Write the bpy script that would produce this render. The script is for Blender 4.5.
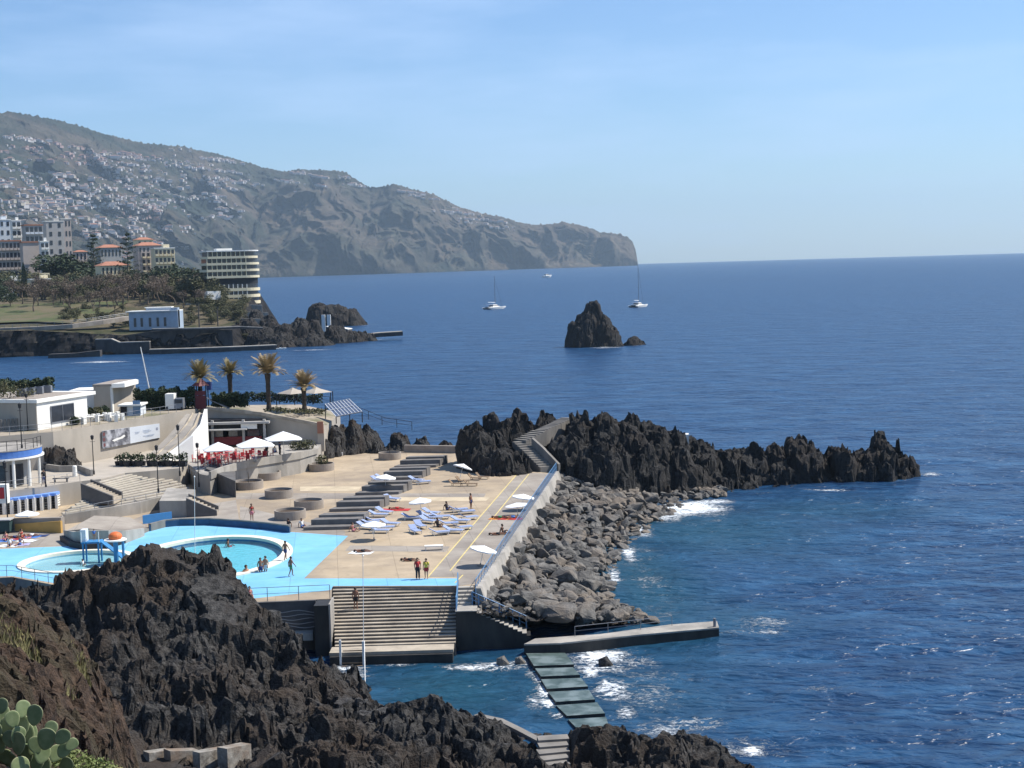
import bpy, math, random
import numpy as np
from mathutils import Vector, Matrix
from mathutils.geometry import tessellate_polygon
R = math.radians
random.seed(7)
rng = np.random.default_rng(7)
scene = bpy.context.scene
COL = scene.collection
for _o in list(bpy.data.objects):
    bpy.data.objects.remove(_o)

# ---------------------------------------------------------------- camera
FPX = 1480.0
CAMZ = 30.0
PITCH = math.atan(121.0 / FPX)
ROLL = math.atan(0.0286)
_f = Vector((0, math.cos(PITCH), -math.sin(PITCH)))
_r0 = Vector((1, 0, 0))
_u0 = Vector((0, math.sin(PITCH), math.cos(PITCH)))
_r = _r0 * math.cos(ROLL) - _u0 * math.sin(ROLL)
_u = _u0 * math.cos(ROLL) + _r0 * math.sin(ROLL)
cam_data = bpy.data.cameras.new('camera')
cam_data.sensor_width = 36.0
cam_data.lens = FPX / 1024 * 36.0
cam_data.clip_start = 0.5
cam_data.clip_end = 60000
cam = bpy.data.objects.new('camera', cam_data)
COL.objects.link(cam)
cam.matrix_world = Matrix(((_r.x, _u.x, -_f.x, 0), (_r.y, _u.y, -_f.y, 0), (_r.z, _u.z, -_f.z, CAMZ), (0, 0, 0, 1)))
scene.camera = cam

# ---------------------------------------------------------------- daylight
SUN_EL, SUN_AZ = 52.0, 74.0        # azimuth clockwise from the view direction (+Y)
world = bpy.data.worlds.new('World')
scene.world = world
world.use_nodes = True
_nt = world.node_tree
_bg = _nt.nodes['Background']
_sky = _nt.nodes.new('ShaderNodeTexSky')
_sky.sky_type = 'NISHITA'
_sky.sun_disc = False
_sky.sun_elevation = R(SUN_EL)
_sky.sun_rotation = R(SUN_AZ)
_sky.altitude = 50
_sky.air_density = 1.0
_sky.dust_density = 0.25
_sky.ozone_density = 2.6
_bg.inputs['Strength'].default_value = 0.090
# thin high cirrus, part of the sky itself
_tc = _nt.nodes.new('ShaderNodeTexCoord')
_mp = _nt.nodes.new('ShaderNodeMapping')
_mp.inputs['Scale'].default_value = (3.0, 3.0, 16.0)
_mp.inputs['Rotation'].default_value = (0.05, 0.10, 0.0)
_cn = _nt.nodes.new('ShaderNodeTexNoise')
_cn.inputs['Scale'].default_value = 1.6
_cn.inputs['Detail'].default_value = 7
_cn.inputs['Roughness'].default_value = 0.55
_cr = _nt.nodes.new('ShaderNodeMapRange')
_cr.inputs['From Min'].default_value = 0.48
_cr.inputs['From Max'].default_value = 0.80
_cr.inputs['To Max'].default_value = 0.5
_mx = _nt.nodes.new('ShaderNodeMix')
_mx.data_type = 'RGBA'
_mx.inputs['B'].default_value = (6.6, 7.2, 8.2, 1)
_nt.links.new(_tc.outputs['Generated'], _mp.inputs['Vector'])
_nt.links.new(_mp.outputs['Vector'], _cn.inputs['Vector'])
_nt.links.new(_cn.outputs['Fac'], _cr.inputs['Value'])
_nt.links.new(_cr.outputs['Result'], _mx.inputs['Factor'])
_nt.links.new(_sky.outputs['Color'], _mx.inputs['A'])
_gr = _nt.nodes.new('ShaderNodeMix')          # the clean, deep maritime blue of this sky
_gr.data_type = 'RGBA'
_gr.blend_type = 'MULTIPLY'
_gr.inputs['Factor'].default_value = 1.0
_gr.inputs['B'].default_value = (0.78, 0.96, 1.19, 1)
_nt.links.new(_mx.outputs['Result'], _gr.inputs['A'])
_nt.links.new(_gr.outputs['Result'], _bg.inputs['Color'])

_sd = bpy.data.lights.new('sun', 'SUN')
_sd.energy = 4.8
_sd.angle = R(0.5)
_sd.color = (1.0, 0.95, 0.87)
sun = bpy.data.objects.new('sun', _sd)
COL.objects.link(sun)
_s = Vector((math.sin(R(SUN_AZ)) * math.cos(R(SUN_EL)), math.cos(R(SUN_AZ)) * math.cos(R(SUN_EL)), math.sin(R(SUN_EL))))
sun.rotation_euler = _s.to_track_quat('Z', 'Y').to_euler()
sun.location = (60, 40, 90)

scene.view_settings.view_transform = 'Standard'
scene.view_settings.look = 'None'
scene.view_settings.exposure = 0.5
scene.view_settings.gamma = 1.0
scene.view_settings.use_curve_mapping = False
scene.cycles.max_bounces = 6
scene.cycles.diffuse_bounces = 2
scene.cycles.glossy_bounces = 2
scene.cycles.transparent_max_bounces = 8
scene.cycles.volume_bounces = 0
scene.cycles.use_denoising = True
scene.cycles.caustics_reflective = False
scene.cycles.caustics_refractive = False

# ---------------------------------------------------------------- measuring helpers (photo sightlines to places)
ZD = 4.0            # height of the sun deck above the sea


def ray(px, py):
    return _f * FPX + _r * (px - 512) - _u * (py - 384)


def G(px, py, z=ZD):
    d = ray(px, py)
    t = (z - CAMZ) / d.z
    return Vector((d.x * t, d.y * t, z))


def D(px, py, Y):
    d = ray(px, py)
    t = Y / d.y
    return Vector((d.x * t, Y, CAMZ + d.z * t))


# ---------------------------------------------------------------- numpy noise
def _h(ix, iy, iz, s=0):
    with np.errstate(over='ignore'):
        n = (ix.astype(np.int64) * 374761393 + iy.astype(np.int64) * 668265263 + iz.astype(np.int64) * 2147483647 + s * 1274126177) & 0xffffffff
        n = ((n ^ (n >> 13)) * 1274126177) & 0xffffffff
        n = (n ^ (n >> 16)) * 2246822519 & 0xffffffff
        return ((n ^ (n >> 15)) & 0xffffff) / float(0xffffff)


def perlin(p, s=0):
    i = np.floor(p).astype(np.int64)
    f = p - i
    w = f * f * f * (f * (f * 6 - 15) + 10)
    out = 0
    for dx in (0, 1):
        for dy in (0, 1):
            for dz in (0, 1):
                a = _h(i[:, 0] + dx, i[:, 1] + dy, i[:, 2] + dz, s) * 6.2832
                b = _h(i[:, 0] + dx, i[:, 1] + dy, i[:, 2] + dz, s + 17) * 2 - 1
                q = np.sqrt(1 - b * b)
                g = np.cos(a) * q * (f[:, 0] - dx) + np.sin(a) * q * (f[:, 1] - dy) + b * (f[:, 2] - dz)
                out = out + g * (w[:, 0] if dx else 1 - w[:, 0]) * (w[:, 1] if dy else 1 - w[:, 1]) * (w[:, 2] if dz else 1 - w[:, 2])
    return out * 1.5


def fbm(p, o=4, s=0, gain=0.5):
    a, t = 1.0, 0
    for k in range(o):
        t = t + a * perlin(p * (2.0 ** k) + 13.7 * k, s + k)
        a *= gain
    return t


def ridged(p, o=4, s=0, gain=0.55):
    a, t, n = 1.0, 0, 0
    for k in range(o):
        t = t + a * (1 - np.abs(perlin(p * (2.0 ** k) + 7.3 * k, s + k)) * 2)
        n += a
        a *= gain
    return t / n


def worley(p, s=0):
    i = np.floor(p).astype(np.int64)
    f1 = np.full(len(p), 9.0)
    f2 = np.full(len(p), 9.0)
    cid = np.zeros(len(p))
    for dx in (-1, 0, 1):
        for dy in (-1, 0, 1):
            for dz in (-1, 0, 1):
                c = i + np.array((dx, dy, dz))
                hx, hy, hz = (_h(c[:, 0], c[:, 1], c[:, 2], s + k) for k in (1, 2, 3))
                d = np.sqrt((c[:, 0] + hx - p[:, 0]) ** 2 + (c[:, 1] + hy - p[:, 1]) ** 2 + (c[:, 2] + hz - p[:, 2]) ** 2)
                m = d < f1
                f2 = np.where(m, f1, np.minimum(f2, d))
                cid = np.where(m, hx, cid)
                f1 = np.where(m, d, f1)
    return f1, f2, cid


def tps(pts):
    P = np.array([(p[0], p[1]) for p in pts], float)
    z = np.array([p[2] for p in pts], float)
    sc = 30.0
    P = P / sc

    def U(r):
        return r * r * np.log(r + 1e-9)
    n = len(P)
    K = U(np.linalg.norm(P[:, None] - P[None], axis=2)) + np.eye(n) * 0.02
    A = np.zeros((n + 3, n + 3))
    A[:n, :n] = K
    A[:n, n] = 1
    A[:n, n + 1:] = P
    A[n, :n] = 1
    A[n + 1:, :n] = P.T
    w = np.linalg.solve(A, np.concatenate([z, np.zeros(3)]))

    def ev(X, Y):
        Q = np.stack([X, Y], 1) / sc
        out = np.empty(len(Q))
        for a in range(0, len(Q), 40000):
            q = Q[a:a + 40000]
            out[a:a + 40000] = U(np.linalg.norm(q[:, None] - P[None], axis=2)) @ w[:n] + w[n] + q @ w[n + 1:]
        return out
    return ev


# ---------------------------------------------------------------- materials
def _n(nt, t, **k):
    n = nt.nodes.new(t)
    for a, b in k.items():
        n.inputs[a].default_value = b
    return n


def M(name, c, rough=0.8, var=0.18, sc=1.5, c2=None, bump=0.0, bsc=None, spec=0.3, metal=0.0, c3=None, sc3=0.2, stretch=None, joints=None, stain=None):
    m = bpy.data.materials.new(name)
    m.use_nodes = True
    nt = m.node_tree
    b = nt.nodes['Principled BSDF']
    b.inputs['Roughness'].default_value = rough
    b.inputs['Specular IOR Level'].default_value = spec
    b.inputs['Metallic'].default_value = metal
    g = nt.nodes.new('ShaderNodeNewGeometry')
    pos = g.outputs['Position']
    if stretch:
        mp = nt.nodes.new('ShaderNodeMapping')
        mp.inputs['Scale'].default_value = stretch
        nt.links.new(pos, mp.inputs['Vector'])
        pos = mp.outputs['Vector']
    n = _n(nt, 'ShaderNodeTexNoise', Scale=sc, Detail=7, Roughness=0.62)
    nt.links.new(pos, n.inputs['Vector'])
    r = nt.nodes.new('ShaderNodeMapRange')
    r.inputs['From Min'].default_value = 0.33
    r.inputs['From Max'].default_value = 0.67
    nt.links.new(n.outputs['Fac'], r.inputs['Value'])
    x = nt.nodes.new('ShaderNodeMix')
    x.data_type = 'RGBA'
    lo = [max(0, v * (1 - var)) for v in c]
    hi = [min(1, v * (1 + var)) for v in c] if c2 is None else c2
    x.inputs['A'].default_value = (*(lo if c2 is None else c), 1)
    x.inputs['B'].default_value = (*hi, 1)
    nt.links.new(r.outputs['Result'], x.inputs['Factor'])
    out = x.outputs['Result']
    if c3 is not None:
        n3 = _n(nt, 'ShaderNodeTexNoise', Scale=sc3, Detail=5, Roughness=0.6)
        nt.links.new(pos, n3.inputs['Vector'])
        r3 = nt.nodes.new('ShaderNodeMapRange')
        r3.inputs['From Min'].default_value = 0.45
        r3.inputs['From Max'].default_value = 0.62
        nt.links.new(n3.outputs['Fac'], r3.inputs['Value'])
        y = nt.nodes.new('ShaderNodeMix')
        y.data_type = 'RGBA'
        y.inputs['B'].default_value = (*c3, 1)
        nt.links.new(out, y.inputs['A'])
        nt.links.new(r3.outputs['Result'], y.inputs['Factor'])
        out = y.outputs['Result']
    if stain is not None:
        n4 = _n(nt, 'ShaderNodeTexNoise', Scale=0.55, Detail=8, Roughness=0.75, Distortion=0.8)
        nt.links.new(pos, n4.inputs['Vector'])
        r4 = nt.nodes.new('ShaderNodeMapRange')
        r4.inputs['From Min'].default_value = 0.56
        r4.inputs['From Max'].default_value = 0.70
        r4.inputs['To Max'].default_value = 0.6
        nt.links.new(n4.outputs['Fac'], r4.inputs['Value'])
        y4 = nt.nodes.new('ShaderNodeMix')
        y4.data_type = 'RGBA'
        y4.inputs['B'].default_value = (*stain, 1)
        nt.links.new(out, y4.inputs['A'])
        nt.links.new(r4.outputs['Result'], y4.inputs['Factor'])
        out = y4.outputs['Result']
    if joints is not None:
        mj = nt.nodes.new('ShaderNodeMapping')
        mj.inputs['Rotation'].default_value = (0, 0, R(-7))
        nt.links.new(g.outputs['Position'], mj.inputs['Vector'])
        bt = nt.nodes.new('ShaderNodeTexBrick')
        bt.offset = 0.0
        for k_, v_ in (('Scale', 1.0), ('Mortar Size', 0.035), ('Mortar Smooth', 0.3), ('Brick Width', joints[0]), ('Row Height', joints[1]), ('Bias', 0.0)):
            bt.inputs[k_].default_value = v_
        bt.inputs['Color1'].default_value = (1, 1, 1, 1)
        bt.inputs['Color2'].default_value = (0.90, 0.90, 0.90, 1)
        bt.inputs['Mortar'].default_value = (0.70, 0.70, 0.70, 1)
        nt.links.new(mj.outputs['Vector'], bt.inputs['Vector'])
        yj = nt.nodes.new('ShaderNodeMix')
        yj.data_type = 'RGBA'
        yj.blend_type = 'MULTIPLY'
        yj.inputs['Factor'].default_value = 1.0
        nt.links.new(out, yj.inputs['A'])
        nt.links.new(bt.outputs['Color'], yj.inputs['B'])
        out = yj.outputs['Result']
    nt.links.new(out, b.inputs['Base Color'])
    if bump:
        nb = _n(nt, 'ShaderNodeTexNoise', Scale=bsc or sc * 4, Detail=6, Roughness=0.65)
        nt.links.new(pos, nb.inputs['Vector'])
        bp = nt.nodes.new('ShaderNodeBump')
        bp.inputs['Strength'].default_value = min(1, bump)
        bp.inputs['Distance'].default_value = 0.25 * bump
        nt.links.new(nb.outputs['Fac'], bp.inputs['Height'])
        nt.links.new(bp.outputs['Normal'], b.inputs['Normal'])
    return m


# ---------------------------------------------------------------- mesh building
class MB:
    def __init__(s):
        s.v, s.f, s.m = [], [], []

    def add(s, vs, fs, mi=0):
        n = len(s.v)
        s.v += [tuple(v) for v in vs]
        s.f += [tuple(i + n for i in f) for f in fs]
        s.m += [mi] * len(fs)
        return s

    def box(s, c, d, rz=0.0, mi=0, top=1.0):
        x, y, z = (k / 2 for k in d)
        ca, sa = math.cos(rz), math.sin(rz)
        vs = []
        for sz, t in ((-1, 1), (1, top)):
            for sx, sy in ((-1, -1), (1, -1), (1, 1), (-1, 1)):
                a, b = sx * x * t, sy * y * t
                vs.append((c[0] + a * ca - b * sa, c[1] + a * sa + b * ca, c[2] + sz * z))
        return s.add(vs, [(3, 2, 1, 0), (4, 5, 6, 7), (0, 1, 5, 4), (1, 2, 6, 5), (2, 3, 7, 6), (3, 0, 4, 7)], mi)

    def bar(s, a, b, w, h, mi=0):
        a, b = Vector(a), Vector(b)
        t = (b - a).normalized()
        u = Vector((0, 0, 1)) if abs(t.z) < 0.95 else Vector((0, 1, 0))
        x = t.cross(u).normalized() * w / 2
        y = x.cross(t).normalized() * h / 2
        vs = [a - x - y, a + x - y, a + x + y, a - x + y, b - x - y, b + x - y, b + x + y, b - x + y]
        return s.add(vs, [(0, 1, 2, 3), (7, 6, 5, 4), (0, 4, 5, 1), (1, 5, 6, 2), (2, 6, 7, 3), (3, 7, 4, 0)], mi)

    def tube(s, pts, r, n=8, mi=0, cap=True):
        pts = [Vector(p) for p in pts]
        rs = r if isinstance(r, (list, tuple)) else [r] * len(pts)
        vs, fs = [], []
        pu = None
        for i, p in enumerate(pts):
            t = (pts[min(i + 1, len(pts) - 1)] - pts[max(i - 1, 0)]).normalized()
            if pu is None:
                pu = Vector((1, 0, 0)) if abs(t.x) < 0.9 else Vector((0, 1, 0))
            x = (pu - t * pu.dot(t)).normalized()
            pu = x
            y = t.cross(x)
            for k in range(n):
                a = 6.28318 * k / n
                vs.append(p + (x * math.cos(a) + y * math.sin(a)) * rs[i])
        for i in range(len(pts) - 1):
            for k in range(n):
                k2 = (k + 1) % n
                fs.append((i * n + k, i * n + k2, i * n + n + k2, i * n + n + k))
        if cap:
            fs.append(tuple(range(n - 1, -1, -1)))
            fs.append(tuple((len(pts) - 1) * n + k for k in range(n)))
        return s.add(vs, fs, mi)

    def cyl(s, a, b, r0, r1=None, n=10, mi=0):
        return s.tube([a, b], [r0, r0 if r1 is None else r1], n, mi)

    def lathe(s, prof, n=24, c=(0, 0, 0), mi=0, sx=1.0, sy=1.0, closed=True):
        vs, fs = [], []
        for r, z in prof:
            for k in range(n):
                a = 6.28318 * k / n
                vs.append((c[0] + r * sx * math.cos(a), c[1] + r * sy * math.sin(a), c[2] + z))
        for i in range(len(prof) - 1):
            for k in range(n):
                k2 = (k + 1) % n
                fs.append((i * n + k, i * n + k2, i * n + n + k2, i * n + n + k))
        if closed:
            if prof[0][0] > 1e-4:
                fs.append(tuple(range(n - 1, -1, -1)))
            if prof[-1][0] > 1e-4:
                fs.append(tuple((len(prof) - 1) * n + k for k in range(n)))
        return s.add(vs, fs, mi)

    def ell(s, c, r, n=12, mi=0, rot=None):
        vs, fs = [], []
        m = max(5, n // 2)
        for i in range(m + 1):
            t = math.pi * i / m
            for k in range(n):
                a = 6.28318 * k / n
                v = Vector((r[0] * math.sin(t) * math.cos(a), r[1] * math.sin(t) * math.sin(a), -r[2] * math.cos(t)))
                if rot is not None:
                    v = rot @ v
                vs.append(v + Vector(c))
        for i in range(m):
            for k in range(n):
                k2 = (k + 1) % n
                fs.append((i * n + k, i * n + k2, i * n + n + k2, i * n + n + k))
        return s.add(vs, fs, mi)

    def prism(s, poly, z0, z1, mi=0, mtop=None):
        n = len(poly)
        zt = z1 if isinstance(z1, (list, tuple)) else [z1] * n
        zb = z0 if isinstance(z0, (list, tuple)) else [z0] * n
        area = sum(poly[i][0] * poly[(i + 1) % n][1] - poly[(i + 1) % n][0] * poly[i][1] for i in range(n))
        if area < 0:
            poly, zt, zb = poly[::-1], list(zt)[::-1], list(zb)[::-1]
        vs = [(p[0], p[1], zb[i]) for i, p in enumerate(poly)] + [(p[0], p[1], zt[i]) for i, p in enumerate(poly)]
        s.add(vs, [(i, (i + 1) % n, n + (i + 1) % n, n + i) for i in range(n)], mi)
        tris = tessellate_polygon([[Vector((p[0], p[1], 0)) for p in poly]])
        up = []
        for t in tris:
            a, b, c = (poly[k] for k in t)
            cr = (b[0] - a[0]) * (c[1] - a[1]) - (b[1] - a[1]) * (c[0] - a[0])
            up.append(tuple(t) if cr > 0 else tuple(t)[::-1])
        k = len(s.v) - 2 * n
        s.f += [tuple(i + n + k for i in t) for t in up] + [tuple(i + k for i in t[::-1]) for t in up]
        s.m += [mi if mtop is None else mtop] * len(up) + [mi] * len(up)
        return s

    def sheet(s, loops, z, mi=0):
        pts = [p for l in loops for p in l]
        tris = tessellate_polygon([[Vector((p[0], p[1], 0)) for p in l] for l in loops])
        fs = []
        for t in tris:
            a, b, c = (pts[k] for k in t)
            cr = (b[0] - a[0]) * (c[1] - a[1]) - (b[1] - a[1]) * (c[0] - a[0])
            fs.append(tuple(t) if cr > 0 else tuple(t)[::-1])
        return s.add([(p[0], p[1], z if not callable(z) else z(p)) for p in pts], fs, mi)

    def strip(s, A, B, mi=0):
        n = len(A)
        return s.add(list(A) + list(B), [(i, i + 1, n + i + 1, n + i) for i in range(n - 1)], mi)

    def wall(s, pts, h0, h1, t, mi=0):
        """a wall of thickness t along the plan polyline pts (x,y); h0/h1 = bottom and top height (numbers or lists)"""
        n = len(pts)
        zb = h0 if isinstance(h0, (list, tuple)) else [h0] * n
        zt = h1 if isinstance(h1, (list, tuple)) else [h1] * n
        L, Rr = [], []
        for i in range(n):
            a, b = Vector(pts[max(i - 1, 0)][:2]), Vector(pts[min(i + 1, n - 1)][:2])
            d = (b - a).normalized()
            q = Vector((-d.y, d.x)) * t / 2
            c = Vector(pts[i][:2])
            L.append(c + q)
            Rr.append(c - q)
        vs = []
        for i in range(n):
            vs += [(*L[i], zb[i]), (*Rr[i], zb[i]), (*Rr[i], zt[i]), (*L[i], zt[i])]
        fs = [(0, 1, 2, 3), (4 * n - 1, 4 * n - 2, 4 * n - 3, 4 * n - 4)]
        for i in range(n - 1):
            a, b = 4 * i, 4 * i + 4
            for k in range(4):
                k2 = (k + 1) % 4
                fs.append((a + k2, a + k, b + k, b + k2))
        return s.add(vs, fs, mi)

    def mesh(s, name, mats, smooth=False, off=None):
        me = bpy.data.meshes.new(name)
        v = s.v if off is None else [(a[0] - off[0], a[1] - off[1], a[2] - off[2]) for a in s.v]
        me.from_pydata(v, [], s.f)
        for m in (mats if isinstance(mats, (list, tuple)) else [mats]):
            me.materials.append(m)
        me.polygons.foreach_set('material_index', s.m)
        if smooth:
            me.polygons.foreach_set('use_smooth', [True] * len(s.f))
        me.update()
        return me

    def build(s, name, mats, parent=None, loc=None, smooth=False, rz=0.0):
        """top level: geometry given in world space and re-based on loc; child: geometry in the parent's space"""
        if parent is None and loc is None:
            a = np.array(s.v)
            loc = (float(a[:, 0].mean()), float(a[:, 1].mean()), float(a[:, 2].min()))
        o = bpy.data.objects.new(name, s.mesh(name, mats, smooth, loc if parent is None else None))
        COL.objects.link(o)
        if parent is not None:
            o.parent = parent
        else:
            o.location = loc
        return o

    def wpart(s, name, mats, parent, smooth=False):
        """a child whose geometry was given in world space, under an unrotated parent Empty"""
        l = parent.location
        o = bpy.data.objects.new(name, s.mesh(name, mats, smooth, l))
        COL.objects.link(o)
        o.parent = parent
        return o


def thing(name, label, cat, loc=(0, 0, 0), rz=0.0, group=None):
    o = bpy.data.objects.new(name, None)
    COL.objects.link(o)
    o.empty_display_size = 0.3
    o.location = loc
    o.rotation_euler = (0, 0, rz)
    return tag(o, label, cat, group)


def tag(o, label, cat, group=None):
    o['label'] = label
    o['category'] = cat
    if group:
        o['group'] = group
    return o


def setting(o, label=None):
    o['kind'] = 'structure'
    if label:
        o['label'] = label
    return o


def stuff(o, label=None, cat=None):
    o['kind'] = 'stuff'
    if label:
        o['label'] = label
        o['category'] = cat
    return o


def link_copy(o, parent=None):
    c = o.copy()
    COL.objects.link(c)
    if parent is not None:
        c.parent = parent
    for ch in KIDS.get(o.name, ()):
        link_copy(ch, c)
    return c


KIDS = {}


def index_kids(root):
    """remember a prototype's tree so that copies can be made cheaply"""
    def rec(o):
        KIDS[o.name] = list(o.children)
        for c in o.children:
            rec(c)
    bpy.context.view_layer.update()
    rec(root)
    return root


class Proto:
    """first use moves the prototype itself, later uses copy it with all its parts"""
    def __init__(s, root):
        s.root, s.used = index_kids(root), False

    def put(s, loc, rz=0.0, label=None, group=None, scale=None, mats=None):
        if not s.used:
            o, s.used = s.root, True
        else:
            o = link_copy(s.root)
        o.location = loc
        o.rotation_euler = (0, 0, rz)
        if scale is not None:
            o.scale = scale if isinstance(scale, (tuple, list)) else (scale,) * 3
        if label:
            o['label'] = label
        if group:
            o['group'] = group
        return o


def grid_mesh(name, P, nu, nv, mat, keep=None, smooth=False, attrs=None):
    """mesh from an (nu*nv,3) array of points laid out row by row"""
    idx = np.arange(nu * nv).reshape(nv, nu)
    q = np.stack([idx[:-1, :-1], idx[:-1, 1:], idx[1:, 1:], idx[1:, :-1]], -1).reshape(-1, 4)
    if keep is not None:
        q = q[keep[q].any(1)]
    used = np.unique(q)
    mp = np.full(nu * nv, -1)
    mp[used] = np.arange(len(used))
    q = mp[q]
    V = P[used]
    me = bpy.data.meshes.new(name)
    me.vertices.add(len(V))
    me.vertices.foreach_set('co', V.astype(np.float32).ravel())
    me.loops.add(q.size)
    me.loops.foreach_set('vertex_index', q.astype(np.int32).ravel())
    me.polygons.add(len(q))
    me.polygons.foreach_set('loop_start', (np.arange(len(q)) * 4).astype(np.int32))
    me.polygons.foreach_set('loop_total', np.full(len(q), 4, np.int32))
    me.polygons.foreach_set('use_smooth', np.full(len(q), smooth))
    for k, v in (attrs or {}).items():
        a = me.attributes.new(k, 'FLOAT', 'POINT')
        a.data.foreach_set('value', v[used].astype(np.float32))
    me.materials.append(mat)
    me.update(calc_edges=True)
    me.validate()
    o = bpy.data.objects.new(name, me)
    COL.objects.link(o)
    return o


def rockfield(name, x0, x1, y0, y1, res, base, mat, amp=1.0, cell=1.6, floor=-1.2, seed=0, rough=1.0, cap=None, big=0.0, terrace=0.0, tw=0.75, tz=-9.0):
    nx, ny = int((x1 - x0) / res) + 1, int((y1 - y0) / res) + 1
    X, Y = np.meshgrid(np.linspace(x0, x1, nx), np.linspace(y0, y1, ny))
    X, Y = X.ravel(), Y.ravel()
    Z = base(X, Y)
    P = np.stack([X, Y, Z], 1)
    kp = Z > floor - 1.5 * amp
    if terrace:
        t_ = P[kp]
        zz = (t_[:, 2] + 1.3 * terrace * fbm(t_ * np.array([.16, .16, 0]) / max(.5, cell / 1.9), 4, seed + 33) + .35 * terrace * fbm(t_ * np.array([.7, .7, 0]), 3, seed + 37)) / terrace
        fl_ = np.floor(zz)
        fr_ = np.clip((zz - fl_ - .62) / .38, 0, 1)
        nz_ = (fl_ + .22 * (zz - fl_) + .78 * fr_ * fr_ * (3 - 2 * fr_)) * terrace
        k_ = tw * np.clip((t_[:, 2] - tz) / 2.0, 0, 1)
        P[kp, 2] = np.where(t_[:, 2] > -.6, (1 - k_) * t_[:, 2] + k_ * (nz_ + .12 * terrace), t_[:, 2])
    Q = P.copy()
    p = P[kp]
    w = p + 0.5 * cell * np.stack([fbm(p / cell * 0.7, 3, seed + 50), fbm(p / cell * 0.7 + 31, 3, seed + 60), fbm(p / cell * 0.7 + 77, 3, seed + 70)], 1)
    f1, f2, cid = worley(w / cell, seed)
    g1, g2, cid2 = worley(w / (cell * 0.36), seed + 5)
    dz = amp * (1.15 * (cid - 0.5) + 1.5 * np.minimum(f2 - f1, 0.24) - 0.30 + 0.46 * (cid2 - 0.5) + 0.75 * np.minimum(g2 - g1, 0.20) - 0.08) * rough
    dz += amp * 0.9 * (ridged(p / (cell * 3.2), 4, seed + 9) - 0.55)
    dz += amp * 0.20 * fbm(p / (cell * 0.2), 4, seed + 15)
    h1, h2, hid = worley(w / (cell * 0.15), seed + 8)
    dz += amp * rough * (0.22 * (hid - 0.5) + 0.36 * np.minimum(h2 - h1, 0.2))
    hx = amp * 0.62 * fbm(p / (cell * 1.1) + 5, 4, seed + 20)
    hy = amp * 0.62 * fbm(p / (cell * 1.1) + 9, 4, seed + 25)
    if big:
        k1, k2, kid = worley(w / (cell * 3.1), seed + 12)
        dz += big * (1.1 * (kid - 0.5) + 0.8 * (k2 - k1) - 0.3)
    q = p + np.stack([hx, hy, dz], 1)
    if cap is not None:
        q[:, 2] = np.minimum(q[:, 2], cap(q[:, 0], q[:, 1]))
    Q[kp] = q
    return grid_mesh(name, Q, nx, ny, mat, keep=kp & (Q[:, 2] > floor))


def bumps_base(bl, low=-4.0, sharp=0.0):
    """height field as the upper envelope of humps (X, Y, top, rx, ry, rot, power)"""
    def ev(X, Y):
        Z = np.full(len(X), low)
        for (bx, by, h, rx, ry, rot, pw) in bl:
            ca, sa = math.cos(rot), math.sin(rot)
            u = ((X - bx) * ca + (Y - by) * sa) / rx
            v = (-(X - bx) * sa + (Y - by) * ca) / ry
            r = np.sqrt(u * u + v * v)
            z = (h + 1.0) * (1 - r ** pw) - 1.0
            Z = np.maximum(Z, np.maximum(z, low))
        return Z
    return ev
# ================================================================ materials
def rock_mat(name, dark, lit, brown, sc=1.0, bump=0.8, wet=True):
    m = M(name, dark, 0.85, c2=lit, sc=2.6 * sc, c3=brown, sc3=0.16 * sc, bump=bump, bsc=7.0 * sc, spec=0.25)
    return m


MAT = {}
MAT['lava'] = rock_mat('black_lava', (0.008, 0.0075, 0.0075), (0.100, 0.094, 0.087), (0.058, 0.043, 0.032), bump=1.0)
MAT['lava_head'] = rock_mat('dark_headland_lava', (0.007, 0.007, 0.007), (0.064, 0.060, 0.056), (0.036, 0.030, 0.026), bump=1.0)
MAT['lava_far'] = rock_mat('far_lava', (0.018, 0.016, 0.015), (0.060, 0.054, 0.050), (0.050, 0.040, 0.032), sc=0.5)
MAT['boulder'] = M('grey_boulder', (0.065, 0.062, 0.058), 0.85, c2=(0.205, 0.192, 0.172), sc=1.3, bump=0.7, bsc=6, c3=(0.19, 0.155, 0.12), sc3=0.22)
MAT['earth'] = M('red_brown_earth', (0.028, 0.020, 0.016), 0.95, c2=(0.12, 0.075, 0.048), sc=2.2, bump=1.0, bsc=7, c3=(0.075, 0.060, 0.036), sc3=0.25)
MAT['deck'] = M('tan_deck_concrete', (0.39, 0.305, 0.205), 0.85, c2=(0.48, 0.38, 0.26), sc=0.35, joints=(5.0, 4.0), stain=(0.20, 0.16, 0.12), bump=0.05, c3=(0.30, 0.24, 0.175), sc3=0.12)
MAT['deck_grey'] = M('grey_deck_concrete', (0.30, 0.263, 0.22), 0.85, c2=(0.38, 0.335, 0.28), sc=0.5, joints=(3.2, 3.2), stain=(0.17, 0.15, 0.13), bump=0.05, c3=(0.25, 0.215, 0.18), sc3=0.15)
MAT['deck_pale'] = M('pale_deck_band', (0.50, 0.41, 0.28), 0.85, sc=0.6)
MAT['concrete'] = M('weathered_concrete', (0.32, 0.295, 0.255), 0.85, c2=(0.43, 0.395, 0.345), sc=0.8, bump=0.08, c3=(0.25, 0.232, 0.205), sc3=0.3, stretch=(1, 1, 0.35), stain=(.15, .14, .125))
MAT['concrete_dark'] = M('stained_concrete', (0.16, 0.15, 0.135), 0.85, c2=(0.25, 0.23, 0.205), sc=0.8, bump=0.1, stretch=(1, 1, 0.3))
MAT['wall_tan'] = M('tan_rendered_wall', (0.36, 0.32, 0.265), 0.85, c2=(0.44, 0.39, 0.325), sc=0.5, stretch=(1, 1, 0.4))
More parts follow.
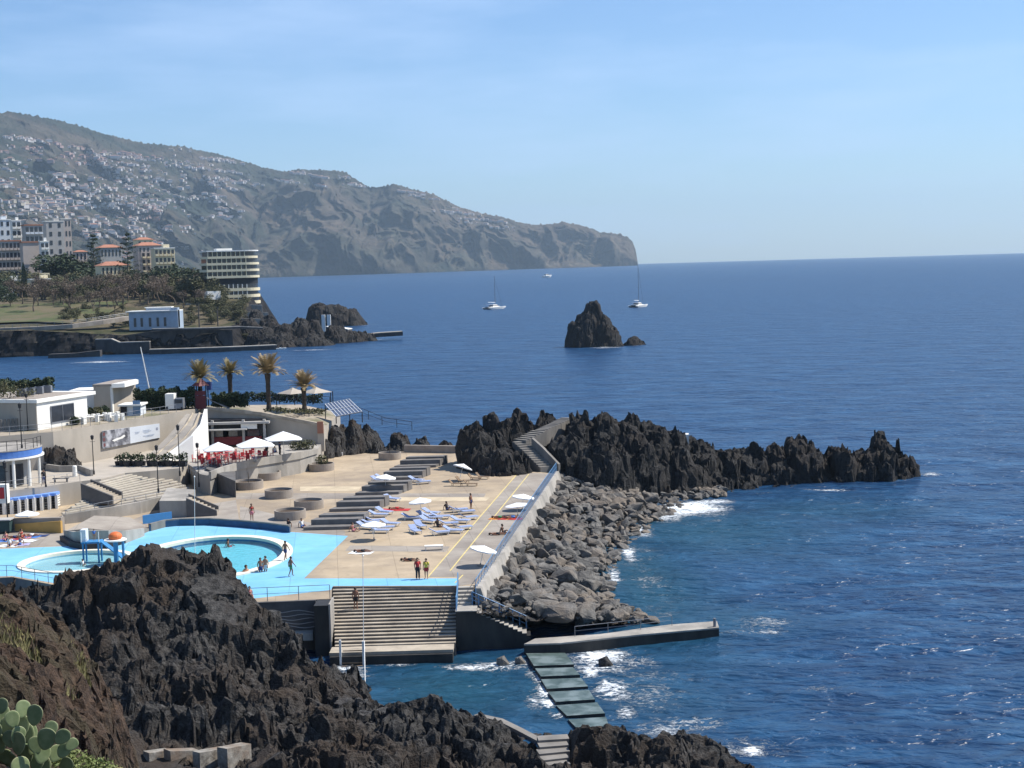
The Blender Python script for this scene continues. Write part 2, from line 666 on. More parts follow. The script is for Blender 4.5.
MAT['step_light'] = M('pale_step_concrete', (0.36, 0.31, 0.24), 0.85, c2=(0.47, 0.405, 0.315), sc=0.9, c3=(0.28, 0.24, 0.19), sc3=0.4)
MAT['white'] = M('white_render', (0.80, 0.78, 0.72), 0.7, var=0.05, sc=0.6)
MAT['white_cloth'] = M('white_canvas', (0.82, 0.82, 0.80), 0.8, var=0.04, sc=3)
MAT['blue_paint'] = M('pale_blue_pool_paint', (0.17, 0.44, 0.66), 0.6, c2=(0.22, 0.50, 0.71), sc=0.5, c3=(0.23, 0.53, 0.71), sc3=0.3, joints=(4.0, 4.0), stain=(0.26, 0.44, 0.56))
MAT['blue_deep'] = M('mid_blue_pool_paint', (0.05, 0.16, 0.33), 0.6, sc=0.6)
MAT['basin'] = M('turquoise_basin', (0.20, 0.62, 0.74), 0.5, var=0.06, sc=0.5)
MAT['basin_pale'] = M('pale_basin', (0.42, 0.64, 0.72), 0.5, var=0.05, sc=0.5)
MAT['rim'] = M('cream_pool_rim', (0.74, 0.68, 0.56), 0.7, var=0.06, sc=1.5)
MAT['yellow'] = M('yellow_line_paint', (0.62, 0.50, 0.20), 0.7, var=0.15, sc=2)
MAT['rail_blue'] = M('blue_rail_paint', (0.12, 0.25, 0.42), 0.5, var=0.1)
MAT['rail_grey'] = M('grey_steel', (0.22, 0.23, 0.25), 0.45, var=0.1, metal=0.3)
MAT['rail_white'] = M('white_painted_steel', (0.75, 0.75, 0.72), 0.5, var=0.05)
MAT['dark'] = M('near_black', (0.025, 0.025, 0.028), 0.6, var=0.1)
MAT['glass_dark'] = M('dark_window_glass', (0.03, 0.035, 0.045), 0.15, var=0.2, spec=0.6)
MAT['red'] = M('red_plastic', (0.50, 0.035, 0.04), 0.5, var=0.1)
MAT['soil'] = M('planter_soil', (0.07, 0.05, 0.035), 0.95, var=0.3, sc=4)
MAT['leaf'] = M('green_leaf', (0.045, 0.075, 0.025), 0.7, c2=(0.09, 0.13, 0.045), sc=2.5)
MAT['leaf_dark'] = M('dark_leaf', (0.022, 0.036, 0.018), 0.75, c2=(0.05, 0.07, 0.03), sc=1.5)
MAT['leaf_olive'] = M('olive_leaf', (0.075, 0.08, 0.035), 0.75, c2=(0.13, 0.12, 0.06), sc=1.5)
MAT['twig'] = M('brown_twigs', (0.10, 0.075, 0.055), 0.85, c2=(0.19, 0.145, 0.11), sc=1.2)
MAT['bark'] = M('grey_bark', (0.085, 0.07, 0.055), 0.9, c2=(0.15, 0.125, 0.10), sc=3, bump=0.2)
MAT['lawn'] = M('mown_grass', (0.055, 0.075, 0.025), 0.95, c2=(0.095, 0.105, 0.04), sc=0.12, c3=(0.13, 0.105, 0.06), sc3=0.05)
MAT['terracotta'] = M('terracotta_tile', (0.32, 0.14, 0.09), 0.85, c2=(0.40, 0.19, 0.125), sc=0.6)
MAT['cream'] = M('cream_render', (0.74, 0.64, 0.43), 0.8, var=0.08, sc=0.3)
MAT['pinkgrey'] = M('pink_grey_render', (0.48, 0.41, 0.36), 0.85, var=0.08, sc=0.2)
MAT['greywall'] = M('grey_render', (0.41, 0.395, 0.37), 0.85, var=0.08, sc=0.2)
MAT['cool_white'] = M('cool_white_render', (0.62, 0.65, 0.68), 0.75, var=0.05, sc=0.3)
MAT['wood'] = M('weathered_wood', (0.20, 0.14, 0.09), 0.85, var=0.25, sc=3)

# ================================================================ sea
def sea_material():
    m = bpy.data.materials.new('sea_water')
    m.use_nodes = True
    nt = m.node_tree
    L = nt.links.new
    b = nt.nodes['Principled BSDF']
    b.inputs['IOR'].default_value = 1.33
    g = nt.nodes.new('ShaderNodeNewGeometry')
    af = nt.nodes.new('ShaderNodeAttribute')
    af.attribute_name = 'foam'
    ash = nt.nodes.new('ShaderNodeAttribute')
    ash.attribute_name = 'shallow'

    def noise(scale, detail=4, rough=0.6, stretch=None, dist=0.0):
        n = _n(nt, 'ShaderNodeTexNoise', Scale=scale, Detail=detail, Roughness=rough, Distortion=dist)
        mp = nt.nodes.new('ShaderNodeMapping')
        mp.inputs['Scale'].default_value = stretch or (1, 1, 1)
        mp.inputs['Rotation'].default_value = (0, 0, 0.35)
        L(g.outputs['Position'], mp.inputs['Vector'])
        L(mp.outputs['Vector'], n.inputs['Vector'])
        return n.outputs['Fac']

    def math_(op, a, c):
        q = nt.nodes.new('ShaderNodeMath')
        q.operation = op
        for i, v in enumerate((a, c)):
            if isinstance(v, (int, float)):
                q.inputs[i].default_value = v
            else:
                L(v, q.inputs[i])
        return q.outputs[0]

    def rng_(v, a, c, d=0.0, e=1.0):
        q = nt.nodes.new('ShaderNodeMapRange')
        L(v, q.inputs['Value'])
        q.inputs['From Min'].default_value, q.inputs['From Max'].default_value = a, c
        q.inputs['To Min'].default_value, q.inputs['To Max'].default_value = d, e
        return q.outputs['Result']

    def mix(f, a, c):
        q = nt.nodes.new('ShaderNodeMix')
        q.data_type = 'RGBA'
        for k, v in (('Factor', f), ('A', a), ('B', c)):
            if isinstance(v, tuple):
                q.inputs[k].default_value = v
            else:
                L(v, q.inputs[k])
        return q.outputs['Result']
    w1 = noise(0.55, 3, 0.5, (1.0, 1.9, 1), 0.5)
    w5 = noise(0.13, 4, 0.55, (1.0, 1.3, 1), 0.4)       # wind waves, about 2 m
    w2 = noise(0.055, 4, 0.6, (1.0, 1.8, 1))       # swell
    w3 = noise(0.006, 4, 0.6, (1.0, 0.45, 1), 0.6)       # gust patches
    w4 = noise(1.7, 3, 0.6, (1, 1.4, 1))
    deep = mix(rng_(w3, 0.35, 0.65), (0.007, 0.038, 0.098, 1), (0.012, 0.055, 0.135, 1))
    deep = mix(rng_(w1, 0.46, 0.60, 0.0, 0.85), deep, (0.003, 0.016, 0.055, 1))
    deep = mix(rng_(w5, 0.44, 0.62, 0.0, 0.75), deep, (0.004, 0.022, 0.065, 1))
    w6 = noise(0.22, 3, 0.55, (0.55, 1.5, 1), 0.3)
    deep = mix(rng_(w6, 0.52, 0.66, 0.0, 0.7), deep, (0.026, 0.092, 0.19, 1))
    deep = mix(rng_(w2, 0.40, 0.66, 0.0, 0.35), deep, (0.016, 0.070, 0.16, 1))
    col = mix(rng_(ash.outputs['Fac'], 0, 1, 0, 0.7), deep, (0.012, 0.066, 0.092, 1))
    fn = noise(0.55, 8, 0.72, (1, 1.5, 1), 1.4)
    fn2 = noise(2.6, 4, 0.6, (1, 1.3, 1), 0.8)
    fsum = math_('ADD', math_('MULTIPLY', fn, 0.75), math_('MULTIPLY', fn2, 0.25))
    ab = math_('ABSOLUTE', math_('SUBTRACT', fn, 0.5), 0.0)
    lace = math_('MAXIMUM', math_('SUBTRACT', 1.0, math_('MULTIPLY', ab, 8.0)), 0.0)
    fn3 = noise(0.16, 4, 0.6, (1, 1.4, 1), 0.6)
    v1 = math_('ADD', math_('MULTIPLY', af.outputs['Fac'], 1.12), math_('MULTIPLY', lace, 0.50))
    v2 = math_('ADD', math_('MULTIPLY', math_('SUBTRACT', fn2, 0.5), 0.9), math_('MULTIPLY', math_('SUBTRACT', fn3, 0.5), 1.0))
    foam = rng_(math_('ADD', v1, v2), 0.92, 1.22)
    col = mix(foam, col, (0.74, 0.78, 0.80, 1))
    L(col, b.inputs['Base Color'])
    L(rng_(foam, 0, 1, 0.33, 0.7), b.inputs['Roughness'])
    b.inputs['Specular IOR Level'].default_value = 0.42
    hsum = math_('ADD', math_('MULTIPLY', w2, 2.4), math_('ADD', math_('ADD', math_('MULTIPLY', w1, 0.62), math_('MULTIPLY', w5, 0.95)), math_('MULTIPLY', w4, 0.05)))
    hsum = math_('ADD', hsum, math_('MULTIPLY', foam, 0.12))
    bp = nt.nodes.new('ShaderNodeBump')
    bp.inputs['Strength'].default_value = 1.0
    bp.inputs['Distance'].default_value = 0.85
    L(hsum, bp.inputs['Height'])
    L(bp.outputs['Normal'], b.inputs['Normal'])
    return m


MAT['sea'] = sea_material()
EARTH = 6.371e6


def make_sea():
    na = 420
    ang = np.linspace(R(-42), R(42), na)
    rad = [40.0]
    while rad[-1] < 26000:
        r = rad[-1]
        rad.append(r + (0.55 if r < 135 else 0.012 * r if r < 1200 else 0.05 * r))
    rad = np.array(rad)
    A, Rr = np.meshgrid(ang, rad)
    A, Rr = A.ravel(), Rr.ravel()
    X, Y = np.sin(A) * Rr, np.cos(A) * Rr
    Z = -(Rr ** 2) / (2 * EARTH)
    near = Rr < 900
    p = np.stack([X[near] * 0.10, Y[near] * 0.16, X[near] * 0 + 0.5], 1)
    Z[near] += 0.22 * fbm(p, 4, 3) * np.clip((900 - Rr[near]) / 500, 0, 1)
    foam = np.zeros(len(X))
    shal = np.zeros(len(X))

    def blob(arr, px, py, wpx, hpx, k):
        c = G(px, py, 0)
        rx = abs(G(px + wpx, py, 0).x - c.x)
        ry = abs(G(px, py - hpx, 0).y - c.y)
        m = np.exp(-(((X - c.x) / rx) ** 2 + ((Y - c.y) / ry) ** 2))
        np.maximum(arr, k * m, out=arr)

    # surf along the breakwater, the slabs, the ledge and the lava shore
    for f in [(640, 690, 90, 34, .52), (600, 665, 60, 22, .62), (500, 664, 60, 8, .6), (680, 725, 70, 14, .6), (760, 625, 60, 14, .5), (740, 745, 70, 16, .55), (640, 560, 40, 60, .42), (680, 512, 70, 14, .62), (535, 700, 16, 20, .6), (350, 672, 40, 12, .55), (600, 655, 34, 9, 1.0), (640, 662, 30, 10, .62), (612, 690, 26, 16, .85), (625, 712, 14, 9, .8), (690, 720, 44, 7, .62), (655, 705, 30, 10, .5),
              (755, 620, 34, 6, .62), (770, 632, 30, 4, .7), (735, 632, 25, 4, .5), (690, 508, 44, 6, 1.0), (668, 517, 26, 6, .9), (640, 530, 14, 9, .8), (628, 552, 10, 12, .85),
              (614, 575, 9, 12, .75), (608, 598, 9, 9, .7), (715, 502, 30, 3, .8), (480, 666, 50, 4.5, .72), (500, 663, 20, 4, .85), (350, 668, 26, 4, .85), (395, 664, 30, 4, .6),
              (752, 748, 16, 9, .9), (790, 752, 40, 10, .45), (930, 474, 14, 2.5, .8), (830, 490, 60, 1.6, .55), (760, 494, 40, 1.5, .6), (900, 484, 30, 1.5, .5), (800, 505, 60, 4, .25), (860, 503, 5, 2, .75),
              (605, 347.5, 24, 0.9, .8), (640, 345, 10, 0.8, .6), (350, 340, 40, 0.9, .8), (310, 350, 40, .9, .6), (385, 333, 30, .9, .6), (100, 362, 30, .9, .9), (360, 325, 30, .8, .5),
              (545, 690, 12, 14, .95), (548, 704, 10, 6, 1.0), (538, 678, 10, 10, .7), (590, 672, 16, 12, .8), (530, 672, 8, 8, .6), (557, 716, 12, 5, .8), (980, 632, 50, 2, .42), (900, 600, 60, 4, .3), (820, 690, 70, 7, .34), (870, 560, 80, 6, .24)]:
        blob(foam, *f)
    for sh in [(640, 580, 70, 60, 1.0), (700, 530, 130, 26, .9), (450, 690, 120, 40, 1.0), (640, 690, 110, 40, .55), (720, 620, 80, 20, .6), (820, 510, 120, 14, .6), (540, 690, 60, 40, .8)]:
        blob(shal, *sh)
    o = grid_mesh('sea', np.stack([X, Y, Z], 1), na, len(rad), MAT['sea'], smooth=True, attrs={'foam': foam, 'shallow': shal})
    setting(o, 'deep blue sea with small wind waves, surf white along the rocks')


make_sea()

# ================================================================ haze
def make_haze():
    mb = MB().box((0, 12100, 470), (44000, 29000, 1110))
    m = bpy.data.materials.new('sea_haze')
    m.use_nodes = True
    nt = m.node_tree
    nt.nodes.remove(nt.nodes['Principled BSDF'])
    v = nt.nodes.new('ShaderNodeVolumePrincipled')
    v.inputs['Color'].default_value = (0.62, 0.82, 1.0, 1)
    v.inputs['Density'].default_value = 4.7e-5
    v.inputs['Anisotropy'].default_value = 0.2
    nt.links.new(v.outputs['Volume'], nt.nodes['Material Output'].inputs['Volume'])
    o = mb.build('haze', m)
    o['kind'] = 'stuff'


make_haze()

# ================================================================ the far mountain side
RIDGE = [(-260, 96), (0, 114), (20, 114), (50, 119), (80, 127), (110, 136), (140, 143), (180, 147), (215, 154), (250, 164), (262, 168), (285, 172), (300, 170), (320, 170), (345, 173), (357, 181), (369, 187),
         (382, 186), (394, 184), (411, 189), (440, 198), (461, 208), (496, 217), (520, 223), (531, 225.6), (545, 225), (563, 223), (580, 226), (601, 232.6), (619, 235), (628, 238), (633, 243), (636, 252), (637.5, 262)]
_RX = [p[0] for p in RIDGE]
_RY = [p[1] for p in RIDGE]


def hill_cols(u):
    yr = np.interp(u, _RX, _RY)
    ys = np.interp(u, [-260, 0, 100, 258, 330, 400, 500, 637], [300, 297, 290, 276.8, 275, 273.2, 269.5, 264.3])
    ds = np.interp(u, [-260, 0, 100, 200, 258, 400, 500, 637], [2600, 2600, 3400, 5000, 6600, 7000, 7700, 8700])
    dr = np.interp(u, [-260, 0, 150, 258, 400, 500, 600, 637], [6200, 6600, 7600, 8200, 8100, 8500, 8950, 8800])
    ex = np.interp(u, [0, 200, 300, 637], [1.0, 1.0, 0.55, 0.5])
    return yr, ys, ds, dr, ex


HN, HV = 900, 190


def make_hill():
    u = np.linspace(-260, 637.5, HN)
    v = np.linspace(0, 1, HV)
    U_, V_ = np.meshgrid(u, v)
    yr, ys, ds, dr, ex = hill_cols(U_.ravel())
    V1 = V_.ravel()
    y = ys + (yr - ys) * V1
    Yd = ds + (dr - ds) * V1 ** (1.0 / np.maximum(ex, 0.3) * 0.9)
    d = np.array(_f)[None] * FPX + np.array(_r)[None] * (U_.ravel() - 512)[:, None] - np.array(_u)[None] * (y - 384)[:, None]
    t = Yd / d[:, 1]
    P = d * t[:, None] + np.array([0, 0, CAMZ])
    # ravines run down the slope towards the sea
    env = np.clip(V1 * 5, 0, 1) * (0.10 + 0.90 * np.clip((1 - V1) * 4, 0, 1)) * np.clip((640 - U_.ravel()) / 40, 0.1, 1)
    q = np.stack([P[:, 0] / 430.0, P[:, 1] / 1000.0, np.zeros(len(P))], 1)
    q[:, 0] += 0.35 * fbm(q * 1.6, 3, 4)
    rav = ridged(q, 5, 11)
    q2 = np.stack([P[:, 0] / 120.0, P[:, 1] / 260.0, P[:, 2] / 200.0], 1)
    fine = fbm(q2, 4, 21)
    P[:, 1] -= env * (rav - 0.55) * 520
    P[:, 2] += env * ((rav - 0.55) * 74 + fine * 21) + (1 - env) * np.abs(fbm(q2 * 6, 3, 31)) * 17
    P[:, 0] += env * fine * 22
    P[:, 2] -= (P[:, 0] ** 2 + P[:, 1] ** 2) / (2 * EARTH) * 0
    sk = P[:HN].copy()
    sk[:, 2] = -40
    back = P[-HN:].copy()
    back[:, 1] += 900
    back[:, 0] *= (back[:, 1] / (back[:, 1] - 900))
    back[:, 2] -= 260
    allP = np.concatenate([sk, P, back])
    m = bpy.data.materials.new('mountain_scrub')
    m.use_nodes = True
    nt = m.node_tree
    L = nt.links.new
    b = nt.nodes['Principled BSDF']
    b.inputs['Roughness'].default_value = 0.95
    b.inputs['Specular IOR Level'].default_value = 0.1
    g = nt.nodes.new('ShaderNodeNewGeometry')

    def nz(sc, det=6):
        n = _n(nt, 'ShaderNodeTexNoise', Scale=sc, Detail=det, Roughness=0.65)
        L(g.outputs['Position'], n.inputs['Vector'])
        return n.outputs['Fac']

    def rg(v, a, c):
        r_ = nt.nodes.new('ShaderNodeMapRange')
        L(v, r_.inputs['Value'])
        r_.inputs['From Min'].default_value, r_.inputs['From Max'].default_value = a, c
        return r_.outputs['Result']

    def mx(f, a, c):
        q_ = nt.nodes.new('ShaderNodeMix')
        q_.data_type = 'RGBA'
        L(f, q_.inputs['Factor'])
        for k, vv in (('A', a), ('B', c)):
            if isinstance(vv, tuple):
                q_.inputs[k].default_value = vv
            else:
                L(vv, q_.inputs[k])
        return q_.outputs['Result']
    green = mx(rg(nz(0.006), 0.38, 0.62), (0.018, 0.025, 0.019, 1), (0.050, 0.057, 0.042, 1))
    soil = mx(rg(nz(0.012), 0.35, 0.65), (0.056, 0.045, 0.036, 1), (0.130, 0.102, 0.076, 1))
    # bare rock and soil on the sea cliffs (to the right), greener slopes to the left
    sx = nt.nodes.new('ShaderNodeSeparateXYZ')
    L(g.outputs['Position'], sx.inputs['Vector'])
    xr = rg(sx.outputs['X'], -2300.0, 200.0)
    ad = nt.nodes.new('ShaderNodeMath')
    ad.operation = 'ADD'
    mu = nt.nodes.new('ShaderNodeMath')
    mu.operation = 'MULTIPLY'
    mu.inputs[1].default_value = 0.20
    L(xr, mu.inputs[0])
    L(mu.outputs[0], ad.inputs[0])
    L(nz(0.0024), ad.inputs[1])
    col = mx(rg(ad.outputs[0], 0.48, 0.72), green, soil)
    col = mx(rg(nz(0.035, 4), 0.56, 0.70), col, (0.022, 0.032, 0.018, 1))
    L(col, b.inputs['Base Color'])
    bp = nt.nodes.new('ShaderNodeBump')
    bp.inputs['Strength'].default_value = 1.0
    bp.inputs['Distance'].default_value = 26
    L(nz(0.012, 8), bp.inputs['Height'])
    L(bp.outputs['Normal'], b.inputs['Normal'])
    o = grid_mesh('mountain', allP, HN, HV + 2, m, smooth=True)
    setting(o, 'long hazy mountainside falling to sea cliffs and a blunt headland')
    return P.reshape(HV, HN, 3)


HILL = make_hill()


def hill_point(px, py):
    """surface point of the mountain seen about (px,py)"""
    c = int(np.clip((px + 260) / (637.5 + 260) * (HN - 1), 0, HN - 1))
    P = HILL[:, c]
    rel = P - np.array([0, 0, CAMZ])
    zz = rel @ np.array(_f)
    yy = 384 - FPX * (rel @ np.array(_u)) / zz
    k = int(np.argmin(np.abs(yy - py)))
    return P[k]
# ================================================================ lava headland, sea stack, far lava
def BP(px, ytop, Y, wpx, ry, pw=2.0, rot=0.0):
    c = D(px, ytop, Y)
    return (c.x, c.y, c.z, wpx * Y / FPX, ry, rot, pw)


head = [BP(478, 432, 190, 26, 9, 5), BP(500, 424, 192, 34, 8, 4), BP(522, 416, 194, 24, 7, 3), BP(545, 420, 196, 24, 7, 3), BP(505, 452, 184, 46, 5, 4),
        BP(580, 412, 193, 28, 8, 3), BP(603, 416, 193, 30, 8.5, 3), BP(628, 420, 193, 32, 9, 3), BP(570, 436, 187, 40, 6, 3), BP(600, 440, 185, 46, 6, 3), BP(650, 425, 194, 32, 8, 3), BP(640, 444, 189, 36, 6, 3), BP(680, 450, 190, 22, 4.5, 2.6),
        BP(672, 429, 195, 30, 8, 2.8), BP(700, 436, 196, 30, 8, 2.6), BP(725, 441, 197, 30, 7, 2.6), BP(750, 447, 197, 26, 6.5, 2.4), BP(772, 446, 198, 22, 6, 2.6), BP(795, 443, 198, 20, 6, 3), BP(812, 440, 198, 18, 6, 3),
        BP(838, 440, 198, 20, 6, 2.6), BP(842, 437, 198, 8, 4, 2), BP(862, 446, 198, 20, 5.5, 2.4), BP(880, 433, 198, 17, 5.5, 2.6), BP(885, 430, 198, 8, 3.5, 1.8), BP(896, 448, 198, 16, 4.5, 2.2), BP(910, 464, 199, 13, 4, 2), BP(690, 462, 191, 50, 4.5, 2.2), BP(760, 468, 194, 60, 4, 2.2), BP(700, 483, 189, 26, 3, 2)]
_hb = bumps_base(head)
_p0, _p1 = G(560, 472, 4), G(545, 432, 9.0)


def head_base(X, Y):
    Z = _hb(X, Y) - .55 * np.clip((X - 14) / 8, 0, 1)
    # the worn path that climbs from the deck over the headland
    pts = [G(548, 468, 4.4), D(532, 452, 186), D(520, 441, 188.5), D(540, 431, 191), D(556, 424, 193.5), D(568, 418, 196)]
    for a, b in zip(pts[:-1], pts[1:]):
        dx, dy = b.x - a.x, b.y - a.y
        t = np.clip(((X - a.x) * dx + (Y - a.y) * dy) / (dx * dx + dy * dy), 0, 1)
        dist = np.hypot(X - a.x - t * dx, Y - a.y - t * dy)
        zz = a.z + (b.z - a.z) * t - 0.5
        Z = np.where((dist < 1.9) & (Z > zz), zz, Z)
    return Z


o = rockfield('lava_headland', -10, 60, 174, 210, 0.2, head_base, MAT['lava_head'], amp=1.25, cell=2.4, seed=3, terrace=2.6, tw=.5)
tag(o, 'long jagged black lava headland jutting into the sea behind the sun deck', 'rock headland')
# path steps over the headland
pp = [G(548, 468, 4.4), D(532, 452, 186), D(520, 441, 188.5), D(540, 431, 191), D(556, 424, 193.5), D(568, 418, 196)]
t = thing('rock_stairway', 'pale worn stairway climbing from the deck over the black headland', 'stairway', pp[0])
mb = MB()
for i, (a, b) in enumerate(zip(pp[:-1], pp[1:])):
    n = max(3, int((b - a).length / 0.55))
    for k in range(n):
        c = a.lerp(b, (k + .5) / n)
        ang = math.atan2(b.y - a.y, b.x - a.x)
        mb.box((c.x, c.y, c.z - 0.98 + 0.14), ((b - a).length / n * 1.05, 2.3 if i < 3 else 1.7, 1.9), ang)
mb.wpart('steps', MAT['concrete_dark'], t)
mb = MB()
mb.wall([(pp[0].x + 1.4, pp[0].y - .3), (pp[1].x + 1.5, pp[1].y - .9), (pp[2].x + 1.6, pp[2].y - 1.0)], [2, 3, 4], [pp[0].z + .5, pp[1].z + .6, pp[2].z + .5], .35)
mb.wpart('side_wall', MAT['concrete_dark'], t)
# small white ledge on the headland
c = D(678, 431, 196.5)
o = MB().box((c.x, c.y, c.z - 1.5), (2.8, 1.6, 2.2), -.1).build('concrete_platform', MAT['white'])
tag(o, 'small white concrete platform on top of the black headland', 'platform')

stack = [BP(596, 301, 519, 11, 4.2, 2.6), BP(590, 303, 519, 13, 5, 3), BP(585, 312, 519, 16, 6, 4), BP(579, 322, 519, 14, 6.5, 6), BP(604, 316, 519, 15, 6, 2.6), BP(610, 326, 518, 13, 5.5, 2.4), BP(614, 336, 518, 11, 5, 2.2), BP(634, 338, 520, 11, 3.5, 2.4), BP(641, 341, 520, 7, 2.5, 2.2)]
o = rockfield('sea_stack', 17, 52, 503, 535, 0.28, bumps_base(stack), MAT['lava_head'], amp=1.5, cell=4.2, seed=8)
tag(o, 'lone dark rock islet with a steep peak standing in open water', 'rock islet')

far = [BP(318, 304, 770, 13, 9, 5), BP(333, 305, 770, 22, 9, 4), BP(350, 309, 772, 14, 8, 3), BP(360, 319, 775, 9, 5, 2)]
o = rockfield('rock_outcrop', -150, -62, 752, 792, 0.45, bumps_base(far), MAT['lava_head'], amp=1.3, cell=4.5, seed=12)
tag(o, 'humped dark lava rock behind the bathing pier on the far shore', 'rock outcrop')
far2 = [BP(256, 309, 612, 13, 9, 3), BP(268, 318, 606, 14, 8, 2.6), BP(248, 318, 600, 16, 7, 3), BP(272, 322, 596, 14, 7, 2.6), BP(262, 328, 585, 20, 9, 3), BP(285, 325, 588, 22, 9, 3), BP(300, 319, 590, 14, 8, 3), BP(314, 321, 592, 12, 8, 3), BP(335, 327, 596, 16, 8, 2.6), BP(352, 332, 600, 14, 6, 2.4), BP(366, 334, 604, 14, 5, 2.4), BP(276, 335, 578, 26, 8, 3), BP(310, 336, 580, 26, 8, 2.6)]
o = rockfield('lava_shore', -118, -48, 562, 618, 0.4, bumps_base(far2), MAT['lava_head'], amp=1.4, cell=4.0, seed=14)
tag(o, 'broken black lava shelf on the far shore beside the long quay', 'lava shelf')

# ================================================================ lava behind and beside the deck (middle ground)
mid = [BP(336, 424, 205.5, 14, 3.5, 3), BP(352, 422, 208, 18, 4.5, 3), BP(327, 440, 202.5, 10, 2.2, 3), BP(366, 427, 210, 16, 4, 2.6), BP(345, 428, 212, 16, 5, 2.6), BP(372, 431, 212, 18, 5, 2.4), BP(398, 434, 212, 20, 5, 2.4), BP(422, 439, 211, 18, 5, 2.4), BP(345, 442, 206, 16, 3, 2.4), BP(380, 445, 207, 26, 3, 2.4), BP(415, 447, 207, 22, 3, 2.4), BP(447, 443, 206, 14, 4, 2.4)]
o = rockfield('lava_bank', -29, -6, 200, 220, 0.18, bumps_base(mid), MAT['lava'], amp=.8, cell=1.7, seed=21)
tag(o, 'low bank of dark lava rocks along the back edge of the sun deck', 'rocks')
c = D(60, 470, 178)
mid2 = [BP(49, 438, 181, 9, 3, 3.5), BP(58, 445, 181, 14, 3.4, 4), BP(70, 449, 181, 12, 3, 3.5), BP(78, 458, 181, 7, 2.4, 2.5)]
o = rockfield('lava_boulder', -64, -50, 174, 188, 0.13, lambda X, Y: bumps_base(mid2, low=2)(X, Y), MAT['lava'], amp=.6, cell=1.5, seed=23, floor=5.0)
tag(o, 'big black lava boulder left standing against the banner wall', 'boulder')

# ================================================================ foreground lava shore
C = []


def cp(px, py, Y):
    v = D(px, py, Y)
    C.append((v.x, v.y, v.z))


for a in [(-120, 560, 104), (-60, 565, 104), (0, 582, 103), (18, 600, 103), (34, 606, 103), (50, 588, 102), (75, 572, 102), (100, 560, 102), (130, 555, 102), (150, 554, 102), (172, 552, 102), (185, 549, 102), (200, 553, 101.5), (214, 547, 101), (224, 562, 101), (233, 580, 101), (240, 600, 101), (250, 612, 101), (275, 622, 102), (300, 628, 102), (318, 640, 102.5),
          (150, 610, 97), (60, 640, 97), (210, 620, 96.5), (110, 650, 92), (200, 655, 92), (260, 650, 97), (300, 662, 99), (330, 668, 101.5), (345, 674, 101), (352, 672, 100.4), (366, 698, 99.5),
          (160, 690, 88), (240, 690, 90), (120, 700, 85), (310, 690, 95.5), (345, 702, 95.5), (290, 712, 90), (380, 712, 94), (430, 697, 92), (400, 702, 93), (460, 705, 92), (490, 716, 91), (520, 728, 90.5), (545, 731, 90), (580, 733, 90), (620, 730, 89.5), (660, 733, 89), (690, 738, 88.5), (720, 748, 88),
          (200, 730, 82), (150, 735, 80), (300, 740, 83), (400, 740, 86), (450, 740, 86.5), (560, 750, 86.5), (640, 755, 85), (700, 760, 85), (240, 768, 77), (350, 768, 80), (450, 768, 82), (560, 768, 83), (650, 768, 83), (100, 740, 77)]:
    cp(*a)
for a in [(-40, 111, 2.5), (-30, 111, 2.5), (-24, 110, 2.5), (-15, 107, 1.0), (-50, 111, 3), (-12, 106, -1.2), (-8, 103, -2), (-3, 100, -2.5), (2, 97, -2.5), (-10, 100, -2.2), (-7, 97.5, -1.4), (5, 93.5, -1.0), (9, 93, -1.8), (14, 91, -1.8), (18, 88, -2.0), (20, 84, -2), (18, 76, -2), (8, 72, .4), (-5, 68, 1.0), (-20, 66, 3.0), (-35, 70, 6), (-35, 88, 7.5), (-50, 95, 9), (-20, 75, 3.5), (24, 95, -3), (24, 105, -3), (10, 104, -3), (0, 108, -3), (-55, 72, 8), (25, 70, -3), (14, 66, -2)]:
    C.append(a)
_shore = tps(C)


def shore_cap(X, Y):
    Z = np.full(len(X), 99.0)
    # room for the block wall, the small steps and the kerb path
    for (px, py, Yc, rx, ry, dz) in ((195, 750, 78.2, 3.4, 2.6, -.95), (553, 748, 87.6, 1.0, 2.6, -.45), (500, 722, 94.2, 1.6, 1.2, -.35), (520, 729, 92.2, 1.4, 1.2, -.35), (540, 741, 90.4, 1.3, 1.2, -.35)):
        c = D(px, py, Yc)
        r = np.sqrt(((X - c.x) / rx) ** 2 + ((Y - c.y) / ry) ** 2)
        Z = np.minimum(Z, c.z + dz + np.clip(r - 1, 0, 9) * 2.2)
    # the worn shelf by the ladder
    c = D(375, 705, 93.5)
    r = np.sqrt(((X - c.x) / 3.2) ** 2 + ((Y - c.y) / 2.2) ** 2)
    Z = np.minimum(Z, c.z + .1 + np.clip(r - 1, 0, 9) * 1.6)
    # the crag breaks off beside the oval pool: beyond it the shore lies much lower
    px = 512 + X / np.maximum(Y, 1) * FPX
    ys = np.interp(px, [232, 240, 250, 275, 300, 318, 334], [560, 600, 612, 621, 627, 640, 668])
    zc = CAMZ - (ys - 263 + 0.0286 * (px - 512)) * Y / FPX + .25 * np.sin(X * 2.1) * np.sin(Y * 1.7)
    return np.where((px > 233) & (px < 336) & (Y > 84), np.minimum(Z, zc), Z)


def shore_base(X, Y):
    Z = _shore(X, Y)
    Z = Z - .55 * np.clip((Z - 1) / 2, 0, 1) - .75 * np.clip(1 - np.abs(X + 31) / 9, 0, 1) * np.clip((Y - 92) / 6, 0, 1)
    return np.clip(Z, -4, 14)


o = rockfield('lava_shore', -50, 24, 66, 111.5, 0.135, shore_base, MAT['lava'], amp=0.9, cell=1.9, seed=31, floor=-0.9, big=0.9, cap=shore_cap, terrace=2.3, tz=1.2)
setting(o, 'rough black lava shore falling to the water in front of the pools')
o.name = 'terrain'
